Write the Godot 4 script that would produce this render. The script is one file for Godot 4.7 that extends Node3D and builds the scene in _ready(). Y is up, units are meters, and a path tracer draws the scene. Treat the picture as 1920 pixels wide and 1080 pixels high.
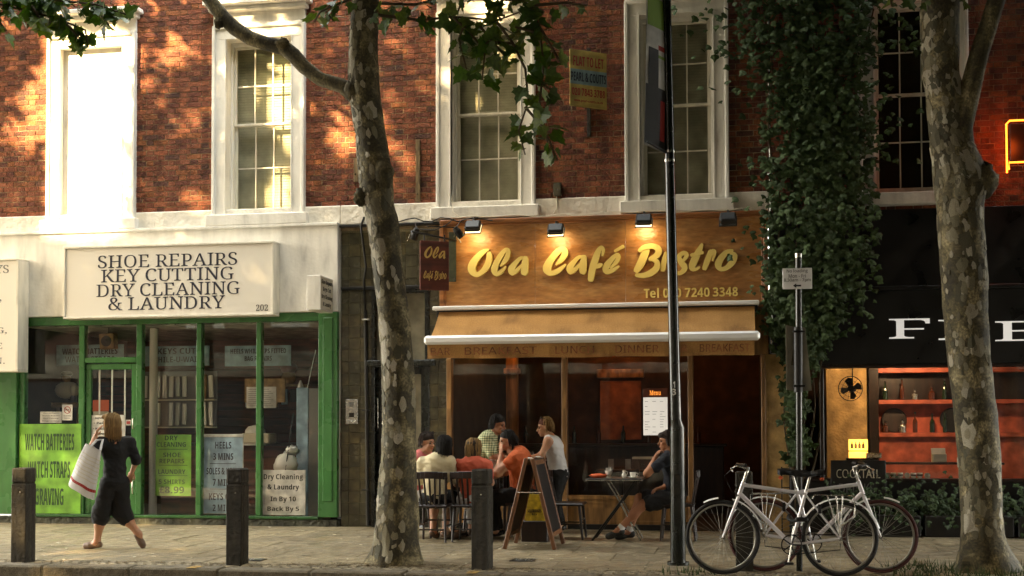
extends Node3D

var rng := RandomNumberGenerator.new()
var M := {}
var T := {}
var taken := {}
var cache := {}
const SUN_TO := Vector3(-0.50, 0.50, 0.70)

# ---------------------------------------------------------------- mesh builder
class MB:
	var v := PackedVector3Array()
	var n := PackedVector3Array()
	var c := PackedColorArray()
	var col := Color(1, 1, 1)

	func tri(a: Vector3, b: Vector3, d: Vector3, na: Vector3, nb: Vector3, nd: Vector3) -> void:
		v.push_back(a)
		n.push_back(na)
		if (b - a).cross(d - a).dot(na + nb + nd) > 0.0:
			v.push_back(d); v.push_back(b); n.push_back(nd); n.push_back(nb)
		else:
			v.push_back(b); v.push_back(d); n.push_back(nb); n.push_back(nd)
		c.push_back(col); c.push_back(col); c.push_back(col)

	func flat(a: Vector3, b: Vector3, d: Vector3, away: Vector3) -> void:
		var k := (b - a).cross(d - a)
		if k.length_squared() < 1e-14:
			return
		k = k.normalized()
		if k.dot(away) < 0.0:
			k = -k
		tri(a, b, d, k, k, k)

	func quad(a: Vector3, b: Vector3, d: Vector3, e: Vector3, away: Vector3) -> void:
		flat(a, b, d, away)
		flat(a, d, e, away)

	func box(p: Vector3, s: Vector3, b := Basis()) -> void:
		var h := s / 2.0
		for k in 3:
			for sg in [-1.0, 1.0]:
				var nn := Vector3.ZERO
				nn[k] = sg
				var i1: int = (k + 1) % 3
				var i2: int = (k + 2) % 3
				var o := Vector3.ZERO
				o[k] = sg * h[k]
				var e1 := Vector3.ZERO
				e1[i1] = h[i1]
				var e2 := Vector3.ZERO
				e2[i2] = h[i2]
				quad(p + b * (o - e1 - e2), p + b * (o + e1 - e2), p + b * (o + e1 + e2), p + b * (o - e1 + e2), b * nn)

	# box with chamfered edges
	func cbox(p: Vector3, s: Vector3, w := 0.006, b := Basis()) -> void:
		var h := s / 2.0
		w = minf(w, minf(h.x, minf(h.y, h.z)) * 0.9)
		for k in 3:
			var i1: int = (k + 1) % 3
			var i2: int = (k + 2) % 3
			for sg in [-1.0, 1.0]:
				var o := Vector3.ZERO
				o[k] = sg * h[k]
				var e1 := Vector3.ZERO
				e1[i1] = h[i1] - w
				var e2 := Vector3.ZERO
				e2[i2] = h[i2] - w
				quad(p + b * (o - e1 - e2), p + b * (o + e1 - e2), p + b * (o + e1 + e2), p + b * (o - e1 + e2), b * o)
				# the edge between +-i1 and this side
				for s2 in [-1.0, 1.0]:
					var a1 := Vector3.ZERO
					a1[k] = sg * h[k]
					a1[i1] = s2 * (h[i1] - w)
					var a2 := Vector3.ZERO
					a2[k] = sg * (h[k] - w)
					a2[i1] = s2 * h[i1]
					quad(p + b * (a1 - e2), p + b * (a1 + e2), p + b * (a2 + e2), p + b * (a2 - e2), b * (a1 + a2))
		for sx in [-1.0, 1.0]:
			for sy in [-1.0, 1.0]:
				for sz in [-1.0, 1.0]:
					flat(p + b * Vector3(sx * h.x, sy * (h.y - w), sz * (h.z - w)), p + b * Vector3(sx * (h.x - w), sy * h.y, sz * (h.z - w)), p + b * Vector3(sx * (h.x - w), sy * (h.y - w), sz * h.z), b * Vector3(sx, sy, sz))

	# x0..x1, y0..y1, z0..z1
	func bx(x0: float, x1: float, y0: float, y1: float, z0: float, z1: float, w := 0.0) -> void:
		var p := Vector3(x0 + x1, y0 + y1, z0 + z1) / 2.0
		var s := Vector3(x1 - x0, y1 - y0, z1 - z0)
		if w > 0.0:
			cbox(p, s, w)
		else:
			box(p, s)

	func tube(pts: Array, radii: Array, sides := 8, caps := true) -> void:
		var m := pts.size()
		var rings := []
		var side := Vector3.ZERO
		for i in m:
			var t: Vector3 = (pts[mini(i + 1, m - 1)] - pts[maxi(i - 1, 0)]).normalized()
			if side == Vector3.ZERO:
				side = t.cross(Vector3.UP if absf(t.y) < 0.9 else Vector3.RIGHT).normalized()
			side = (side - t * side.dot(t)).normalized()
			var up := t.cross(side)
			var ring := []
			for k in sides:
				var a := TAU * k / sides
				ring.append(side * cos(a) + up * sin(a))
			rings.append(ring)
		for i in m - 1:
			var ra: float = radii[mini(i, radii.size() - 1)]
			var rb: float = radii[mini(i + 1, radii.size() - 1)]
			for k in sides:
				var k2 := (k + 1) % sides
				var n1: Vector3 = rings[i][k]
				var n2: Vector3 = rings[i][k2]
				var n3: Vector3 = rings[i + 1][k2]
				var n4: Vector3 = rings[i + 1][k]
				var p1: Vector3 = pts[i] + n1 * ra
				var p2: Vector3 = pts[i] + n2 * ra
				var p3: Vector3 = pts[i + 1] + n3 * rb
				var p4: Vector3 = pts[i + 1] + n4 * rb
				tri(p1, p2, p3, n1, n2, n3)
				tri(p1, p3, p4, n1, n3, n4)
		if caps:
			for e in [0, m - 1]:
				var r: float = radii[mini(e, radii.size() - 1)]
				if r < 0.0005:
					continue
				var t: Vector3 = (pts[0] - pts[1]) if e == 0 else (pts[m - 1] - pts[m - 2])
				for k in sides:
					flat(pts[e], pts[e] + rings[e][k] * r, pts[e] + rings[e][(k + 1) % sides] * r, t)

	# profile of (radius, height) turned round the axis b.y at p
	func lathe(prof: Array, sides: int, p := Vector3.ZERO, b := Basis()) -> void:
		for i in prof.size() - 1:
			var q1: Vector2 = prof[i]
			var q2: Vector2 = prof[i + 1]
			var d := q2 - q1
			var sl := Vector2(d.y, -d.x).normalized()
			for k in sides:
				var a := TAU * k / sides
				var a2 := TAU * (k + 1) / sides
				var n1 := b * Vector3(cos(a) * sl.x, sl.y, sin(a) * sl.x)
				var n2 := b * Vector3(cos(a2) * sl.x, sl.y, sin(a2) * sl.x)
				var p1 := p + b * Vector3(cos(a) * q1.x, q1.y, sin(a) * q1.x)
				var p2 := p + b * Vector3(cos(a2) * q1.x, q1.y, sin(a2) * q1.x)
				var p3 := p + b * Vector3(cos(a2) * q2.x, q2.y, sin(a2) * q2.x)
				var p4 := p + b * Vector3(cos(a) * q2.x, q2.y, sin(a) * q2.x)
				if q1.x > 0.0001:
					tri(p1, p2, p3, n1, n2, n2)
				if q2.x > 0.0001:
					tri(p1, p3, p4, n1, n2, n1)

	# polygon in the plane of b.x, b.y, thick along b.z from 0 to depth
	func prism(poly: PackedVector2Array, depth: float, p := Vector3.ZERO, b := Basis()) -> void:
		var ix := Geometry2D.triangulate_polygon(poly)
		var f := b.z * depth
		for i in range(0, ix.size(), 3):
			var a := p + b.x * poly[ix[i]].x + b.y * poly[ix[i]].y
			var d := p + b.x * poly[ix[i + 1]].x + b.y * poly[ix[i + 1]].y
			var e := p + b.x * poly[ix[i + 2]].x + b.y * poly[ix[i + 2]].y
			flat(a, d, e, -f)
			flat(a + f, d + f, e + f, f)
		var turn := 1.0 if Geometry2D.is_polygon_clockwise(poly) else -1.0
		for i in poly.size():
			var q := poly[i]
			var r := poly[(i + 1) % poly.size()]
			var a := p + b.x * q.x + b.y * q.y
			var d := p + b.x * r.x + b.y * r.y
			var o := Vector2(-(r - q).y, (r - q).x) * turn
			quad(a, d, d + f, a + f, b.x * o.x + b.y * o.y)

	# flat stroke of changing width (x, y, width), thick in z; rises a little along its run so that crossings do not share a plane
	func stroke(pts: Array, p: Vector3, sx: float, sy: float, ws: float, depth: float, b := Basis()) -> void:
		var q := []
		var m := pts.size()
		for i in m - 1:
			var p0: Vector3 = pts[maxi(i - 1, 0)]
			var p3: Vector3 = pts[mini(i + 2, m - 1)]
			for k in 4:
				q.append((pts[i] as Vector3).cubic_interpolate(pts[i + 1], p0, p3, k / 4.0))
		q.append(pts[m - 1])
		var first: Vector3 = q[0]
		var last: Vector3 = q[q.size() - 1]
		var d0: Vector3 = ((q[0] as Vector3) - (q[1] as Vector3)) * Vector3(1, 1, 0)
		var d1: Vector3 = (last - (q[q.size() - 2] as Vector3)) * Vector3(1, 1, 0)
		q.push_front(Vector3(first.x, first.y, 0) + d0.normalized() * first.z * 0.36 + Vector3(0, 0, first.z * 0.6))
		q.append(Vector3(last.x, last.y, 0) + d1.normalized() * last.z * 0.36 + Vector3(0, 0, last.z * 0.6))
		var le := []
		var ri := []
		for i in q.size():
			var a: Vector3 = q[maxi(i - 1, 0)]
			var e: Vector3 = q[mini(i + 1, q.size() - 1)]
			var t := Vector2(e.x - a.x, e.y - a.y).normalized()
			var o := Vector2(-t.y, t.x) * (q[i] as Vector3).z * 0.5 * ws
			var z := depth + 0.0025 * i / q.size()
			le.append(p + b * Vector3((q[i].x + o.x) * sx, (q[i].y + o.y) * sy, z))
			ri.append(p + b * Vector3((q[i].x - o.x) * sx, (q[i].y - o.y) * sy, z))
		var f := b.z * depth
		for i in q.size() - 1:
			quad(le[i], ri[i], ri[i + 1], le[i + 1], f)
			quad(le[i], le[i + 1], le[i + 1] - f, le[i] - f, le[i] - ri[i])
			quad(ri[i], ri[i + 1], ri[i + 1] - f, ri[i] - f, ri[i] - le[i])

	func mesh(colours := false) -> ArrayMesh:
		var arr := []
		arr.resize(Mesh.ARRAY_MAX)
		arr[Mesh.ARRAY_VERTEX] = v
		arr[Mesh.ARRAY_NORMAL] = n
		if colours:
			arr[Mesh.ARRAY_COLOR] = c
		var o := ArrayMesh.new()
		o.add_surface_from_arrays(Mesh.PRIMITIVE_TRIANGLES, arr)
		return o

# ---------------------------------------------------------------- nodes
func numbered(called: String) -> String:
	taken[called] = taken.get(called, -1) + 1
	return called if taken[called] == 0 else "%s_%03d" % [called, taken[called]]

func tag(o: Node, label: String, category: String, group := "", kind := "") -> void:
	o.set_meta("label", label)
	o.set_meta("category", category)
	if group:
		o.set_meta("group", group)
	if kind:
		o.set_meta("kind", kind)

func thing(called: String, label: String, category: String, at := Vector3.ZERO, group := "", turn := 0.0) -> Node3D:
	var o := Node3D.new()
	o.name = numbered(called)
	add_child(o)
	o.position = at
	o.rotation.y = turn
	tag(o, label, category, group)
	return o

func sub(parent: Node, called: String, at := Vector3.ZERO) -> Node3D:
	var o := Node3D.new()
	o.name = called
	o.position = at
	parent.add_child(o, true)
	return o

func put(parent: Node, called: String, mesh: Mesh, m: Material, at := Vector3.ZERO, b := Basis()) -> MeshInstance3D:
	var o := MeshInstance3D.new()
	o.name = called
	o.mesh = mesh
	o.material_override = m
	o.transform = Transform3D(b, at)
	parent.add_child(o, true)
	return o

func structure(called: String, mesh: Mesh, m: Material) -> MeshInstance3D:
	var o := put(self, called, mesh, m)
	o.set_meta("kind", "structure")
	return o

# boxes with a shared mesh
func cb(parent: Node, called: String, m: Material, x0: float, x1: float, y0: float, y1: float, z0: float, z1: float, w := 0.004) -> MeshInstance3D:
	var s := Vector3(x1 - x0, y1 - y0, z1 - z0)
	var key := "%.4f %.4f %.4f %.4f" % [s.x, s.y, s.z, w]
	if not cache.has(key):
		var b := MB.new()
		if w > 0.0:
			b.cbox(Vector3.ZERO, s, w)
		else:
			b.box(Vector3.ZERO, s)
		cache[key] = b.mesh()
	return put(parent, called, cache[key], m, Vector3(x0 + x1, y0 + y1, z0 + z1) / 2.0)

func tubes(parent: Node, called: String, m: Material, pts: Array, radii: Array, sides := 8) -> MeshInstance3D:
	var b := MB.new()
	b.tube(pts, radii, sides)
	return put(parent, called, b.mesh(), m)

var fonts := {}
func font(kind: String) -> Font:
	if not fonts.has(kind):
		var f := SystemFont.new()
		f.font_names = PackedStringArray(["Droid Serif" if kind.begins_with("serif") else "Droid Sans"])
		f.font_weight = 700 if kind.ends_with("bold") else 400
		f.font_italic = kind.contains("italic")
		fonts[kind] = f
	return fonts[kind]

# lettering that fills w x h (h of the tallest letters), centred on at
func text(parent: Node, s: String, at: Vector3, w: float, h: float, m: Material, kind := "sans-bold", depth := 0.003, b := Basis(), called := "lettering") -> MeshInstance3D:
	var t := TextMesh.new()
	t.font = font(kind)
	t.font_size = 48
	t.pixel_size = 0.01
	t.depth = depth
	t.curve_step = 3.0 if h > 0.06 else 8.0
	t.text = s
	var box := t.get_aabb()
	var sc := Vector3(w / maxf(box.size.x, 0.001), h / maxf(box.size.y, 0.001), 1.0)
	var o := MeshInstance3D.new()
	o.name = called
	o.mesh = t
	o.material_override = m
	parent.add_child(o, true)
	var bb := b * Basis.from_scale(sc)
	o.transform = Transform3D(bb, at - bb * Vector3(box.get_center().x, box.get_center().y, 0.0))
	return o

# ---------------------------------------------------------------- textures and materials
func noise(seed_: int, freq: float, oct := 4, kind := FastNoiseLite.TYPE_SIMPLEX_SMOOTH) -> FastNoiseLite:
	var f := FastNoiseLite.new()
	f.seed = seed_
	f.frequency = freq
	f.noise_type = kind
	f.fractal_octaves = oct
	return f

func grey(size: int, f: FastNoiseLite, lo: float, hi: float, power := 1.0, sx := 1, sy := 1) -> Image:
	var w: int = size / sx
	var h: int = size / sy
	var src := f.get_seamless_image(w, h)
	src.convert(Image.FORMAT_L8)
	if sx > 1 or sy > 1:
		src.resize(size, size, Image.INTERPOLATE_CUBIC)
	var d := src.get_data()
	var o := PackedByteArray()
	o.resize(d.size())
	var lut := PackedByteArray()
	lut.resize(256)
	for i in 256:
		lut[i] = clampi(int(255.0 * lerpf(lo, hi, pow(i / 255.0, power))), 0, 255)
	for i in d.size():
		o[i] = lut[d[i]]
	return Image.create_from_data(size, size, false, Image.FORMAT_L8, o)

func tx(im: Image) -> ImageTexture:
	im.generate_mipmaps()
	return ImageTexture.create_from_image(im)

# colours by bands of a noise
func ramp(size: int, f: FastNoiseLite, stops: Array, g: FastNoiseLite = null, amount := 0.0) -> Image:
	var a := f.get_seamless_image(size, size)
	a.convert(Image.FORMAT_L8)
	var d := a.get_data()
	var e := PackedByteArray()
	if g:
		var im := g.get_seamless_image(size, size)
		im.convert(Image.FORMAT_L8)
		e = im.get_data()
	var lut := []
	for i in 256:
		var t := i / 255.0
		var c: Color = stops[stops.size() - 1][1]
		for k in stops.size() - 1:
			if t < stops[k + 1][0]:
				c = (stops[k][1] as Color).lerp(stops[k + 1][1], clampf((t - stops[k][0]) / (stops[k + 1][0] - stops[k][0]), 0, 1))
				break
		lut.append(c)
	var o := PackedByteArray()
	o.resize(d.size() * 3)
	for i in d.size():
		var c: Color = lut[d[i]]
		var k := 255.0
		if g:
			k *= 1.0 + amount * (e[i] / 127.5 - 1.0)
		o[i * 3] = clampi(int(c.r * k), 0, 255)
		o[i * 3 + 1] = clampi(int(c.g * k), 0, 255)
		o[i * 3 + 2] = clampi(int(c.b * k), 0, 255)
	return Image.create_from_data(size, size, false, Image.FORMAT_RGB8, o)

func bumps(f: FastNoiseLite, strength: float, size := 256) -> ImageTexture:
	var im := f.get_seamless_image(size, size)
	im.convert(Image.FORMAT_RGBA8)
	im.bump_map_to_normal_map(strength)
	return tx(im)

func mat(key: String, c: Color, rough := 0.8, opt := {}) -> StandardMaterial3D:
	var m := StandardMaterial3D.new()
	m.albedo_color = c
	m.roughness = rough
	m.metallic = opt.get("metal", 0.0)
	if opt.has("tex"):
		m.albedo_texture = T[opt.tex]
	if opt.has("bump"):
		m.normal_enabled = true
		m.normal_texture = T[opt.bump]
		m.normal_scale = opt.get("bs", 1.0)
	if opt.has("rt"):
		m.roughness_texture = T[opt.rt]
	if opt.has("tex") or opt.has("bump") or opt.has("rt"):
		m.uv1_triplanar = true
		m.uv1_world_triplanar = opt.get("world", true)
		var s = opt.get("s", 1.0)
		m.uv1_scale = s if s is Vector3 else Vector3(s, s, s)
	if opt.has("vc"):
		m.vertex_color_use_as_albedo = true
	if opt.has("back"):
		m.backlight_enabled = true
		m.backlight = opt.back
	if opt.has("glow"):
		m.emission_enabled = true
		m.emission = opt.glow
		m.emission_energy_multiplier = opt.get("ge", 1.0)
	if opt.has("coat"):
		m.clearcoat_enabled = true
		m.clearcoat = opt.coat
		m.clearcoat_roughness = 0.15
	M[key] = m
	return m

func rgb(r: int, g: int, b: int) -> Color:
	return Color8(r, g, b)

func make_materials() -> void:
	T.mottle = tx(grey(256, noise(1, 0.012, 5), 0.62, 1.0))
	T.fine = tx(grey(256, noise(2, 0.06, 4), 0.7, 1.0))
	T.blotch = tx(grey(256, noise(3, 0.007, 5), 0.35, 1.0, 0.8))
	T.grain = tx(grey(256, noise(4, 0.02, 5), 0.5, 1.0, 1.0, 8, 1))
	T.grainv = tx(grey(256, noise(5, 0.02, 5), 0.5, 1.0, 1.0, 1, 8))
	T.streak = tx(grey(512, noise(6, 0.012, 5), 0.74, 1.0, 0.4, 1, 4))
	T.cloth = tx(grey(256, noise(7, 0.25, 2), 0.8, 1.0))
	T.nfine = bumps(noise(8, 0.08, 4), 3.0)
	T.nrough = bumps(noise(9, 0.03, 5), 6.0)
	T.nwave = bumps(noise(10, 0.006, 2), 1.2)
	T.nbark = bumps(noise(12, 0.018, 5, FastNoiseLite.TYPE_CELLULAR), 7.0, 512)
	T.rblot = tx(grey(256, noise(13, 0.01, 4), 0.35, 1.0))
	var bk := noise(21, 0.006, 6)
	bk.fractal_gain = 0.66
	bk.domain_warp_enabled = true
	bk.domain_warp_amplitude = 38.0
	bk.domain_warp_frequency = 0.02
	T.bark = tx(ramp(512, bk, [[0.0, Color(0.17, 0.15, 0.10)], [0.46, Color(0.24, 0.215, 0.14)], [0.47, Color(0.29, 0.26, 0.17)], [0.57, Color(0.34, 0.31, 0.205)], [0.58, Color(0.39, 0.355, 0.24)], [0.68, Color(0.44, 0.40, 0.28)], [0.69, Color(0.52, 0.475, 0.35)], [1.0, Color(0.6, 0.55, 0.42)]], noise(22, 0.07, 4), 0.45))
	T.panel = tx(ramp(512, noise(23, 0.006, 4), [[0.0, rgb(140, 94, 52)], [0.45, rgb(160, 112, 64)], [0.75, rgb(172, 126, 76)], [1.0, rgb(182, 138, 86)]], noise(24, 0.03, 3), 0.12))
	T.soot = tx(ramp(256, noise(25, 0.011, 5), [[0.0, Color(0.62, 0.58, 0.55)], [0.4, Color(0.82, 0.8, 0.78)], [0.62, Color(1, 1, 1)], [1.0, Color(1, 1, 1)]], noise(26, 0.08, 3), 0.2))
	T.slab = tx(ramp(512, noise(27, 0.01, 6), [[0.0, rgb(112, 104, 86)], [0.5, rgb(142, 132, 110)], [1.0, rgb(168, 156, 132)]], noise(28, 0.09, 4), 0.3))
	T.canvas = tx(ramp(256, noise(29, 0.008, 5), [[0.0, rgb(120, 86, 44)], [0.35, rgb(160, 118, 64)], [1.0, rgb(178, 134, 76)]], noise(30, 0.2, 2), 0.12))

	var brick_tones := [rgb(122, 68, 46), rgb(132, 76, 50), rgb(110, 60, 42), rgb(144, 86, 58), rgb(98, 54, 40), rgb(126, 74, 52), rgb(84, 52, 42), rgb(136, 82, 48)]
	for i in 8:
		mat("brick%d" % i, brick_tones[i], 0.92, {"tex": "soot", "bump": "nfine", "s": 1.4, "bs": 0.9})
	mat("bricks", Color.WHITE, 0.92, {"tex": "soot", "bump": "nfine", "s": 1.4, "bs": 0.9, "vc": true})
	mat("mortar", rgb(176, 156, 122), 0.95, {"tex": "blotch", "bump": "nrough", "s": 1.7})
	mat("stucco", rgb(236, 230, 216), 0.75, {"tex": "streak", "bump": "nfine", "s": 0.45, "bs": 0.35})
	mat("paint", rgb(238, 234, 224), 0.5, {"tex": "streak", "s": 0.7, "bump": "nfine", "bs": 0.15})
	mat("white", rgb(222, 216, 204), 0.5)
	mat("sash", rgb(226, 220, 204), 0.5, {"tex": "streak", "s": 1.1})
	mat("greenp", rgb(64, 118, 64), 0.42, {"tex": "streak", "s": 0.6, "rt": "rblot"})
	mat("greend", rgb(48, 92, 50), 0.42, {"tex": "streak", "s": 0.6, "rt": "rblot"})
	mat("plinth", rgb(74, 76, 64), 0.85, {"tex": "blotch", "s": 1.3, "bump": "nrough"})
	mat("tile", rgb(92, 88, 68), 0.33, {"tex": "mottle", "s": 1.6, "rt": "rblot", "bump": "nwave", "bs": 0.3})
	mat("tile2", rgb(82, 78, 60), 0.36, {"tex": "mottle", "s": 1.6, "rt": "rblot", "bump": "nwave", "bs": 0.3})
	mat("tile3", rgb(100, 92, 66), 0.3, {"tex": "mottle", "s": 1.6, "rt": "rblot", "bump": "nwave", "bs": 0.3})
	mat("grout", rgb(140, 132, 104), 0.9, {"tex": "fine", "s": 3.0})
	mat("board", Color.WHITE, 0.5, {"tex": "panel", "s": Vector3(0.35, 1.3, 0.35), "bump": "nfine", "bs": 0.2, "rt": "rblot"})
	mat("trim", rgb(176, 112, 58), 0.45, {"tex": "grain", "s": 1.2})
	mat("joinery", rgb(196, 146, 84), 0.5, {"tex": "grainv", "s": 1.5})
	mat("cream", rgb(206, 168, 104), 0.75, {"tex": "mottle", "s": 0.9, "bump": "nfine", "bs": 0.5})
	mat("gold", rgb(230, 206, 118), 0.6)
	mat("goldprint", rgb(206, 170, 92), 0.6)
	mat("canvas", Color.WHITE, 0.9, {"tex": "canvas", "s": 0.9, "bump": "nwave", "bs": 0.5, "back": Color(0.25, 0.2, 0.12)})
	mat("fadedred", rgb(168, 104, 64), 0.9, {"tex": "blotch", "s": 3.0})
	mat("enamel", rgb(238, 238, 236), 0.35, {"coat": 0.3})
	mat("black", rgb(20, 19, 18), 0.45, {"tex": "mottle", "s": 2.0})
	mat("blackm", rgb(24, 24, 22), 0.35, {"metal": 0.4, "tex": "mottle", "s": 4.0})
	mat("blackwall", rgb(20, 19, 19), 0.6, {"tex": "mottle", "s": 0.8, "rt": "rblot"})
	mat("post", rgb(30, 36, 28), 0.35, {"tex": "mottle", "s": 3.0, "rt": "rblot"})
	mat("steel", rgb(190, 188, 180), 0.35, {"metal": 0.9, "rt": "rblot", "s": 4.0})
	mat("chrome", rgb(220, 218, 212), 0.12, {"metal": 1.0})
	mat("darkwood", rgb(48, 28, 20), 0.38, {"tex": "grainv", "s": 2.0})
	mat("wood", rgb(150, 98, 54), 0.5, {"tex": "grainv", "s": 2.0})
	mat("timber", rgb(58, 52, 38), 0.85, {"tex": "grainv", "s": 2.2, "bump": "nrough", "bs": 0.8})
	mat("timberold", rgb(150, 126, 88), 0.85, {"tex": "grainv", "s": 2.2})
	mat("doorp", rgb(34, 38, 32), 0.4, {"tex": "mottle", "s": 1.5, "rt": "rblot"})
	mat("frosted", rgb(150, 144, 122), 0.5, {"tex": "mottle", "s": 0.8})
	mat("bark", Color.WHITE, 0.85, {"tex": "bark", "s": Vector3(1.1, 0.75, 1.1), "bump": "nbark", "bs": 0.7})
	mat("barkl", rgb(122, 112, 74), 0.85, {"tex": "blotch", "s": 2.2, "bump": "nbark", "bs": 0.6})
	mat("flake", Color.WHITE, 0.8, {"tex": "fine", "s": 5.0, "bump": "nrough", "bs": 0.5, "vc": true})
	mat("twig", rgb(70, 58, 38), 0.85)
	mat("leafa", rgb(88, 114, 42), 0.5, {"tex": "mottle", "s": 6.0, "back": Color(0.6, 0.75, 0.2)})
	mat("leafb", rgb(70, 98, 36), 0.5, {"tex": "mottle", "s": 6.0, "back": Color(0.5, 0.65, 0.18)})
	mat("leafc", rgb(116, 134, 56), 0.5, {"tex": "mottle", "s": 6.0, "back": Color(0.65, 0.75, 0.25)})
	mat("leafcrown", rgb(52, 70, 28), 0.6)
	mat("ivy", Color.WHITE, 0.75, {"vc": true, "back": Color(0.3, 0.4, 0.12)})
	mat("slab", rgb(232, 227, 216), 0.85, {"tex": "slab", "s": 0.9, "bump": "nrough", "bs": 0.4, "rt": "rblot"})
	mat("slab2", rgb(216, 211, 200), 0.85, {"tex": "slab", "s": 0.8, "bump": "nrough", "bs": 0.4, "rt": "rblot"})
	mat("slab3", rgb(244, 238, 224), 0.85, {"tex": "slab", "s": 1.0, "bump": "nrough", "bs": 0.4, "rt": "rblot"})
	mat("joint", rgb(100, 94, 78), 0.95, {"tex": "fine", "s": 2.0})
	mat("sett", Color.WHITE, 0.85, {"tex": "slab", "s": 1.6, "bump": "nrough", "bs": 0.8, "vc": true})
	mat("kerb", rgb(176, 172, 164), 0.85, {"tex": "slab", "s": 1.1, "bump": "nrough", "bs": 0.6})
	mat("asphalt", rgb(64, 63, 60), 0.9, {"tex": "fine", "s": 1.2, "bump": "nrough"})
	mat("litter", rgb(214, 206, 186), 0.9)
	mat("earth", rgb(120, 104, 72), 0.95, {"tex": "fine", "s": 4.0, "bump": "nrough"})
	mat("paper", rgb(232, 230, 224), 0.8, {"tex": "mottle", "s": 1.0})
	mat("bluep", rgb(160, 190, 212), 0.6, {"tex": "mottle", "s": 1.0})
	mat("bluedim", rgb(140, 176, 186), 0.6, {"tex": "mottle", "s": 1.0})
	mat("limep", rgb(126, 190, 56), 0.5, {"tex": "mottle", "s": 0.8})
	mat("ink", rgb(24, 25, 23), 0.7)
	mat("inkgreen", rgb(34, 66, 30), 0.7)
	mat("inkblue", rgb(26, 29, 54), 0.6, {"tex": "mottle", "s": 3.0})
	mat("inkred", rgb(150, 40, 34), 0.7)
	mat("inkgrey", rgb(110, 108, 104), 0.7)
	mat("orange", rgb(216, 96, 48), 0.6)
	mat("redbar", rgb(208, 104, 76), 0.55, {"tex": "mottle", "s": 1.2})
	mat("slatwall", rgb(112, 52, 36), 0.6, {"tex": "grain", "s": 1.6})
	mat("ceiling", rgb(206, 204, 190), 0.85, {"tex": "mottle", "s": 0.8})
	mat("card", rgb(158, 128, 86), 0.85, {"tex": "mottle", "s": 2.0})
	mat("foil", rgb(196, 196, 188), 0.25, {"metal": 0.55, "bump": "nrough", "s": 8.0})
	mat("plastic", rgb(208, 206, 196), 0.4)
	mat("beige", rgb(196, 188, 166), 0.55)
	mat("cable", rgb(16, 16, 15), 0.5)
	mat("cablew", rgb(214, 206, 186), 0.5)
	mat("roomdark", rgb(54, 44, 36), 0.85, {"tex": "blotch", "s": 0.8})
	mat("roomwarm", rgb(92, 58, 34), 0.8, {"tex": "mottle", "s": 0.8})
	mat("floorwood", rgb(72, 52, 36), 0.5, {"tex": "grain", "s": 1.2})
	mat("blind", rgb(190, 186, 156), 0.7, {"tex": "mottle", "s": 0.6})
	mat("stone", rgb(176, 164, 138), 0.85, {"tex": "blotch", "s": 0.3, "bump": "nrough"})
	mat("stoneb", rgb(132, 96, 72), 0.9, {"tex": "blotch", "s": 0.3})
	mat("china", rgb(238, 236, 228), 0.2, {"coat": 0.5})
	mat("rubber", rgb(22, 21, 20), 0.75, {"tex": "fine", "s": 6.0})
	mat("silver", rgb(226, 223, 226), 0.3, {"metal": 0.3, "coat": 0.5})
	mat("bottle", rgb(30, 44, 24), 0.1, {"coat": 0.5})
	mat("amber", rgb(74, 36, 14), 0.1, {"coat": 0.5})
	var gl := StandardMaterial3D.new()
	gl.transparency = BaseMaterial3D.TRANSPARENCY_ALPHA
	gl.albedo_color = Color(0.3, 0.32, 0.3, 0.04)
	gl.roughness = 0.02
	gl.metallic_specular = 0.6
	gl.metallic_specular = 0.7
	M.glass = gl
	var g2: StandardMaterial3D = gl.duplicate()
	g2.albedo_color = Color(0.4, 0.44, 0.36, 0.08)
	g2.roughness = 0.03
	g2.normal_enabled = true
	g2.normal_texture = T.nwave
	g2.normal_scale = 0.06
	g2.uv1_triplanar = true
	g2.uv1_world_triplanar = true
	g2.uv1_scale = Vector3(0.7, 0.7, 0.7)
	M.oldglass = g2

func lamp(parent: Node, at: Vector3, c: Color, energy: float, size: float, aim := Vector3.ZERO, angle := 60.0) -> void:
	var l: Light3D
	if aim == Vector3.ZERO:
		var o := OmniLight3D.new()
		o.omni_range = 14.0
		o.omni_attenuation = 2.0
		l = o
	else:
		var s := SpotLight3D.new()
		s.spot_range = 14.0
		s.spot_attenuation = 2.0
		s.spot_angle = angle
		s.spot_angle_attenuation = 0.6
		l = s
	l.name = "light"
	l.light_color = c
	l.light_energy = energy
	l.light_size = size
	l.shadow_enabled = true
	parent.add_child(l, true)
	l.position = at
	if aim != Vector3.ZERO:
		l.basis = Basis.looking_at(aim.normalized(), Vector3.UP if absf(aim.normalized().y) < 0.95 else Vector3.RIGHT)

func _ready() -> void:
	rng.seed = 20240607
	make_view()
	make_materials()
	make_ground()
	make_houses()
	make_opposite()
	make_shop_things()
	make_bistro_things()
	make_bar_things()
	make_street()
	make_trees()
	make_bicycles()
	make_people()
	make_small_things()

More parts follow.
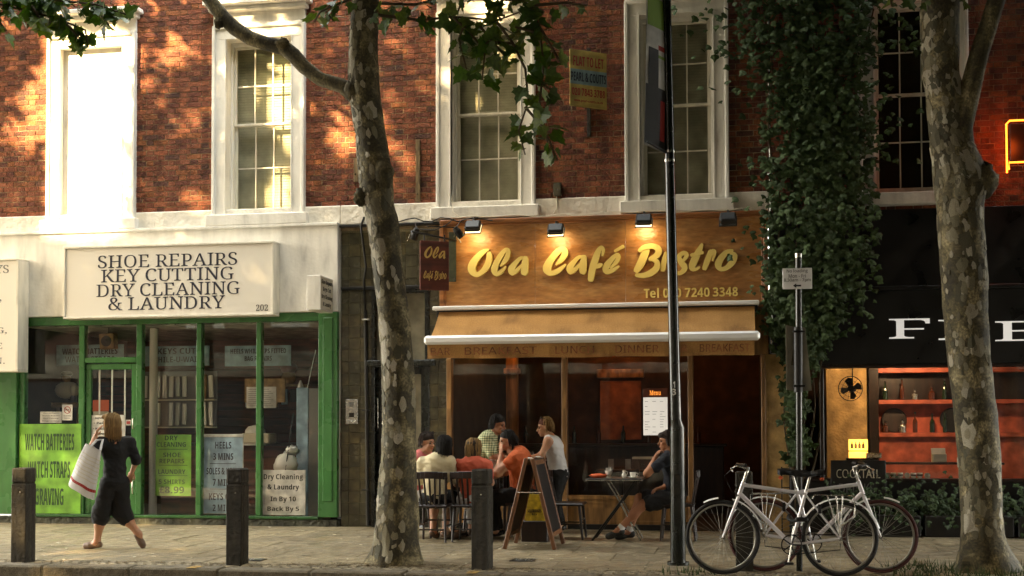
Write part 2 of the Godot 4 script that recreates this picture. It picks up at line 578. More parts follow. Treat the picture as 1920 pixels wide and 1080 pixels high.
func make_view() -> void:
	var cam := Camera3D.new()
	cam.name = "camera"
	cam.projection = Camera3D.PROJECTION_FRUSTUM
	cam.near = 0.1
	cam.far = 400.0
	cam.size = 2.0 * 540.0 / 2380.0 * 0.1
	cam.frustum_offset = Vector2(0.0, 185.0 / 2380.0 * 0.1)
	add_child(cam)
	var yaw := atan(0.178)
	var pitch := deg_to_rad(1.8)
	var b := Basis(Vector3.UP, yaw) * Basis(Vector3.RIGHT, pitch) * Basis(Vector3.BACK, -0.0024)
	cam.transform = Transform3D(b, Vector3(3.03, 1.38, 17.0))
	cam.current = true

	var env := Environment.new()
	var sm := ProceduralSkyMaterial.new()
	sm.sky_top_color = Color(0.68, 0.70, 0.70)
	sm.sky_horizon_color = Color(0.80, 0.78, 0.73)
	sm.sky_curve = 0.2
	sm.ground_horizon_color = Color(0.45, 0.42, 0.36)
	sm.ground_bottom_color = Color(0.2, 0.19, 0.17)
	sm.sun_angle_max = 60.0
	sm.sun_curve = 0.8
	var sky := Sky.new()
	sky.sky_material = sm
	env.background_mode = Environment.BG_SKY
	env.sky = sky
	env.background_energy_multiplier = 1.0
	env.tonemap_mode = Environment.TONE_MAPPER_LINEAR
	env.tonemap_exposure = 29.5
	env.sdfgi_enabled = true
	env.ssao_enabled = true
	env.ssil_enabled = true
	var we := WorldEnvironment.new()
	we.name = "world"
	we.environment = env
	add_child(we)

	var sun := DirectionalLight3D.new()
	sun.name = "sun"
	sun.light_color = Color(1.0, 0.86, 0.62)
	sun.light_energy = 0.6
	sun.light_angular_distance = 1.2
	sun.shadow_enabled = true
	add_child(sun)
	sun.basis = Basis.looking_at(-SUN_TO.normalized())

# ---------------------------------------------------------------- ground
func make_ground() -> void:
	var g := MB.new()
	g.quad(Vector3(-220, -0.13, -220), Vector3(220, -0.13, -220), Vector3(220, -0.13, 220), Vector3(-220, -0.13, 220), Vector3.UP)
	structure("road", g.mesh(), M.asphalt)
	var p := MB.new()
	p.bx(-14, 12, -0.12, -0.012, -0.25, 5.05)
	var pave := structure("pavement", p.mesh(), M.joint)
	var vs := []
	for k in 3:
		var b := MB.new()
		b.cbox(Vector3.ZERO, Vector3(0.895, 0.05, 0.777), 0.004)
		vs.append(b.mesh())
	for r in 6:
		var z := 0.03 + 0.783 * r + 0.39
		for i in 22:
			var x := -9.6 + 0.9 * i + (0.45 if r % 2 else 0.0) + 0.07 * sin(r * 5.1)
			var tilt := Basis(Vector3(1, 0, 0), rng.randf_range(-0.003, 0.003)) * Basis(Vector3(0, 0, 1), rng.randf_range(-0.0025, 0.0025))
			put(pave, "paving_slab", vs[0], [M.slab, M.slab2, M.slab3][rng.randi() % 3], Vector3(x, -0.026 + rng.randf_range(-0.002, 0.002), z), tilt)
	var s := MB.new()
	var tones := [Color(0.9, 0.88, 0.82), Color(0.75, 0.73, 0.68), Color(1, 0.97, 0.9), Color(0.62, 0.6, 0.55)]
	for r in 3:
		for i in 180:
			var w := 0.094
			s.col = tones[rng.randi() % 4]
			s.cbox(Vector3(-9.2 + i * 0.103 + (0.05 if r % 2 else 0.0), -0.03 + rng.randf_range(-0.006, 0.008), 4.785 + r * 0.098), Vector3(w, 0.05, 0.088), 0.014, Basis(Vector3.UP, rng.randf_range(-0.08, 0.08)))
	put(pave, "setts", s.mesh(true), M.sett).set_meta("kind", "stuff")
	var kb := MB.new()
	kb.bx(-14, 12, -0.129, -0.02, 5.06, 5.29)
	var kerb := structure("kerb", kb.mesh(), M.joint)
	for i in 22:
		cb(kerb, "kerb_stone", M.kerb, -9.4 + i * 0.93, -9.4 + i * 0.93 + 0.922, -0.125, rng.randf_range(-0.004, 0.004), 5.055, 5.3, 0.018)
	for x in [-2.25, 0.55]:
		cb(kerb, "yellow_mark", mat("yellowpaint", rgb(190, 150, 60), 0.8, {"tex": "blotch", "s": 5.0}), x - 0.05, x + 0.05, 0.0045, 0.0065, 5.1, 5.29, 0)
	var gum := MB.new()
	for i in 260:
		var c := Vector3(rng.randf_range(-8, 7), 0.0035, rng.randf_range(0.2, 4.65))
		var r := rng.randf_range(0.008, 0.026)
		for k in 7:
			gum.flat(c, c + Vector3(cos(TAU * k / 7) * r, 0, sin(TAU * k / 7) * r), c + Vector3(cos(TAU * (k + 1) / 7) * r, 0, sin(TAU * (k + 1) / 7) * r), Vector3.UP)
	put(pave, "gum_spots", gum.mesh(), M.joint).set_meta("kind", "stuff")
	var far := MB.new()
	far.bx(-120, 120, -0.129, 0.0, 14.6, 22.0, 0.02)
	structure("pavement_opposite", far.mesh(), M.slab2)

# ---------------------------------------------------------------- walls
# openings: [x0, x1, y0, y1]
func brick_wall(house: Node3D, x0: float, x1: float, y0: float, y1: float, holes: Array) -> void:
	var wall := MB.new()
	var lo: float = 4.30
	var hi: float = 6.97
	var xs := [x0]
	for h in holes:
		xs.append(h[4]); xs.append(h[5])
	xs.append(x1)
	for i in range(0, xs.size(), 2):
		wall.bx(xs[i], xs[i + 1], y0 - 0.35, hi, -0.34, -0.008)
	for i in range(1, xs.size() - 1, 2):
		wall.bx(xs[i], xs[i + 1], y0 - 0.35, lo, -0.34, -0.008)
	wall.bx(x0, x1, hi, 11.0, -0.34, -0.009)
	var w := put(house, "wall", wall.mesh(), M.mortar)
	var st := MB.new()
	st.cbox(Vector3.ZERO, Vector3(0.215, 0.065, 0.05), 0.004)
	var hd := MB.new()
	hd.cbox(Vector3.ZERO, Vector3(0.1025, 0.065, 0.05), 0.004)
	var sm := st.mesh()
	var hm := hd.mesh()
	var rest := MB.new()
	var kept := 0
	var row := 0
	var y := y0
	while y + 0.075 < y1:
		var spans := [[x0, x1]]
		for h in holes:
			if y + 0.07 > h[2] and y < h[3]:
				var nw := []
				for s in spans:
					if h[1] <= s[0] or h[0] >= s[1]:
						nw.append(s)
					else:
						if h[0] - s[0] > 0.02: nw.append([s[0], h[0]])
						if s[1] - h[1] > 0.02: nw.append([h[1], s[1]])
				spans = nw
		for s in spans:
			var x: float = floor(s[0] / 0.3375) * 0.3375 + (0.16875 if row % 2 else 0.0) - 0.3375
			var k := 0
			while x < s[1]:
				var len := 0.215 if k % 2 == 0 else 0.1025
				var a := maxf(x, s[0])
				var b := minf(x + len, s[1])
				if b - a > 0.02:
					var t := rng.randi() % 8
					if t == 6 and rng.randf() < 0.5: t = 2
					var key := "brick%d" % t
					var full: bool = b - a > len - 0.001
					var p := Vector3((a + b) / 2, y + 0.0375 + rng.randf_range(-0.0015, 0.0015), -0.025 + rng.randf_range(-0.004, 0.002))
					if full and kept < 300 and y > 4.47 and y < 7.4 and (row + k) % 2 == 0:
						put(w, "brick", sm if k % 2 == 0 else hm, M[key], p)
						kept += 1
					else:
						rest.col = (M[key] as StandardMaterial3D).albedo_color.srgb_to_linear()
						rest.box(p, Vector3(b - a, 0.065, 0.05))
				x += len + 0.01
				k += 1
		y += 0.075
		row += 1
	put(w, "bricks", rest.mesh(true), M.bricks).set_meta("kind", "stuff")

# a window of the first floor; c is its middle
func sash_window(house: Node3D, c: float, blank: bool, frame: Material, lit := true) -> void:
	var w := sub(house, "window")
	var x0 := c - 0.485
	var x1 := c + 0.485
	var a := MB.new()
	for s in [-1.0, 1.0]:
		var e: float = c + s * 0.485
		a.bx(minf(e, e + s * 0.165), maxf(e, e + s * 0.165), 4.385, 6.905, -0.05, 0.055, 0.006)
		a.bx(minf(e + s * 0.155, e + s * 0.205), maxf(e + s * 0.155, e + s * 0.205), 4.385, 7.105, -0.05, 0.085, 0.01)
		a.bx(minf(e, e + s * 0.022), maxf(e, e + s * 0.022), 4.385, 6.93, -0.04, 0.068, 0.005)
	a.bx(c - 0.64, c + 0.64, 6.905, 7.06, -0.05, 0.055, 0.006)
	a.bx(c - 0.642, c + 0.642, 7.05, 7.11, -0.05, 0.087, 0.01)
	put(w, "architrave", a.mesh(), frame)
	cb(w, "frieze", frame, c - 0.685, c + 0.685, 7.11, 7.29, -0.05, 0.04, 0.004)
	var hood := MB.new()
	hood.bx(c - 0.78, c + 0.78, 7.36, 7.43, -0.05, 0.22, 0.012)
	hood.bx(c - 0.73, c + 0.73, 7.29, 7.36, -0.05, 0.13, 0.012)
	put(w, "hood_mould", hood.mesh(), frame)
	cb(w, "sill", frame, c - 0.75, c + 0.75, 4.225, 4.385, -0.25, 0.15, 0.01)
	var rv := MB.new()
	rv.bx(x0 - 0.03, x0 + 0.001, 4.385, 6.93, -0.33, -0.052)
	rv.bx(x1 - 0.001, x1 + 0.03, 4.385, 6.93, -0.33, -0.052)
	rv.bx(x0, x1, 6.904, 6.935, -0.33, -0.052)
	put(w, "reveal", rv.mesh(), frame)
	if blank:
		cb(w, "panel", frame, x0, x1, 4.386, 6.904, -0.12, -0.045, 0.003)
		return
	var sh := MB.new()
	sh.bx(x0, x0 + 0.035, 4.386, 6.904, -0.25, -0.13, 0.004)
	sh.bx(x1 - 0.035, x1, 4.386, 6.904, -0.25, -0.13, 0.004)
	sh.bx(x0 + 0.035, x1 - 0.035, 6.85, 6.904, -0.25, -0.13, 0.004)
	put(w, "box_frame", sh.mesh(), frame)
	for k in 2:
		var ya := 4.40 if k == 0 else 5.70
		var yb := 5.735 if k == 0 else 6.85
		var z := -0.235 if k == 0 else -0.195
		var bot := 0.095 if k == 0 else 0.035
		var l := x0 + 0.036
		var r := x1 - 0.036
		var f := MB.new()
		f.bx(l, l + 0.042, ya, yb, z, z + 0.036, 0.004)
		f.bx(r - 0.042, r, ya, yb, z, z + 0.036, 0.004)
		f.bx(l + 0.042, r - 0.042, ya, ya + bot, z + 0.001, z + 0.037, 0.004)
		f.bx(l + 0.042, r - 0.042, yb - 0.035, yb, z + 0.001, z + 0.035, 0.004)
		put(w, "sash", f.mesh(), M.sash)
		var pw := (r - l - 0.084) / 3.0
		var ph := (yb - ya - bot - 0.035) / 2.0
		var q := MB.new()
		for i in [1, 2]:
			q.bx(l + 0.042 + pw * i - 0.008, l + 0.042 + pw * i + 0.008, ya + bot, yb - 0.035, z + 0.006, z + 0.03)
		for i in 3:
			q.bx(l + 0.042 + pw * i + 0.0085, l + 0.042 + pw * (i + 1) - 0.0085, ya + bot + ph - 0.008, ya + bot + ph + 0.008, z + 0.007, z + 0.029)
		put(w, "glazing_bars", q.mesh(), M.sash)
		for i in 3:
			for j in 2:
				var g := MB.new()
				var cx := l + 0.042 + pw * (i + 0.5)
				var cy := ya + bot + ph * (j + 0.5)
				var t := rng.randf_range(-0.002, 0.002)
				var u := rng.randf_range(-0.002, 0.002)
				g.quad(Vector3(cx - pw / 2, cy - ph / 2, z + 0.018 - t - u), Vector3(cx + pw / 2, cy - ph / 2, z + 0.018 + t - u), Vector3(cx + pw / 2, cy + ph / 2, z + 0.018 + t + u), Vector3(cx - pw / 2, cy + ph / 2, z + 0.018 - t + u), Vector3.BACK)
				put(w, "pane", g.mesh(), M.oldglass)
	var bl := MB.new()
	if lit:
		for i in 62:
			var y := 4.45 + i * 0.039
			bl.quad(Vector3(x0 + 0.02, y, -0.315), Vector3(x1 - 0.02, y, -0.315), Vector3(x1 - 0.02, y + 0.0405, -0.325), Vector3(x0 + 0.02, y + 0.0405, -0.325), Vector3.BACK)
		put(w, "blind", bl.mesh(), M.blind)
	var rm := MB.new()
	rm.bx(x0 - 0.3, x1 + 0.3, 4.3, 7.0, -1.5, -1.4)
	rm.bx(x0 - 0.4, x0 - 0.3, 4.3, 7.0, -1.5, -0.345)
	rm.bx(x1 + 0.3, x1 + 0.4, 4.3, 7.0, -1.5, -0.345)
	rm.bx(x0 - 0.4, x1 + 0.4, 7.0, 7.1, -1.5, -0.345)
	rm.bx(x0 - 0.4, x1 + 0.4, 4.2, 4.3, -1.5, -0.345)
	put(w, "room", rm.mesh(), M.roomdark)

func hole(c: float) -> Array:
	return [c - 0.69, c + 0.69, 4.3, 7.29, c - 0.515, c + 0.515]

func make_houses() -> void:
	house_a()
	house_b()
	house_c()

func pane(parent: Node, x0: float, x1: float, y0: float, y1: float, z: float, m: Material = null) -> void:
	var g := MB.new()
	g.quad(Vector3(x0, y0, z), Vector3(x1, y0, z), Vector3(x1, y1, z), Vector3(x0, y1, z), Vector3.BACK)
	put(parent, "pane", g.mesh(), m if m else M.glass)

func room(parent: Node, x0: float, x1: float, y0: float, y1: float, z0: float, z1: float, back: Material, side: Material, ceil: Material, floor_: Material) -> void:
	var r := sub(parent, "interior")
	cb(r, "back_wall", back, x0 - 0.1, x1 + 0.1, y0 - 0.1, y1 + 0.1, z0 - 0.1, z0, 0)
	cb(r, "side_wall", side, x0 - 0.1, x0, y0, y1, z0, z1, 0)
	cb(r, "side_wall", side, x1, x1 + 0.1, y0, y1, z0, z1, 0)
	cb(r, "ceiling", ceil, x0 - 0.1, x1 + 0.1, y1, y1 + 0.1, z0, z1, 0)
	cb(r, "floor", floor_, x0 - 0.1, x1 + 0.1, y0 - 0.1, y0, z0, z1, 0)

func house_a() -> void:
	var h := thing("terrace_house", "red brick house with blank white window above the green shoe repair shopfront", "house")
	brick_wall(h, -11.6, -2.42, 4.47, 7.7, [hole(-8.77), hole(-6.19), hole(-3.63)])
	sash_window(h, -8.77, false, M.paint)
	sash_window(h, -6.19, true, M.paint)
	sash_window(h, -3.63, false, M.paint)
	cb(h, "string_course", M.stucco, -11.6, -2.421, 4.2, 4.475, -0.34, 0.035, 0.012)
	cb(h, "fascia", M.paint, -11.6, -2.43, 2.985, 4.196, -0.1, 0.12, 0.008)
	cb(h, "fascia_capping", M.paint, -11.6, -2.43, 4.185, 4.225, 0.036, 0.15, 0.006)
	cb(h, "party_pier", M.paint, -2.5, -2.43, 0.13, 2.98, -0.3, 0.03, 0)
	cb(h, "pilaster", M.greenp, -2.71, -2.435, 0.13, 2.98, -0.1, 0.12, 0.008)
	cb(h, "pilaster", M.greenp, -7.62, -7.285, 0.13, 2.98, -0.1, 0.12, 0.008)
	cb(h, "pilaster_moulding", M.greenp, -2.64, -2.50, 0.35, 2.9, 0.119, 0.135, 0.008)
	cb(h, "neighbour_panel", M.greend, -11.6, -7.625, 0.13, 2.98, -0.1, 0.06, 0.006)
	cb(h, "stall_riser", M.plinth, -11.6, -2.435, -0.05, 0.095, -0.1, 0.09, 0.012)
	var f := sub(h, "shop_window")
	cb(f, "header", M.greenp, -7.284, -2.711, 2.86, 2.984, -0.06, 0.07, 0.008)
	cb(f, "sill", M.greend, -7.284, -2.711, 0.0955, 0.135, -0.06, 0.1, 0.006)
	var mx := [[-7.284, -7.195], [-6.345, -6.255], [-5.455, -5.365], [-4.54, -4.46], [-3.645, -3.566]]
	for m in mx:
		cb(f, "mullion", M.greenp, m[0], m[1], 0.1355, 2.8595, -0.05, 0.06, 0.01)
	pane(f, -7.195, -6.345, 0.1355, 2.86, 0.03)
	pane(f, -6.255, -5.455, 2.39, 2.86, 0.03)
	pane(f, -5.365, -4.54, 0.1355, 2.86, 0.03)
	pane(f, -4.46, -3.645, 0.1355, 2.86, 0.03)
	pane(f, -3.566, -2.711, 0.1355, 2.86, 0.03)
	cb(f, "transom", M.greenp, -6.2545, -5.4555, 2.31, 2.39, -0.05, 0.055, 0.01)
	var d := sub(h, "door")
	var dr := MB.new()
	dr.bx(-6.25, -6.17, 0.14, 2.30, -0.03, 0.02, 0.006)
	dr.bx(-5.545, -5.46, 0.14, 2.30, -0.03, 0.02, 0.006)
	dr.bx(-6.17, -5.545, 2.215, 2.30, -0.029, 0.019, 0.006)
	dr.bx(-6.17, -5.545, 1.0, 1.12, -0.029, 0.019, 0.006)
	dr.bx(-6.17, -5.545, 0.14, 0.34, -0.029, 0.019, 0.006)
	put(d, "door_frame", dr.mesh(), M.greenp)
	cb(d, "lower_panel", M.greenp, -6.172, -5.543, 0.338, 1.002, -0.02, 0.004, 0)
	pane(d, -6.17, -5.545, 1.12, 2.215, -0.005)
	for x in [-6.06, -5.865, -5.665]:
		cb(d, "security_bar", M.plastic, x - 0.012, x + 0.012, 1.12, 2.215, -0.03, -0.018, 0.003)
	tubes(d, "handle", M.chrome, [Vector3(-5.5, 1.36, 0.02), Vector3(-5.5, 1.37, 0.06), Vector3(-5.5, 1.5, 0.06), Vector3(-5.5, 1.51, 0.02)], [0.009])
	tubes(d, "handle", M.chrome, [Vector3(-5.5, 0.43, 0.02), Vector3(-5.5, 0.44, 0.06), Vector3(-5.5, 0.6, 0.06), Vector3(-5.5, 0.61, 0.02)], [0.009])
	room(h, -7.3, -2.6, 0.08, 2.88, -3.3, -0.1, M.slatwall, M.roomdark, M.ceiling, M.floorwood)
	var ce := sub(h, "ceiling_grid")
	for i in 8:
		for j in 5:
			cb(ce, "ceiling_panel", M.ceiling, -7.25 + i * 0.58, -7.25 + i * 0.58 + 0.565, 2.85, 2.868, -3.2 + j * 0.62, -3.2 + j * 0.62 + 0.605, 0.004)
	var sw := sub(h, "slat_wall")
	for i in 15:
		cb(sw, "slat", M.slatwall, -7.29, -2.61, 0.5 + i * 0.13, 0.5 + i * 0.13 + 0.115, -2.3, -2.27, 0.006)

func house_b() -> void:
	var h := thing("terrace_house", "red brick house with two tall sash windows above the orange bistro front", "house")
	brick_wall(h, -2.419, 3.449, 4.47, 7.7, [hole(-0.35), hole(2.25)])
	sash_window(h, -0.35, false, M.paint)
	sash_window(h, 2.25, false, M.paint)
	cb(h, "string_course", M.stucco, -2.419, 3.449, 4.2, 4.475, -0.34, 0.036, 0.012)
	# tiled entrance
	var t := sub(h, "tiled_surround")
	var gb := MB.new()
	gb.bx(-2.419, -1.976, -0.05, 3.31, -0.4, -0.012)
	gb.bx(-1.153, -0.9, -0.05, 3.31, -0.4, -0.012)
	gb.bx(-2.419, -0.9, 3.31, 4.199, -0.4, -0.012)
	put(t, "backing", gb.mesh(), M.grout)
	var cols := [[-2.417, -2.305], [-2.3, -2.141], [-2.137, -1.978], [-1.151, -1.028], [-1.024, -0.9]]
	var ups := [[-2.417, -2.305], [-2.3, -2.141], [-2.137, -1.978], [-1.974, -1.815], [-1.811, -1.652], [-1.648, -1.489], [-1.485, -1.326], [-1.322, -1.163], [-1.159, -1.0]]
	for r in 26:
		var y := 0.005 + r * 0.1635
		if y + 0.16 > 4.19: break
		var upper := y > 3.2
		for c in (ups if upper else cols):
			cb(t, "tile", [M.tile, M.tile2, M.tile3][rng.randi() % 3], c[0], c[1], y, y + 0.159, -0.02, rng.randf_range(-0.0015, 0.0015), 0.003)
	cb(h, "coping", M.black, -2.44, -0.93, 4.165, 4.199, -0.05, 0.06, 0.005)
	cb(h, "lintel_strip", M.black, -2.417, -0.93, 3.285, 3.335, -0.02, 0.02, 0.004)
	var jb := MB.new()
	jb.bx(-1.976, -1.93, 0.0, 3.284, -0.2, 0.012, 0.004)
	jb.bx(-1.215, -1.153, 0.0, 3.284, -0.2, 0.012, 0.004)
	jb.bx(-1.93, -1.215, 3.235, 3.284, -0.2, 0.01, 0.004)
	jb.bx(-2.04, -1.065, 2.215, 2.30, -0.2, 0.06, 0.008)
	put(h, "door_casing", jb.mesh(), M.doorp)
	cb(h, "fanlight_panel", M.frosted, -1.93, -1.215, 2.30, 3.235, -0.15, -0.1, 0)
	var d := sub(h, "door")
	var df := MB.new()
	df.bx(-1.93, -1.85, 0.02, 2.214, -0.18, -0.11, 0.006)
	df.bx(-1.30, -1.215, 0.02, 2.214, -0.18, -0.11, 0.006)
	df.bx(-1.85, -1.30, 2.11, 2.214, -0.179, -0.111, 0.006)
	df.bx(-1.85, -1.30, 0.02, 0.3, -0.179, -0.111, 0.006)
	put(d, "door_frame", df.mesh(), M.doorp)
	cb(d, "door_panel", M.frosted, -1.851, -1.299, 0.299, 2.111, -0.165, -0.14, 0)
	cb(d, "letter_plate", M.black, -1.9, -1.8, 1.0, 1.42, -0.112, -0.09, 0.004)
	tubes(d, "pull_handle", M.steel, [Vector3(-1.905, 1.35, -0.06), Vector3(-1.905, 1.78, -0.06)], [0.008])
	tubes(d, "lock", M.chrome, [Vector3(-1.83, 1.55, -0.12), Vector3(-1.83, 1.55, -0.085)], [0.028], 12)
	# bistro front
	var f := sub(h, "fascia")
	var px := [-0.9, 0.35, 1.57, 3.37]
	for i in 3:
		cb(f, "fascia_panel", M.board, px[i] + (0.0 if i == 0 else 0.0015), px[i + 1] - 0.0015, 2.93, 4.14, 0.0, 0.15, 0.002)
	var tr := MB.new()
	tr.bx(-0.965, 3.435, 4.14, 4.199, 0.0, 0.19, 0.01)
	tr.bx(-0.935, 3.405, 4.115, 4.139, 0.1, 0.172, 0.006)
	for s in [[-0.965, -0.9], [3.37, 3.435]]:
		tr.bx(s[0], s[1], 2.93, 4.139, 0.0, 0.188, 0.01)
	tr.bx(-0.9, -0.876, 2.93, 4.114, 0.1, 0.17, 0.006)
	tr.bx(3.346, 3.37, 2.93, 4.114, 0.1, 0.17, 0.006)
	put(f, "moulding", tr.mesh(), M.trim)
	var s := sub(h, "shop_window")
	cb(s, "header", M.joinery, -0.9, 3.43, 2.32, 2.929, -0.1, 0.03, 0.004)
	for m in [[-0.9, -0.83], [0.69, 0.763], [2.376, 2.446], [3.33, 3.39]]:
		cb(s, "mullion", M.joinery, m[0], m[1], 0.0, 2.319, -0.08, 0.05, 0.008)
	cb(s, "sill", M.joinery, -0.829, 2.375, 0.4, 0.455, -0.06, 0.045, 0.006)
	pane(s, -0.83, 0.69, 0.455, 2.32, 0.0)
	pane(s, 0.763, 2.376, 0.455, 2.32, 0.0)
	for q in [[-0.829, 0.689], [0.764, 2.375]]:
		cb(s, "riser_panel", M.joinery, q[0], q[1], 0.07, 0.399, -0.06, 0.012, 0.003)
		var rf := MB.new()
		rf.bx(q[0], q[1], 0.34, 0.3985, 0.0121, 0.028, 0.005)
		rf.bx(q[0], q[1], 0.071, 0.12, 0.0121, 0.028, 0.005)
		rf.bx((q[0] + q[1]) / 2 - 0.03, (q[0] + q[1]) / 2 + 0.03, 0.1201, 0.3399, 0.0121, 0.027, 0.005)
		put(s, "riser_frame", rf.mesh(), M.joinery)
	cb(s, "plinth", M.black, -0.9, 2.376, -0.05, 0.069, -0.06, 0.03, 0.004)
	cb(h, "cream_pier", M.cream, 3.391, 3.69, -0.05, 2.32, -0.3, 0.03, 0.006)
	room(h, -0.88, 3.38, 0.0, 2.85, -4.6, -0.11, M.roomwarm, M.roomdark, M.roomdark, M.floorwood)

func house_c() -> void:
	var h := thing("terrace_house", "dark brick house with black bar front under the creeper", "house")
	brick_wall(h, 3.451, 11.5, 4.17, 7.7, [hole(5.29), hole(8.2)])
	sash_window(h, 5.29, false, M.paint, false)
	sash_window(h, 8.2, false, M.paint, false)
	cb(h, "fascia", M.blackwall, 3.7, 11.5, 2.17, 3.12, -0.2, 0.1, 0.006)
	cb(h, "fascia_pier", M.blackwall, 3.451, 3.695, 2.33, 3.12, -0.2, 0.09, 0.006)
	cb(h, "cornice", M.blackwall, 3.451, 11.5, 3.12, 3.17, -0.2, 0.17, 0.008)
	cb(h, "upper_band", M.blackwall, 3.451, 11.5, 3.17, 4.18, -0.2, 0.03, 0.004)
	cb(h, "soffit_strip", M.darkwood, 3.7, 11.5, 2.13, 2.168, -0.15, 0.08, 0.004)
	cb(h, "stall_riser", M.blackwall, 3.7, 11.5, -0.05, 0.66, -0.2, 0.05, 0.006)
	var s := sub(h, "shop_window")
	cb(s, "sill", M.darkwood, 3.7, 11.5, 0.66, 0.70, -0.2, 0.09, 0.006)
	for x in [4.08, 6.75, 8.6]:
		cb(s, "mullion", M.darkwood, x, x + 0.05, 0.7, 2.13, -0.1, 0.03, 0.006)
	pane(s, 4.13, 6.75, 0.7, 2.13, -0.03)
	pane(s, 6.8, 8.6, 0.7, 2.13, -0.03)
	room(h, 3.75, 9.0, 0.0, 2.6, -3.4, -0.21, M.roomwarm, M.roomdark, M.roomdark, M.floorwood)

# ---------------------------------------------------------------- the other side of the street
func far_house(called_label: String, x0: float, x1: float, height: float, m: Material) -> void:
	var h := thing("townhouse", called_label, "house", Vector3(x0, 0, 22.0))
	var w := x1 - x0
	cb(h, "wall", m, 0, w, -0.1, height, 0.0, 9.0, 0)
	cb(h, "shop_fascia", M.stone, 0.1, w - 0.1, 3.0, 3.8, -0.15, -0.001, 0.02)
	cb(h, "cornice", M.stone, -0.05, w + 0.05, height - 0.5, height, -0.4, -0.001, 0.05)
	var n := maxi(2, int(w / 2.6))
	for k in int((height - 5.0) / 3.4):
		for i in n:
			var c := w * (i + 0.5) / n
			var o := sub(h, "window")
			cb(o, "frame", M.paint, c - 0.65, c + 0.65, 4.6 + k * 3.4, 6.9 + k * 3.4, -0.06, -0.001, 0.01)
			cb(o, "glazing", M.black, c - 0.5, c + 0.5, 4.75 + k * 3.4, 6.75 + k * 3.4, -0.075, -0.0601, 0)
	for i in n:
		cb(h, "shop_glazing", M.black, w * i / n + 0.15, w * (i + 1) / n - 0.15, 0.4, 2.9, -0.03, -0.001, 0)

func make_opposite() -> void:  # unseen houses; heights set to shade the right and open the sky at left
	far_house("unseen stone terrace left of the lodge, kept low to let sky light in", -60.0, -27.0, 9.5, M.stone)
	far_house("unseen brick lodge facing the shops, kept low to let the sun in", -27.0, -15.5, 6.0, M.stoneb)
	far_house("unseen brick mansion block facing the bistro, made tall to shade the right", -15.5, -1.0, 27.0, M.stoneb)
	far_house("unseen brick mansion block facing the bar, made tall to shade it", -1.0, 16.0, 27.0, M.stoneb)
	far_house("unseen long brick mansion block at the far right, made tall to hold back sky light", 16.0, 70.0, 27.0, M.stoneb)

# ---------------------------------------------------------------- the shoe repair shop
func card(called: String, label: String, category: String, m: Material, x0: float, x1: float, y0: float, y1: float, z: float, group := "", thick := 0.004) -> Node3D:
	var o := thing(called, label, category, Vector3((x0 + x1) / 2, y0, z), group)
	cb(o, "sheet", m, -(x1 - x0) / 2, (x1 - x0) / 2, 0, y1 - y0, -thick, 0, 0.001)
	return o

func on(o: Node3D, s: String, x: float, y: float, w: float, h: float, m: Material, kind := "sans-bold") -> void:
	text(o, s, Vector3(x - o.position.x, y - o.position.y, 0.0016), w, h, m, kind, 0.002)

func rule(o: Node3D, x0: float, x1: float, y: float, m: Material, th := 0.008) -> void:
	cb(o, "rule", m, x0 - o.position.x, x1 - o.position.x, y - o.position.y, y - o.position.y + th, 0.0005, 0.002, 0)

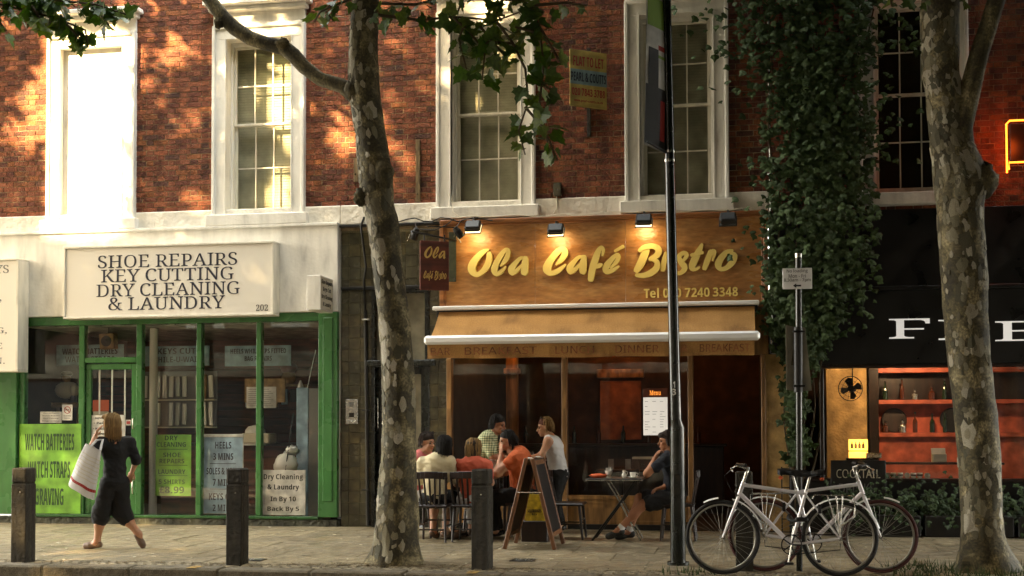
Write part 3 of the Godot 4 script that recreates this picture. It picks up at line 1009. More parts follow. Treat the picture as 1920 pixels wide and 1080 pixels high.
func make_shop_things() -> void:
	var s := thing("shop_sign", "long white box sign for shoe repairs over the green shopfront", "sign", Vector3(-4.85, 2.925, 0.12))
	cb(s, "panel", M.white, -1.545, 1.545, 0.03, 1.0, 0.004, 0.225, 0.004)
	var fr := MB.new()
	fr.bx(-1.575, 1.575, 0.0, 0.03, 0.003, 0.245, 0.006)
	fr.bx(-1.575, 1.575, 1.0, 1.035, 0.003, 0.245, 0.006)
	fr.bx(-1.575, -1.545, 0.0301, 0.9999, 0.003, 0.243, 0.006)
	fr.bx(1.545, 1.575, 0.0301, 0.9999, 0.003, 0.243, 0.006)
	put(s, "frame", fr.mesh(), M.sash)
	for l in [["SHOE REPAIRS", -4.858, 3.729, 2.088], ["KEY CUTTING", -4.86, 3.527, 1.986], ["DRY CLEANING", -4.849, 3.322, 2.144], ["& LAUNDRY", -4.865, 3.127, 1.746]]:
		text(s, l[0], Vector3(l[1] + 4.85, l[2] - 2.925, 0.227), l[3], 0.18, M.inkblue, "serif", 0.004)
	text(s, "202", Vector3(1.402, 0.109, 0.227), 0.174, 0.087, M.ink, "serif", 0.003)
	var o := thing("shop_sign", "white upright box sign cut off by the left edge of the picture", "sign", Vector3(-7.9, 2.18, 0.12))
	cb(o, "panel", M.white, -0.76, 0.76, 0.03, 1.6, 0.004, 0.26, 0.004)
	var f2 := MB.new()
	f2.bx(-0.8, 0.8, 0.0, 0.03, 0.003, 0.28, 0.006)
	f2.bx(-0.8, 0.8, 1.6, 1.63, 0.003, 0.28, 0.006)
	f2.bx(0.76, 0.8, 0.0301, 1.5999, 0.003, 0.278, 0.006)
	f2.bx(-0.8, -0.76, 0.0301, 1.5999, 0.003, 0.278, 0.006)
	put(o, "frame", f2.mesh(), M.sash)
	for l in [["YS", -7.375, 3.66, 0.22, 0.117], [",", -7.39, 3.2, 0.03, 0.05], ["G,", -7.37, 2.77, 0.17, 0.1], ["E", -7.4, 2.556, 0.09, 0.085], ["N.", -7.39, 2.34, 0.15, 0.09]]:
		text(o, l[0], Vector3(l[1] + 7.9, l[2] - 2.18, 0.262), l[3], l[4], M.inkgrey, "serif", 0.003)
	var p := thing("projecting_sign", "small white box sign sticking out above the right green pilaster", "sign", Vector3(-2.58, 2.955, 0.12))
	cb(p, "case", M.paint, -0.098, 0.098, 0.0, 0.47, 0.05, 0.58, 0.006)
	cb(p, "side_panel", M.beige, 0.0975, 0.1, 0.02, 0.45, 0.06, 0.57, 0)
	for b in [0.12, 0.34]:
		cb(p, "bracket", M.blackm, -0.02, 0.02, b, b + 0.03, 0.0, 0.05, 0)
	var side := Basis(Vector3.UP, PI / 2)
	var k := 0
	for l in ["Shoe Repairs", "Keys Cut", "Dry Cleaning", "& Laundry"]:
		text(p, l, Vector3(0.101, 0.385 - k * 0.1, 0.315), 0.46 if k % 2 == 0 else 0.34, 0.075, M.ink, "serif-bold", 0.002, side)
		k += 1
	# posters
	var q := card("poster", "lime green poster for watch batteries pasted left of the shop door", "poster", M.limep, -7.262, -6.29, 0.14, 1.434, 0.07)
	on(q, "WATCH BATTERIES", -6.785, 1.173, 0.772, 0.24, M.inkgreen)
	on(q, "WATCH STRAPS", -6.79, 0.774, 0.665, 0.24, M.inkgreen)
	on(q, "ENGRAVING", -6.85, 0.383, 0.58, 0.24, M.inkgreen)
	q = card("poster", "dark green price poster for dry cleaning hanging inside the window", "poster", M.limep, -5.272, -4.725, 0.393, 1.275, -0.2)
	for l in [["DRY", -5.03, 1.228, 0.2], ["CLEANING", -5.03, 1.133, 0.45], ["SHOE", -5.02, 0.983, 0.27], ["REPAIRS", -5.02, 0.894, 0.38], ["LAUNDRY", -5.02, 0.741, 0.42], ["5 SHIRTS", -5.02, 0.596, 0.4]]:
		on(q, l[0], l[1], l[2], l[3], 0.066, M.inkgreen)
	on(q, "£8.99", -5.02, 0.478, 0.38, 0.1, M.inkgreen)
	for y in [1.06, 0.83, 0.68]:
		rule(q, -5.22, -4.78, y, M.inkgreen)
	q = card("banner", "tall pale blue banner listing heels, soles and keys", "banner", M.bluep, -4.458, -3.878, 0.159, 1.255, -0.04)
	cb(q, "border", M.paper, -0.3, 0.3, -0.004, 1.11, -0.009, -0.0045, 0)
	cb(q, "rail", M.paper, -0.31, 0.31, 1.08, 1.125, -0.012, 0.012, 0.006)
	for l in [["HEELS", 1.125, 0.24], ["3 MINS", 0.965, 0.303], ["SOLES & HEELS", 0.758, 0.5], ["7 MINS", 0.597, 0.312], ["KEYS CUT", 0.396, 0.42], ["2 MINS", 0.237, 0.312]]:
		on(q, l[0], -4.168, l[1], l[2], 0.096, M.inkblue)
	for y in [0.86, 0.5]:
		rule(q, -4.37, -3.98, y, M.inkblue)
	q = card("notice", "white notice for dry cleaning and laundry low in the right pane", "notice", M.paper, -3.591, -2.936, 0.148, 0.778, -0.012)
	for l in [["Dry Cleaning", 0.673, 0.576, 0.1], ["& Laundry", 0.53, 0.464, 0.098], ["In By 10", 0.362, 0.375, 0.09], ["Back By 5", 0.226, 0.465, 0.085]]:
		on(q, l[0], -3.263, l[1], l[2], l[3], M.ink, "sans-bold")
	q = card("notice", "white notice with red no smoking ring beside the shop door", "notice", M.paper, -6.604, -6.444, 1.485, 1.712, 0.045)
	var ring := MB.new()
	var pts := []
	for i in 21:
		pts.append(Vector3(cos(TAU * i / 20) * 0.048, sin(TAU * i / 20) * 0.048 + 0.15, 0.002))
	ring.tube(pts, [0.005], 5, false)
	ring.box(Vector3(0, 0.15, 0.0025), Vector3(0.09, 0.009, 0.003), Basis(Vector3.BACK, -0.78))
	put(q, "ring", ring.mesh(), M.inkred)
	cb(q, "cigarette", M.ink, -0.03, 0.03, 0.145, 0.157, 0.0, 0.0025, 0)
	on(q, "No smoking", -6.524, 1.55, 0.11, 0.02, M.inkgrey)
	on(q, "thank you", -6.524, 1.515, 0.09, 0.018, M.inkgrey)
	q = card("notice", "small white notice in four lines leaning over the lime poster", "notice", M.paper, -6.972, -6.633, 1.448, 1.612, 0.01)
	for i in 4:
		on(q, ["Shoes and Repairs", "Watch Repairs", "Key Cutting", "Engraving"][i], -6.8, 1.59 - 0.038 * i, 0.24 + 0.03 * (i % 2), 0.024, M.inkgrey)
	q = card("notice", "white list with bullet points on the glass of the shop door", "notice", M.paper, -6.17, -5.645, 1.0, 1.56, 0.0)
	for i in 7:
		on(q, ["• Engraving & Jewellery", "• Pet Tags", "• Watch Batteries", "• Luggage Repairs", "• New Keys", "• Dry Cleaning", "• Laundry"][i], -5.93 - (0.04 if i % 2 else 0.0), 1.515 - 0.075 * i, 0.42 - (0.09 if i % 2 else 0.0), 0.036, M.ink)
	q = card("sticker", "little red and white sticker on the shop door stile", "sticker", M.paper, -5.636, -5.555, 1.409, 1.491, 0.002)
	cb(q, "mark", M.inkred, -0.028, 0.028, 0.02, 0.062, 0, 0.002, 0)
	q = card("notice", "orange and grey card behind the bars of the shop door", "notice", M.orange, -6.368, -6.111, 1.62, 1.788, -0.4)
	cb(q, "lower_part", M.beige, -0.12, 0.12, -0.1, -0.001, -0.004, 0.001, 0)
	q = card("hanging_board", "pale blue board for watch straps hanging behind the shop door", "sign", M.bluedim, -7.29, -6.2, 2.34, 2.65, -1.0, "boards hanging in the shop", 0.02)
	on(q, "WATCH BATTERIES", -6.745, 2.55, 0.9, 0.09, M.ink)
	on(q, "WATCH STRAPS", -6.745, 2.43, 0.8, 0.09, M.ink)
	q.position += Vector3(0.16, -0.02, 0.3)
	q = card("hanging_board", "pale blue board for key cutting hanging behind the white pole", "sign", M.bluedim, -6.1, -5.05, 2.335, 2.63, -1.5, "boards hanging in the shop", 0.02)
	on(q, "KEYS CUT", -5.56, 2.555, 0.6, 0.085, M.ink)
	on(q, "WHILE-U-WAIT", -5.57, 2.43, 0.78, 0.085, M.ink)
	q.position += Vector3(0.37, -0.04, 0.8)
	q = card("hanging_board", "pale blue board for repairs hanging above the brown slat wall", "sign", M.bluedim, -4.74, -3.72, 2.32, 2.62, -1.5, "boards hanging in the shop", 0.02)
	on(q, "HEELS WHILE ZIPS FITTED", -4.22, 2.54, 0.86, 0.07, M.ink)
	on(q, "BAG REPAIRS", -4.22, 2.43, 0.42, 0.07, M.ink)
	q.position += Vector3(0.31, -0.04, 0.8)
	# standing things behind the glass
	var pole := thing("pole", "white pole standing inside the shop window", "pole", Vector3(-5.505, 0.08, -0.6))
	tubes(pole, "shaft", M.paint, [Vector3(0, 0, 0), Vector3(0, 2.83, 0)], [0.06], 18)
	tubes(pole, "collar", M.black, [Vector3(0, 2.83, 0), Vector3(0, 2.86, 0)], [0.085], 18)
	var sp := thing("loudspeaker", "small square wooden loudspeaker hung above the shop door", "speaker", Vector3(-6.07, 2.53, -0.3))
	put(sp, "cabinet", _box_mesh(Vector3(0.225, 0.225, 0.14)), M.card, Vector3(0, 0.115, 0), Basis(Vector3.BACK, 0.06))
	var cone := MB.new()
	cone.lathe([Vector2(0.08, 0.0), Vector2(0.078, 0.012), Vector2(0.03, 0.004), Vector2(0.0, 0.008)], 20, Vector3.ZERO, Basis(Vector3.RIGHT, PI / 2))
	put(sp, "cone", cone.mesh(), M.black, Vector3(0, 0.115, 0.071))
	tubes(sp, "hanger", M.cable, [Vector3(0, 0.22, 0), Vector3(0, 0.47, 0)], [0.004], 5)
	for r in 2:
		var rk := thing("display_rack", ["upper grey rack of packeted laces and keys behind the pole", "lower grey rack of packeted laces and keys behind the pole"][r], "rack", Vector3(-5.22, 1.80 - r * 0.41, -0.85), "racks of small packets")
		cb(rk, "backboard", M.inkgrey, -0.6, 0.6, 0.0, 0.42, -0.03, -0.01, 0.002)
		cb(rk, "shelf", M.beige, -0.6, 0.6, -0.02, 0.0, -0.03, 0.1, 0.002)
		for i in 11:
			if rng.randf() < 0.12: continue
			var pk := MB.new()
			pk.cbox(Vector3.ZERO, Vector3(0.07, 0.3 + rng.randf() * 0.06, 0.03), 0.008)
			put(rk, "packet", pk.mesh(), [M.foil, M.foil, M.plastic, M.card][rng.randi() % 4], Vector3(-0.53 + i * 0.105, 0.19, 0.02), Basis(Vector3.BACK, rng.randf_range(-0.05, 0.05)))
	var pg := thing("pegged_goods", "blue and black packets hung on the brown slat wall", "packets", Vector3(-4.4, 1.7, -2.2))
	for i in 7:
		cb(pg, "packet", [M.bluep, M.black, M.plastic, M.card][i % 4], -0.3 + i * 0.15, -0.2 + i * 0.15, 0.0 + 0.04 * (i % 3), 0.28, 0.0, 0.03, 0.006)
	q = card("notice", "pair of white paper sheets taped on cardboard in the window", "notice", M.paper, -4.049, -3.593, 1.659, 1.969, -0.6)
	cb(q, "cardboard", M.card, -0.26, 0.36, 0.08, 0.43, -0.03, -0.006, 0.003)
	for i in 9:
		for j in 2:
			cb(q, "print_line", M.inkgrey, -0.2 + j * 0.21, -0.02 + j * 0.2 - 0.03 * (i % 3), 0.03 + i * 0.03, 0.036 + i * 0.03, 0.0005, 0.0012, 0)
	var pr := thing("counter", "dark wooden counter across the back of the shop", "counter", Vector3(-4.4, 0.08, -1.3))
	cb(pr, "top", M.darkwood, -1.2, 1.3, 1.02, 1.06, -0.35, 0.35, 0.006)
	cb(pr, "front", M.slatwall, -1.18, 1.28, 0.0, 1.02, 0.24, 0.28, 0.003)
	for i in 6:
		cb(pr, "board", M.slatwall, -1.17, 1.27, 0.08 + i * 0.155, 0.22 + i * 0.155, 0.281, 0.29, 0.004)
	var tl := thing("till", "cream card machine on the counter behind the heel banner", "till", Vector3(-3.93, 1.14, -0.85))
	cb(tl, "base", M.beige, -0.24, 0.2, 0.0, 0.15, -0.16, 0.16, 0.02)
	var hm := MB.new()
	hm.lathe([Vector2(0.15, 0.0), Vector2(0.145, 0.05), Vector2(0.1, 0.1), Vector2(0.0, 0.125)], 18, Vector3(-0.08, 0.151, 0))
	put(tl, "cover", hm.mesh(), M.plastic)
	cb(tl, "tray", M.paper, -0.22, 0.05, -0.03, -0.001, -0.1, 0.2, 0.004)
	var bl := thing("ironing_board", "pale blue upright board with a white cone at the right window edge", "board", Vector3(-3.16, 0.08, -0.5))
	cb(bl, "face", M.bluep, -0.09, 0.09, 0.0, 1.87, -0.02, 0.0, 0.006)
	cb(bl, "back", M.inkgrey, 0.091, 0.3, 0.0, 1.86, -0.03, -0.01, 0.004)
	var cn := MB.new()
	cn.lathe([Vector2(0.045, 0.0), Vector2(0.03, 0.05), Vector2(0.012, 0.1), Vector2(0.0, 0.105)], 14)
	put(bl, "cone", cn.mesh(), M.paper, Vector3(-0.03, 1.871, -0.01))
	var st := thing("stick", "thin white stick leaning in the top right corner of the window", "stick", Vector3(-3.07, 1.94, -0.46))
	tubes(st, "rod", M.plastic, [Vector3(0, 0, 0), Vector3(0.125, 0.55, 0)], [0.006], 6)
	var bg := thing("carrier_bag", "crumpled white carrier bag behind the laundry notice", "bag", Vector3(-3.33, 0.6, -0.3))
	put(bg, "bag", _lump(Vector3(0.17, 0.17, 0.1), 7, 0.25), M.plastic, Vector3(0, 0.24, 0))
	put(bg, "handles", _lump(Vector3(0.1, 0.07, 0.06), 9, 0.4), M.foil, Vector3(0.09, 0.45, 0))
	cb(bg, "crate", M.card, -0.2, 0.2, -0.5, 0.06, -0.14, 0.14, 0.006)
	tubes(bg, "cane", M.black, [Vector3(0.02, 0.1, 0.1), Vector3(0.1, 0.98, -0.02)], [0.009], 6)
	var bust := thing("display_bust", "pale display bust with a dark cap on the shelf in the left pane", "bust", Vector3(-7.06, 1.74, -0.9))
	put(bust, "torso", _lump(Vector3(0.2, 0.13, 0.1), 3, 0.12), M.beige, Vector3(0, 0.21, 0))
	put(bust, "arm", _lump(Vector3(0.06, 0.1, 0.06), 4, 0.1), M.beige, Vector3(0.14, 0.22, 0.06))
	put(bust, "head", _lump(Vector3(0.06, 0.075, 0.07), 5, 0.05), M.card, Vector3(-0.01, 0.4, 0.0))
	put(bust, "cap", _lump(Vector3(0.09, 0.045, 0.09), 6, 0.05), M.black, Vector3(-0.01, 0.46, 0.0))
	tubes(bust, "stand", M.black, [Vector3(0.1, 0.02, 0), Vector3(0.1, 0.16, 0)], [0.05], 12)
	cb(bust, "shelf", M.card, -0.2, 0.24, -0.05, 0.02, -0.12, 0.12, 0.004)
	cb(bust, "shelf_leg", M.card, -0.17, -0.13, -1.66, -0.05, -0.02, 0.02, 0)
	cb(bust, "shelf_leg", M.card, 0.17, 0.21, -1.66, -0.05, -0.02, 0.02, 0)
	tubes(bust, "cane", M.card, [Vector3(-0.3, -0.6, 0.5), Vector3(-0.4, 0.02, 0.45)], [0.012], 6)
	var toys := thing("soft_toy", "brown soft toy sitting high beside the repairs board", "toy", Vector3(-3.62, 2.02, -1.2))
	put(toys, "body", _lump(Vector3(0.11, 0.11, 0.09), 8, 0.1), M.card, Vector3(0, 0.1, 0))
	put(toys, "head", _lump(Vector3(0.13, 0.1, 0.09), 10, 0.1), M.slatwall, Vector3(0, 0.25, 0))
	put(toys, "ear", _lump(Vector3(0.035, 0.035, 0.02), 11, 0.05), M.slatwall, Vector3(-0.09, 0.33, 0))
	put(toys, "ear", _lump(Vector3(0.035, 0.035, 0.02), 12, 0.05), M.slatwall, Vector3(0.09, 0.33, 0))
	cb(toys, "shelf", M.card, -0.3, 0.3, -0.03, 0.0, -0.1, 0.1, 0.004)
	# on the tiled entrance
	var ic := thing("intercom", "steel door intercom on the brown tiles", "intercom", Vector3(-2.257, 1.421, 0.003))
	cb(ic, "plate", M.steel, -0.088, 0.088, 0.0, 0.345, 0.0, 0.02, 0.004)
	cb(ic, "camera_window", M.black, -0.035, 0.035, 0.095, 0.155, 0.02, 0.022, 0)
	cb(ic, "speaker_grille", M.inkgrey, -0.03, 0.03, 0.24, 0.3, 0.02, 0.022, 0)
	for i in 3:
		tubes(ic, "button", M.enamel, [Vector3(-0.045 + i * 0.045, 0.045, 0.02), Vector3(-0.045 + i * 0.045, 0.045, 0.026)], [0.014], 10)
	var cbm := thing("cable", "black cable running down the brown tiles beside the door", "cable", Vector3(-2.06, 0.0, 0.0))
	tubes(cbm, "wire", M.cable, [Vector3(-0.02, 4.3, 0.03), Vector3(-0.05, 4.17, 0.08), Vector3(-0.03, 3.9, 0.03), Vector3(0.01, 3.6, 0.035), Vector3(-0.02, 3.4, 0.04), Vector3(0.0, 3.0, 0.03)], [0.016])
	tubes(cbm, "pipe", M.cable, [Vector3(0.0, 3.0, 0.03), Vector3(0.015, 2.2, 0.03), Vector3(0.04, 0.02, 0.03)], [0.026])
	for y in [0.5, 1.6, 2.86]:
		cb(cbm, "clip", M.plastic if y > 2 else M.black, -0.04, 0.06, y, y + 0.02, 0.004, 0.06, 0.003)

func _box_mesh(s: Vector3, w := 0.006) -> ArrayMesh:
	var b := MB.new()
	b.cbox(Vector3.ZERO, s, w)
	return b.mesh()

# an uneven rounded body
func _lump(r: Vector3, seed_: int, rough: float, seg := 12) -> ArrayMesh:
	var f := noise(seed_, 1.3, 2)
	var rows := []
	for i in seg + 1:
		var a := PI * i / seg
		var row := []
		for k in seg * 2:
			var t := TAU * k / (seg * 2)
			var d := Vector3(sin(a) * cos(t), cos(a), sin(a) * sin(t))
			row.append(d * r * (1.0 + rough * f.get_noise_3dv(d * 1.6)))
		rows.append(row)
	var b := MB.new()
	for i in seg:
		for k in seg * 2:
			var k2 := (k + 1) % (seg * 2)
			var p := [rows[i][k], rows[i][k2], rows[i + 1][k2], rows[i + 1][k]]
			var q := []
			for e in p:
				q.append(((e as Vector3) / (r * r)).normalized())
			if i > 0: b.tri(p[0], p[1], p[2], q[0], q[1], q[2])
			if i < seg - 1: b.tri(p[0], p[2], p[3], q[0], q[2], q[3])
	return b.mesh()
const NAME_STROKES := [
	[Vector3(-0.281, 3.776, 0.027), Vector3(-0.353, 3.746, 0.065), Vector3(-0.439, 3.671, 0.088), Vector3(-0.504, 3.572, 0.109), Vector3(-0.507, 3.498, 0.105), Vector3(-0.453, 3.442, 0.069), Vector3(-0.378, 3.469, 0.069), Vector3(-0.303, 3.551, 0.088), Vector3(-0.270, 3.651, 0.084), Vector3(-0.270, 3.725, 0.065)],
	[Vector3(-0.117, 3.550, 0.025), Vector3(-0.061, 3.608, 0.059), Vector3(-0.018, 3.686, 0.067), Vector3(-0.013, 3.755, 0.061), Vector3(-0.049, 3.765, 0.050), Vector3(-0.117, 3.684, 0.076), Vector3(-0.178, 3.574, 0.084), Vector3(-0.200, 3.501, 0.090), Vector3(-0.172, 3.442, 0.061), Vector3(-0.107, 3.472, 0.055), Vector3(-0.046, 3.539, 0.027)],
	[Vector3(0.238, 3.629, 0.048), Vector3(0.166, 3.650, 0.048), Vector3(0.096, 3.589, 0.065), Vector3(0.035, 3.506, 0.092), Vector3(0.043, 3.448, 0.061), Vector3(0.107, 3.483, 0.055), Vector3(0.181, 3.560, 0.031)],
	[Vector3(0.227, 3.648, 0.069), Vector3(0.218, 3.543, 0.097), Vector3(0.213, 3.447, 0.088), Vector3(0.248, 3.469, 0.042)],
	[Vector3(0.643, 3.550, 0.027), Vector3(0.710, 3.610, 0.069), Vector3(0.764, 3.692, 0.084), Vector3(0.749, 3.752, 0.071), Vector3(0.682, 3.736, 0.078), Vector3(0.594, 3.644, 0.092), Vector3(0.534, 3.546, 0.113), Vector3(0.525, 3.484, 0.118), Vector3(0.572, 3.435, 0.069), Vector3(0.667, 3.464, 0.069), Vector3(0.770, 3.546, 0.029)],
	[Vector3(1.030, 3.625, 0.048), Vector3(0.959, 3.645, 0.048), Vector3(0.890, 3.584, 0.065), Vector3(0.830, 3.502, 0.092), Vector3(0.837, 3.445, 0.061), Vector3(0.900, 3.480, 0.055), Vector3(0.974, 3.556, 0.031)],
	[Vector3(1.019, 3.644, 0.069), Vector3(1.010, 3.540, 0.097), Vector3(1.005, 3.444, 0.088), Vector3(1.039, 3.466, 0.042)],
	[Vector3(1.267, 3.658, 0.029), Vector3(1.278, 3.731, 0.046), Vector3(1.254, 3.768, 0.042), Vector3(1.212, 3.712, 0.076), Vector3(1.167, 3.593, 0.090), Vector3(1.131, 3.469, 0.094), Vector3(1.107, 3.339, 0.078)],
	[Vector3(1.175, 3.494, 0.031), Vector3(1.227, 3.521, 0.063), Vector3(1.256, 3.534, 0.042)],
	[Vector3(1.377, 3.491, 0.029), Vector3(1.441, 3.550, 0.052), Vector3(1.482, 3.625, 0.056), Vector3(1.462, 3.663, 0.049), Vector3(1.386, 3.596, 0.070), Vector3(1.317, 3.503, 0.094), Vector3(1.321, 3.442, 0.074), Vector3(1.397, 3.454, 0.056), Vector3(1.486, 3.505, 0.029)],
	[Vector3(1.437, 3.711, 0.038), Vector3(1.545, 3.770, 0.045)],
	[Vector3(1.862, 3.739, 0.079), Vector3(1.818, 3.630, 0.103), Vector3(1.767, 3.520, 0.103), Vector3(1.717, 3.444, 0.079)],
	[Vector3(1.761, 3.709, 0.049), Vector3(1.829, 3.751, 0.067), Vector3(1.939, 3.762, 0.070), Vector3(2.012, 3.715, 0.085), Vector3(1.991, 3.642, 0.081), Vector3(1.900, 3.589, 0.056)],
	[Vector3(1.916, 3.594, 0.049), Vector3(1.988, 3.553, 0.070), Vector3(1.984, 3.471, 0.085), Vector3(1.902, 3.404, 0.083), Vector3(1.805, 3.375, 0.065), Vector3(1.717, 3.383, 0.045)],
	[Vector3(2.114, 3.661, 0.061), Vector3(2.078, 3.534, 0.074), Vector3(2.064, 3.446, 0.065)],
	[Vector3(2.156, 3.742, 0.058), Vector3(2.145, 3.723, 0.058)],
	[Vector3(2.337, 3.559, 0.038), Vector3(2.381, 3.632, 0.056), Vector3(2.338, 3.662, 0.056), Vector3(2.278, 3.612, 0.063), Vector3(2.310, 3.534, 0.074), Vector3(2.355, 3.467, 0.076), Vector3(2.300, 3.399, 0.056), Vector3(2.222, 3.407, 0.045)],
	[Vector3(2.581, 3.766, 0.040), Vector3(2.534, 3.672, 0.083), Vector3(2.473, 3.547, 0.097), Vector3(2.449, 3.468, 0.083), Vector3(2.494, 3.442, 0.045), Vector3(2.546, 3.470, 0.027)],
	[Vector3(2.441, 3.630, 0.040), Vector3(2.517, 3.647, 0.049), Vector3(2.591, 3.659, 0.040)],
	[Vector3(2.696, 3.667, 0.074), Vector3(2.652, 3.564, 0.074), Vector3(2.611, 3.450, 0.065)],
	[Vector3(2.669, 3.602, 0.034), Vector3(2.714, 3.667, 0.063), Vector3(2.745, 3.658, 0.045), Vector3(2.718, 3.551, 0.027)],
	[Vector3(2.977, 3.681, 0.029), Vector3(2.901, 3.659, 0.061), Vector3(2.828, 3.582, 0.083), Vector3(2.789, 3.500, 0.092), Vector3(2.821, 3.439, 0.054), Vector3(2.899, 3.454, 0.061), Vector3(2.972, 3.529, 0.083), Vector3(3.001, 3.610, 0.074), Vector3(2.958, 3.642, 0.043)]]
const NAME_LETTERS := [1, 1, 2, 1, 2, 2, 2, 3, 2, 1, 2, 2, 1]

# ---------------------------------------------------------------- the bistro
func flood(at: Vector3, lit: bool, label: String) -> void:
	var o := thing("floodlight", label, "lamp", at, "floodlights along the top of the orange fascia")
	var tilt := Basis(Vector3.RIGHT, -0.75)
	put(o, "housing", _box_mesh(Vector3(0.21, 0.17, 0.09), 0.02), M.black, Vector3.ZERO, tilt)
	var fr := MB.new()
	fr.bx(-0.115, 0.115, -0.1, -0.085, -0.06, -0.045, 0.004)
	fr.bx(-0.115, 0.115, 0.085, 0.1, -0.06, -0.045, 0.004)
	fr.bx(-0.115, -0.1, -0.085, 0.085, -0.06, -0.045, 0.004)
	fr.bx(0.1, 0.115, -0.085, 0.085, -0.06, -0.045, 0.004)
	put(o, "rim", fr.mesh(), M.black, Vector3.ZERO, tilt)
	cb_at(o, "lens", M.lamplit if lit else M.inkgrey, Vector3(0.2, 0.17, 0.006), tilt * Vector3(0, 0, -0.049), tilt)
	tubes(o, "bracket", M.black, [Vector3(0, 0.04, 0.0), Vector3(0.0, 0.11, -0.06), Vector3(0, 0.12, -0.24)], [0.014])
	if lit:
		lamp(o, tilt * Vector3(0, 0, -0.075), Color(1.0, 0.86, 0.6), 0.013, 0.12, tilt * Vector3(0, 0, -1), 70.0)

func cb_at(parent: Node, called: String, m: Material, s: Vector3, at: Vector3, b: Basis, w := 0.003) -> MeshInstance3D:
	return put(parent, called, _box_mesh(s, w), m, at, b)

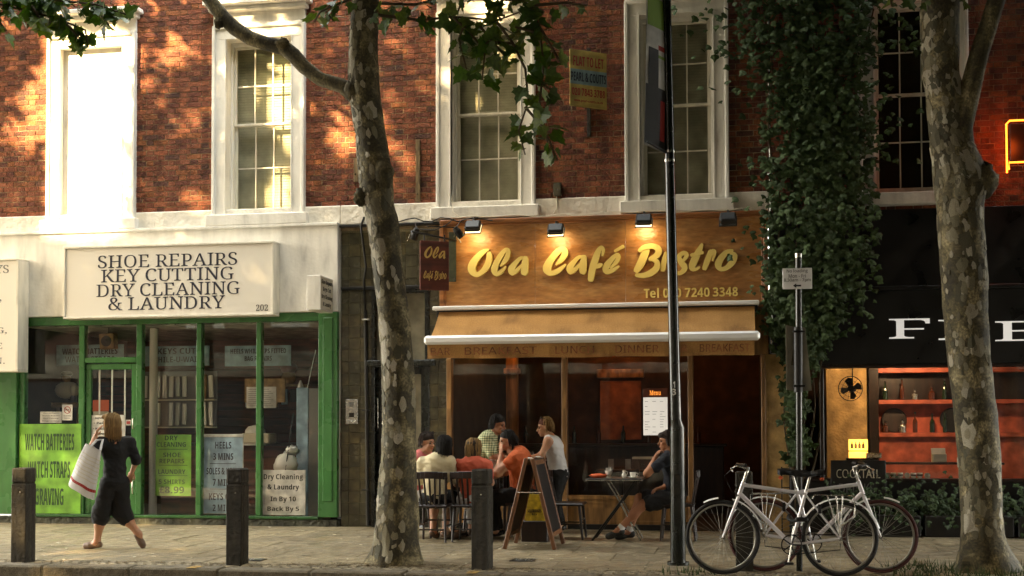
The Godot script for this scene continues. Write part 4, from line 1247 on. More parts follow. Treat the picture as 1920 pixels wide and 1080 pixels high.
func make_bistro_things() -> void:
	mat("lamplit", rgb(255, 244, 220), 0.4, {"glow": Color(1.0, 0.88, 0.62), "ge": 0.2})
	mat("warmglow", rgb(255, 190, 110), 0.4, {"glow": Color(1.0, 0.58, 0.22), "ge": 0.06})
	# raised lettering on the fascia
	var n := thing("name_lettering", "raised yellow script letters on the orange fascia", "lettering", Vector3(0, 3.4, 0.15))
	var i := 0
	for count in NAME_LETTERS:
		var b := MB.new()
		for k in count:
			b.stroke(NAME_STROKES[i], Vector3(0, -3.4, 0.006 * k), 1.0, 1.0, 1.0, 0.05)
			i += 1
		put(n, "letter", b.mesh(), M.gold)
	var tel := thing("telephone_lettering", "raised yellow telephone number under the script letters", "lettering", Vector3(2.426, 3.08, 0.15))
	text(tel, "Tel 020 7240 3348", Vector3(0, 0.064, 0.012), 1.229, 0.125, M.gold, "sans-bold", 0.024)
	flood(Vector3(-0.44, 4.06, 0.46), true, "black floodlight nearest the hanging sign")
	flood(Vector3(0.676, 3.985, 0.46), true, "black floodlight above the word Café")
	flood(Vector3(1.837, 4.075, 0.46), true, "black floodlight left of the lamp post")
	flood(Vector3(2.922, 4.06, 0.46), false, "unlit black floodlight at the right end of the fascia")
	# two little spotlights and their wires
	for a in [[Vector3(-1.29, 3.98, 0.3), -0.5, "small black spotlight over the brown tiles"], [Vector3(-0.63, 3.96, 0.42), 0.6, "small black spotlight beside the hanging sign"]]:
		var s := thing("spotlight", a[2], "lamp", a[0], "small spotlights")
		var b := Basis(Vector3.BACK, a[1]) * Basis(Vector3.RIGHT, 0.3)
		var m := MB.new()
		m.lathe([Vector2(0.0, 0.12), Vector2(0.035, 0.11), Vector2(0.05, 0.06), Vector2(0.052, -0.05), Vector2(0.046, -0.05), Vector2(0.044, -0.03), Vector2(0.0, -0.028)], 14)
		put(s, "housing", m.mesh(), M.black, Vector3.ZERO, b)
		tubes(s, "stem", M.black, [b * Vector3(0, 0.1, 0), Vector3(0.0, 0.18, -0.06), Vector3(0, 0.19, -0.22)], [0.01], 6)
		cb_at(s, "shade", M.steel, Vector3(0.012, 0.1, 0.05), b * Vector3(-0.045, -0.05, 0.03), b)
	var w := thing("wiring", "loose black and white wires sagging along the top of the fascia", "wires", Vector3(0, 4.2, 0.2))
	var p1 := []
	for k in 15:
		p1.append(Vector3(-1.9 + k * 0.12, 0.02 + 0.03 * sin(k * 1.7) - 0.002 * k, 0.02 * cos(k * 2.3)))
	tubes(w, "black_wire", M.cable, p1, [0.009], 5)
	var p2 := []
	for k in 32:
		p2.append(Vector3(-0.7 + k * 0.13, 0.02 + 0.012 * sin(k * 1.3) + 0.01 * sin(k * 0.45), 0.01))
	tubes(w, "white_wire", M.cablew, p2, [0.007], 5)
	tubes(w, "white_wire", M.cablew, [Vector3(-0.79, 0.32, -0.03), Vector3(-0.78, 0.2, -0.02), Vector3(-0.77, 0.1, 0.0), Vector3(-0.66, 0.02, 0.01)], [0.007], 5)
	tubes(w, "white_wire", M.cablew, [Vector3(0.63, 0.32, -0.16), Vector3(0.64, 0.14, -0.15), Vector3(0.6, 0.03, 0.0)], [0.007], 5)
	tubes(w, "black_wire", M.cable, [Vector3(-0.75, 0.0, 0.05), Vector3(-0.85, -0.1, 0.12), Vector3(-1.0, -0.16, 0.14), Vector3(-1.2, -0.14, 0.12)], [0.008], 5)
	var al := thing("alarm_box", "green grey alarm box on the brickwork between two sash windows", "alarm", Vector3(0.643, 4.5, 0.0))
	cb(al, "case", M.tile, -0.055, 0.055, 0.0, 0.18, 0.0, 0.06, 0.008)
	cb(al, "cover_screw", M.steel, -0.01, 0.01, 0.08, 0.1, 0.06, 0.063, 0)
	for a in [[-1.307, 4.49, 5.356, "long bare timber batten standing on the brick wall"], [-2.2, 4.8, 5.13, "short bare timber batten on the brick wall beside the trunk"]]:
		var t := thing("batten", a[3], "batten", Vector3(a[0], a[1], 0.0))
		cb(t, "strip", M.timberold, -0.03, 0.03, 0.0, a[2] - a[1], 0.0, 0.035, 0.004)
		cb(t, "screw", M.steel, -0.008, 0.008, 0.1, 0.116, 0.035, 0.038, 0)
	# hanging sign on its bracket
	var h := thing("hanging_sign", "brown hanging board with yellow script swinging from a black bracket", "sign", Vector3(-0.93, 3.19, 0.62))
	var hb := Basis(Vector3.UP, 0.55)
	put(h, "board", _box_mesh(Vector3(0.40, 0.655, 0.035), 0.004), mat("signbrown", rgb(112, 50, 30), 0.75, {"tex": "grain", "s": 1.5}), Vector3(0, 0.33, 0), hb)
	var h1 := MB.new()
	for k in [0, 1, 2, 3]:
		h1.stroke(NAME_STROKES[k], hb * Vector3(0.052, -1.045, 0.019) , 0.36, 0.43, 0.8, 0.002, hb)
	put(h, "lettering", h1.mesh(), M.goldprint)
	var h2 := MB.new()
	for k in range(4, 22):
		h2.stroke(NAME_STROKES[k], hb * Vector3(-0.217, -0.82, 0.019), 0.125, 0.285, 0.8, 0.002, hb)
	put(h, "lettering", h2.mesh(), M.goldprint)
	tubes(h, "arm", M.blackm, [Vector3(-0.27, 0.77, 0.18), Vector3(0.2, 0.72, -0.43)], [0.014], 6)
	tubes(h, "stay", M.blackm, [Vector3(-0.1, 0.86, 0.0), Vector3(0.2, 0.9, -0.43)], [0.008], 6)
	for x in [-0.14, 0.14]:
		tubes(h, "hook", M.blackm, [hb * Vector3(x, 0, 0) + Vector3(0, 0.655, 0), hb * Vector3(x, 0, 0) + Vector3(0, 0.75, 0.0)], [0.01], 6)
	cb(h, "wall_plate", mat("olive", rgb(64, 70, 48), 0.5, {"tex": "mottle", "s": 3.0}), 0.1, 0.2, 0.16, 0.84, -0.44, -0.425, 0.003)
	for y in [0.2, 0.78]:
		tubes(h, "bolt", M.steel, [Vector3(0.18, y, -0.425), Vector3(0.18, y, -0.418)], [0.01], 8)
	# awning
	var a := thing("awning", "tan canvas awning with white front bar over the bistro windows", "awning", Vector3(1.15, 2.2, 0.0))
	var x0 := -2.14
	var x1 := 2.16
	cb(a, "cassette", M.enamel, x0 - 0.02, x1, 0.745, 0.80, 0.152, 0.42, 0.012)
	cb(a, "cassette_under", M.black, x0 + 0.02, x1 - 0.02, 0.66, 0.744, 0.152, 0.34, 0.004)
	var cv := MB.new()
	var cols := 60
	for k in cols:
		for r in 4:
			var q := []
			for e in [[0, 0], [1, 0], [1, 1], [0, 1]]:
				var u: float = float(k + e[0]) / cols
				var t: float = float(r + e[1]) / 4
				var sag := -0.022 * sin(PI * t) * (1.0 + 0.5 * sin(u * 19.0)) + 0.006 * sin(u * 44.0) * t
				q.append(Vector3(lerpf(x0 + 0.06, x1 - 0.06, u), lerpf(0.735, 0.37, t) + sag, lerpf(0.33, 0.80, t)))
			cv.quad(q[0], q[1], q[2], q[3], Vector3(0, 1, 1))
	put(a, "canopy", cv.mesh(), M.canvas)
	cb(a, "front_bar", M.enamel, x0 - 0.03, x1 + 0.0, 0.255, 0.372, 0.765, 0.86, 0.03)
	var vl := MB.new()
	var sh := func(u: float, t: float) -> Vector3: return Vector3(lerpf(x0 + 0.01, x1 - 0.07, u), lerpf(0.258, 0.072 + 0.006 * sin(u * 23.0), t), 0.80 + t * (0.012 * sin(u * 37.0) + 0.01 * sin(u * 71.0)))
	for k in cols:
		for r in 3:
			vl.quad(sh.call(float(k) / cols, r / 3.0), sh.call(float(k + 1) / cols, r / 3.0), sh.call(float(k + 1) / cols, (r + 1) / 3.0), sh.call(float(k) / cols, (r + 1) / 3.0), Vector3.BACK)
	put(a, "valance", vl.mesh(), M.canvas)
	for l in [["BAR", -1.95, 0.26], ["BREAKFAST", -1.15, 0.95], ["LUNCH", -0.18, 0.5], ["DINNER", 0.62, 0.55], ["BAR", 1.15, 0.2], ["BREAKFAST", 1.72, 0.62]]:
		text(a, l[0], Vector3(l[1], 0.165, 0.826), l[2], 0.095, M.fadedred, "sans", 0.002)
	for x in [-1.5, 1.4]:
		tubes(a, "folding_arm", M.enamel, [Vector3(x, 0.66, 0.2), Vector3(x + 0.5, 0.5, 0.45), Vector3(x + 0.1, 0.33, 0.77)], [0.02], 6)
	# estate agent's board
	var e := thing("letting_board", "yellow and blue flat to let board fixed to the dark brickwork", "board", Vector3(1.1, 5.6, 0.0))
	var eb := Basis(Vector3.UP, 0.62)
	var ec := Vector3(0.0, 0.4, 0.3)
	cb_at(e, "board", mat("agentyellow", rgb(214, 186, 92), 0.5, {"tex": "mottle", "s": 1.5}), Vector3(0.56, 0.76, 0.012), ec, eb)
	cb_at(e, "blue_band", mat("agentblue", rgb(150, 176, 176), 0.5, {"tex": "mottle", "s": 1.5}), Vector3(0.556, 0.2, 0.002), ec + eb * Vector3(0, 0.02, 0.0072), eb, 0.0003)
	text(e, "FLAT TO LET", ec + eb * Vector3(0, 0.23, 0.0075), 0.46, 0.13, M.inkred, "sans-bold", 0.002, eb)
	text(e, "PEARL & COUTTS", ec + eb * Vector3(0, 0.02, 0.0092), 0.53, 0.12, M.inkblue, "sans-bold", 0.002, eb)
	text(e, "020 7843 3788", ec + eb * Vector3(0, -0.18, 0.0075), 0.5, 0.1, M.inkred, "sans-bold", 0.002, eb)
	text(e, "www.pearl-coutts.co.uk", ec + eb * Vector3(0, -0.3, 0.0075), 0.44, 0.045, M.inkred, "sans-bold", 0.002, eb)
	cb_at(e, "rear_board", M.timberold, Vector3(0.012, 0.8, 0.26), Vector3(-0.225, 0.4, 0.31), Basis(Vector3.UP, 0.15))
	cb(e, "fixing", M.timber, -0.05, 0.0, -0.3, 0.9, 0.0, 0.05, 0.004)
	tubes(e, "bracket", M.blackm, [Vector3(-0.02, 0.6, 0.02), Vector3(0.0, 0.6, 0.29)], [0.012], 6)
	# menu in the window
	var mn := thing("menu", "white menu sheet with a lit heading in the bistro window", "menu", Vector3(1.947, 1.26, 0.03))
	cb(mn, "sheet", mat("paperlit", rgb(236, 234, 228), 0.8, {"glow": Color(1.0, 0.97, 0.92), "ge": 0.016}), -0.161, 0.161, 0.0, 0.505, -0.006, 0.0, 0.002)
	cb(mn, "heading", mat("menubrown", rgb(96, 44, 22), 0.5), -0.163, 0.163, 0.506, 0.625, -0.008, 0.002, 0.003)
	text(mn, "Menu", Vector3(0.0, 0.565, 0.004), 0.15, 0.06, M.warmglow, "serif-bold-italic", 0.003)
	for k in 13:
		for c in 3:
			if rng.randf() < 0.75:
				var wl := rng.randf_range(0.03, 0.075)
				cb(mn, "print_line", M.inkgrey, -0.14 + c * 0.1, -0.14 + c * 0.1 + wl, 0.04 + k * 0.034, 0.045 + k * 0.034, 0.0005, 0.0012, 0)
	# inside
	for d in [[Vector3(1.05, 2.62, -4.3), "small glowing lamp over the orange wall panel"], [Vector3(-0.42, 2.6, -2.2), "small glowing lamp over the left bistro tables"], [Vector3(1.9, 2.58, -2.2), "small glowing lamp above the menu"]]:
		var l := thing("wall_lamp", d[1], "lamp", d[0], "lamps inside the bistro")
		var sm := MB.new()
		sm.lathe([Vector2(0.05, 0.0), Vector2(0.075, 0.1), Vector2(0.08, 0.14)], 14)
		put(l, "shade", sm.mesh(), M.warmglow)
		tubes(l, "bracket", M.blackm, [Vector3(0, -0.02, 0), Vector3(0, -0.05, -0.08)], [0.01], 6)
		lamp(l, Vector3(0, 0.2, 0.03), Color(1.0, 0.66, 0.34), 0.02, 0.1)
	var ob := thing("wall_panel", "orange wall opening glowing behind the right bistro pane", "panel", Vector3(0.72, 1.15, -4.55))
	cb(ob, "panel", mat("orangewall", rgb(206, 120, 58), 0.7, {"tex": "mottle", "s": 1.0}), 0.0, 0.7, 0.0, 1.0, 0.0, 0.05, 0.01)
	cb(ob, "beam", M.joinery, -0.05, 0.75, 1.05, 1.2, 0.0, 0.09, 0.01)
	var pr := thing("wall_pier", "tan wooden pier lit from above inside the left bistro pane", "pier", Vector3(-0.42, 0.0, -2.4))
	cb(pr, "post", M.joinery, -0.09, 0.09, 0.0, 2.84, -0.06, 0.06, 0.008)
	cb(pr, "capital", M.joinery, -0.12, 0.12, 2.2, 2.28, -0.09, 0.09, 0.008)
	for t in [[-0.3, -1.3], [1.35, -1.5]]:
		var it := thing("table", "dark table inside the bistro behind the %s pane" % ("left" if t[0] < 0 else "right"), "table", Vector3(t[0], 0, t[1]))
		cb(it, "top", M.darkwood, -0.35, 0.35, 0.72, 0.75, -0.3, 0.3, 0.006)
		cb(it, "column", M.blackm, -0.03, 0.03, 0.02, 0.72, -0.03, 0.03, 0)
		cb(it, "foot", M.blackm, -0.2, 0.2, 0.0, 0.02, -0.2, 0.2, 0.004)
		for k in 2:
			cb(it, "menu_card", M.paper, -0.2 + k * 0.25, -0.12 + k * 0.25, 0.75, 0.9, -0.1, -0.09, 0)
	var bc := thing("bar_counter", "dark bar counter at the back of the bistro", "counter", Vector3(1.2, 0.0, -3.4))
	cb(bc, "front", M.darkwood, -1.8, 1.6, 0.0, 1.05, -0.3, 0.0, 0.006)
	cb(bc, "top", M.darkwood, -1.85, 1.65, 1.051, 1.1, -0.36, 0.06, 0.01)
	for k in 8:
		var bt := MB.new()
		bt.lathe([Vector2(0.0, 0.0), Vector2(0.038, 0.005), Vector2(0.038, 0.17), Vector2(0.014, 0.22), Vector2(0.013, 0.29), Vector2(0.0, 0.29)], 10)
		var bo := thing("bottle", "bottle on the back counter of the bistro, %s from the left" % ["first", "second", "third", "fourth", "fifth", "sixth", "seventh", "last"][k], "bottle", Vector3(-0.4 + k * 0.4, 1.1, -3.55), "bottles on the bistro counter")
		put(bo, "glass", bt.mesh(), [M.bottle, M.amber][k % 2])
	var shl := thing("serving_ledge", "pale ledge inside the window behind the seated man", "ledge", Vector3(1.85, 0.93, -0.5))
	cb(shl, "board", M.beige, -0.25, 0.35, 0.0, 0.03, -0.12, 0.12, 0.004)
	cb(shl, "leg", M.darkwood, -0.2, -0.16, -0.93, 0.0, -0.03, 0.03, 0)
	cb(shl, "leg", M.darkwood, 0.26, 0.3, -0.93, 0.0, -0.03, 0.03, 0)

# ---------------------------------------------------------------- the dark bar
func bottle_mesh(h: float, r: float) -> ArrayMesh:
	var b := MB.new()
	b.lathe([Vector2(0.0, 0.0), Vector2(r, 0.004), Vector2(r, h * 0.55), Vector2(r * 0.8, h * 0.66), Vector2(r * 0.36, h * 0.76), Vector2(r * 0.34, h), Vector2(0.0, h)], 12)
	return b.mesh()

func make_bar_things() -> void:
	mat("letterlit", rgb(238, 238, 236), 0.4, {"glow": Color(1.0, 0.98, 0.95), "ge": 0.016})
	var n := thing("name_lettering", "white serif capitals on the black bar fascia", "lettering", Vector3(5.9, 2.47, 0.1))
	for l in [["F", 5.202, 2.624, 0.5, 0.254], ["R", 5.86, 2.6, 0.6, 0.256], ["E", 6.53, 2.573, 0.56, 0.25], ["U", 7.2, 2.55, 0.6, 0.25], ["D", 7.9, 2.53, 0.6, 0.25]]:
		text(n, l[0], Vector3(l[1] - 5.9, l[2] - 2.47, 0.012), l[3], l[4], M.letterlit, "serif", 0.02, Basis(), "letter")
	var b := thing("back_bar", "red shelving behind the bar window", "shelves", Vector3(5.7, 0.62, -1.5))
	cb(b, "lower_panel", M.redbar, -0.72, 1.6, -0.6, 0.6, -0.2, 0.0, 0.004)
	cb(b, "shelf", M.redbar, -0.725, 1.6, 0.601, 0.66, -0.2, 0.06, 0.004)
	cb(b, "back_panel", M.redbar, -0.72, 1.6, 0.661, 1.06, -0.2, -0.17, 0.002)
	cb(b, "shelf", M.redbar, -0.725, 1.6, 1.061, 1.12, -0.2, 0.06, 0.004)
	cb(b, "mirror", M.darkwood, -0.72, 1.6, 1.121, 1.5, -0.2, -0.17, 0.002)
	cb(b, "top_beam", M.redbar, -0.725, 1.6, 1.501, 1.575, -0.2, 0.05, 0.004)
	cb(b, "upright", M.darkwood, -0.86, -0.727, -0.6, 1.6, -0.2, 0.08, 0.004)
	var labels := [["green", "dark", "short clear", "squat dark", "amber"], ["slim clear", "tall dark", "round", "slim amber", "short green"]]
	for r in 2:
		for i in 5:
			var o := thing("bottle", "%s bottle on the %s red bar shelf" % [labels[r][i], ["upper", "lower"][r]], "bottle", Vector3(5.07 + i * 0.2 + 0.03 * (i % 2), [1.74, 1.28][r] + 0.001, -1.5), "bottles on the red bar shelves")
			var hh: float = [0.25, 0.28, 0.14, 0.17, 0.27][(i + r * 2) % 5]
			put(o, "glass", bottle_mesh(hh, [0.036, 0.03, 0.045, 0.05, 0.033][(i + r * 2) % 5]), [M.bottle, M.amber, M.steel, M.amber, M.bottle][(i + r) % 5])
			var c := MB.new()
			c.lathe([Vector2(0.0, 0.0), Vector2(0.015, 0.0), Vector2(0.015, 0.025), Vector2(0.0, 0.025)], 8)
			put(o, "cap", c.mesh(), M.black, Vector3(0, hh - 0.005, 0))
	var d := thing("round_tray", "round black tray leaning on the lower red shelf by the trunk", "tray", Vector3(5.98, 1.281, -1.53))
	var dm := MB.new()
	dm.lathe([Vector2(0.0, 0.012), Vector2(0.16, 0.012), Vector2(0.17, 0.02), Vector2(0.175, 0.0), Vector2(0.0, 0.0)], 28, Vector3(0, 0.175, 0), Basis(Vector3.RIGHT, 1.45))
	put(d, "disc", dm.mesh(), M.black)
	var d2 := thing("round_tray", "round dark tray behind the bottles on the lower red shelf", "tray", Vector3(5.2, 1.281, -1.6))
	put(d2, "disc", dm.mesh(), M.darkwood)
	# lit cream wall with a fan
	var w := thing("partition", "cream plaster partition beside the red shelves", "partition", Vector3(4.6, 0.0, -1.3))
	cb(w, "panel", M.cream, -0.35, 0.2, 0.0, 2.55, -0.1, 0.0, 0.006)
	var f := thing("fan", "black cage fan hanging in front of the cream partition", "fan", Vector3(4.53, 1.88, -0.6), "", -0.4)
	var cg := MB.new()
	for q in [0.165, 0.11, 0.055]:
		var pts := []
		for i in 25:
			pts.append(Vector3(cos(TAU * i / 24) * q, sin(TAU * i / 24) * q, 0.05 - q * 0.12))
		cg.tube(pts, [0.006 if q > 0.15 else 0.003], 5, false)
	for i in 14:
		var a := TAU * i / 14
		cg.tube([Vector3(cos(a) * 0.03, sin(a) * 0.03, 0.05), Vector3(cos(a) * 0.165, sin(a) * 0.165, 0.03)], [0.0025], 4)
	put(f, "cage", cg.mesh(), M.blackm)
	for i in 4:
		var bl := MB.new()
		bl.prism(PackedVector2Array([Vector2(0.02, -0.015), Vector2(0.13, -0.06), Vector2(0.15, 0.0), Vector2(0.12, 0.05), Vector2(0.02, 0.015)]), 0.004)
		put(f, "blade", bl.mesh(), M.black, Vector3(0, 0, 0.005), Basis(Vector3.BACK, TAU * i / 4 + 0.3) * Basis(Vector3.RIGHT, 0.35))
	tubes(f, "motor", M.black, [Vector3(0, 0, -0.1), Vector3(0, 0, 0.02)], [0.045], 12)
	tubes(f, "hanger", M.blackm, [Vector3(0, 0.02, -0.06), Vector3(0, 0.3, -0.06), Vector3(0, 0.7, -0.06)], [0.008], 6)
	# lit menu box
	mat("menulit", rgb(255, 220, 140), 0.5, {"glow": Color(1.0, 0.72, 0.3), "ge": 0.07})
	var mn := thing("lit_menu", "glowing yellow picture card of bottles in the bar window", "menu", Vector3(4.6, 0.95, -0.5))
	cb(mn, "upper_card", M.menulit, -0.12, 0.13, 0.1, 0.25, -0.01, 0.0, 0.004)
	cb(mn, "lower_card", M.menulit, -0.12, 0.13, 0.0, 0.085, -0.01, 0.0, 0.004)
	for i in 4:
		put(mn, "bottle_print", bottle_mesh(0.09, 0.018), M.darkwood, Vector3(-0.075 + i * 0.048, 0.125, 0.004), Basis.from_scale(Vector3(1, 1, 0.1)))
	cb(mn, "stand", M.blackm, -0.15, 0.25, -0.28, -0.001, -0.1, 0.06, 0.004)
	cb(mn, "metal_box", M.steel, 0.1, 0.3, 0.0, 0.07, -0.06, 0.06, 0.006)
	lamp(mn, Vector3(0, 0.14, 0.12), Color(1.0, 0.72, 0.35), 0.005, 0.1)
	var np := thing("napkin_box", "pale folded box on the ledge in front of the red panel", "box", Vector3(5.62, 0.9, -0.4))
	cb(np, "tray", M.beige, -0.09, 0.09, 0.0, 0.11, -0.05, 0.05, 0.004)
	cb_at(np, "flap", M.paper, Vector3(0.18, 0.09, 0.006), Vector3(0, 0.14, -0.045), Basis(Vector3.RIGHT, -0.4))
	cb(np, "ledge", M.darkwood, -0.75, 0.8, -0.03, -0.001, -0.12, 0.1, 0.004)
	for i in 7:
		var c := thing("cup", "white cup in the bar window, %s of the seven from the left" % ["first", "second", "third", "fourth", "fifth", "sixth", "last"][i], "cup", Vector3(4.93 + i * 0.082, 0.70, -0.1 - 0.03 * (i % 2)), "cups along the bar window")
		var cm := MB.new()
		cm.lathe([Vector2(0.0, 0.0), Vector2(0.026, 0.0), Vector2(0.036, 0.03), Vector2(0.037, 0.07), Vector2(0.033, 0.07), Vector2(0.03, 0.02), Vector2(0.0, 0.015)], 14)
		put(c, "bowl", cm.mesh(), M.china, Vector3(0, 0.0 if i % 3 else 0.037, 0.0), Basis() if i % 3 else Basis(Vector3.RIGHT, PI / 2))
		var bd := MB.new()
		bd.lathe([Vector2(0.0372, 0.03), Vector2(0.0378, 0.05)], 14)
		put(c, "band", bd.mesh(), M.darkwood, Vector3(0, 0.0 if i % 3 else 0.037, 0.0), Basis() if i % 3 else Basis(Vector3.RIGHT, PI / 2))
	# ceiling spots that light the red shelves
	for a in [[Vector3(5.3, 2.5, -0.5), Vector3(0.25, -0.8, -0.9), "recessed ceiling spot over the red shelves", 0.12], [Vector3(4.35, 2.5, -0.75), Vector3(0.25, -0.9, -0.5), "recessed ceiling spot over the cream partition", 0.035]]:
		var s := thing("ceiling_spot", a[2], "lamp", a[0], "spots in the bar ceiling")
		var sm := MB.new()
		sm.lathe([Vector2(0.07, 0.1), Vector2(0.07, -0.01), Vector2(0.055, -0.01), Vector2(0.05, 0.03)], 16)
		put(s, "housing", sm.mesh(), M.black)
		var lm := MB.new()
		lm.lathe([Vector2(0.0, 0.025), Vector2(0.05, 0.025)], 16)
		put(s, "lens", lm.mesh(), M.lamplit)
		lamp(s, Vector3(0, -0.02, 0), Color(1.0, 0.82, 0.6), a[3], 0.08, a[1], 58.0)
	# chalk board under the window
	var c := thing("chalkboard", "black chalkboard advertising cocktails under the bar window", "board", Vector3(4.53, 0.3, 0.3))
	cb(c, "board", M.black, -0.34, 0.34, 0.0, 0.64, -0.02, 0.0, 0.004)
	cb(c, "leg", M.darkwood, -0.34, -0.31, -0.3, -0.001, -0.02, 0.0, 0)
	cb(c, "leg", M.darkwood, 0.31, 0.34, -0.3, -0.001, -0.02, 0.0, 0)
	text(c, "COCKTAIL", Vector3(0.0, 0.47, 0.002), 0.54, 0.11, M.beige, "sans", 0.002)
	text(c, "DRINKS", Vector3(-0.02, 0.28, 0.002), 0.44, 0.13, M.inkgrey, "sans", 0.002)
	# neon
	mat("neon", rgb(255, 150, 60), 0.4, {"glow": Color(1.0, 0.42, 0.1), "ge": 0.3})
	var ne := thing("neon_sign", "orange neon outline glowing at the right edge over the bar", "sign", Vector3(6.39, 4.56, 0.05))
	tubes(ne, "tube", M.neon, [Vector3(0.0, 0.0, 0.2), Vector3(0.0, 0.3, 0.2), Vector3(0.0, 0.62, 0.2), Vector3(0.04, 0.66, 0.2), Vector3(0.7, 0.66, 0.2)], [0.011], 8)
	tubes(ne, "tube", M.neon, [Vector3(0.025, 0.04, 0.2), Vector3(0.025, 0.13, 0.2), Vector3(0.7, 0.13, 0.2)], [0.011], 8)
	cb(ne, "backing", M.black, 0.05, 1.2, 0.16, 0.63, 0.12, 0.16, 0.006)
	cb(ne, "bracket", M.black, 0.3, 0.36, 0.3, 0.36, -0.05, 0.12, 0)
	lamp(ne, Vector3(0.05, 0.35, 0.28), Color(1.0, 0.36, 0.1), 0.009, 0.15)
	# creeper, pipe and shrubs
	var pipe := thing("drainpipe", "thin grey drainpipe at the right end of the orange fascia", "pipe", Vector3(3.47, 2.35, 0.08))
	tubes(pipe, "pipe", M.steel, [Vector3(0, 0, 0.12), Vector3(0, 2.6, 0.02), Vector3(0, 5.2, 0.02)], [0.014], 8)
	for y in [0.8, 2.3]:
		cb(pipe, "clip", M.steel, -0.03, 0.03, y, y + 0.03, -0.03, 0.1, 0.003)
	var cr := thing("creeper", "dark leafy creeper climbing between the bistro and the bar", "creeper", Vector3(3.75, 0.0, 0.1))
	for k in 5:
		var p := []
		var x := -0.02 + 0.03 * k
		for i in 26:
			p.append(Vector3(x + 0.05 * sin(i * 0.9 + k) + (0.012 * i * (k - 1)), 0.02 + i * 0.27, 0.06 + 0.03 * sin(i * 1.3 + k * 2)))
		tubes(cr, "stem", M.twig, p, [0.028, 0.022, 0.02, 0.018, 0.016, 0.012], 6)
	var lv := MB.new()
	var fz := noise(77, 0.9, 3)
	var made := 0
	while made < 10500:
		var y := rng.randf_range(0.9, 7.9)
		var wdt := lerpf(0.22, 1.15, clampf((y - 2.0) / 1.4, 0, 1))
		var cxx := lerpf(3.78, 4.08, clampf((y - 2.0) / 2.0, 0, 1))
		if y > 6.2: wdt *= 1.5
		var x := cxx + rng.randfn(0.0, 0.34) * wdt
		if y < 2.2 and rng.randf() < 0.75: continue
		if fz.get_noise_2d(x * 1.4, y * 1.4) < -0.3 and rng.randf() < 0.7: continue
		if x < 3.35 and y < 5.6 and rng.randf() < 0.8: continue
		if x > 4.8 and (y < 4.6 or rng.randf() < 0.45): continue
		made += 1
		var z := 0.1 + absf(rng.randfn(0, 0.12)) + (0.12 if y < 4.2 else 0.0)
		var shade := rng.randf_range(0.6, 1.25)
		lv.col = Color(0.046 * shade, 0.078 * shade, 0.022 * shade)
		leaf_at(lv, Vector3(x - 3.75, y, z - 0.1), rng.randf_range(0.05, 0.12))
	put(cr, "foliage", lv.mesh(true), M.ivy).set_meta("kind", "stuff")
	for k in 5:
		var sx := 4.45 + k * 0.55
		var sh := thing("shrub", "low dark shrub in front of the bar, %s from the left" % ["first", "second", "third", "fourth", "last"][k], "shrub", Vector3(sx, 0.0, 0.42), "shrubs in front of the bar")
		var sm := MB.new()
		for i in 330:
			var q := Vector3(rng.randfn(0, 0.16), absf(rng.randfn(0.36, 0.14)), rng.randfn(0, 0.12))
			var shade := rng.randf_range(0.5, 1.2)
			sm.col = Color(0.04 * shade, 0.07 * shade, 0.024 * shade)
			leaf_at(sm, q, rng.randf_range(0.04, 0.075))
		put(sh, "crown", sm.mesh(true), M.ivy)
		var tb := MB.new()
		tb.cbox(Vector3(0, 0.13, 0), Vector3(0.5, 0.26, 0.3), 0.01)
		put(sh, "trough", tb.mesh(), M.black)
	var ir := thing("iron_stand", "thin black iron stand beside the cream pier", "stand", Vector3(3.62, 0.0, 0.5))
	for x in [-0.05, 0.05]:
		tubes(ir, "upright", M.blackm, [Vector3(x, 0, 0), Vector3(x, 0.86, 0)], [0.009], 6)
	for y in [0.2, 0.4, 0.6, 0.84]:
		tubes(ir, "rung", M.blackm, [Vector3(-0.05, y, 0), Vector3(0.05, y, 0)], [0.007], 6)
	for x in [-0.05, 0.05]:
		tubes(ir, "foot", M.blackm, [Vector3(x, 0.01, -0.12), Vector3(x, 0.01, 0.12)], [0.009], 6)

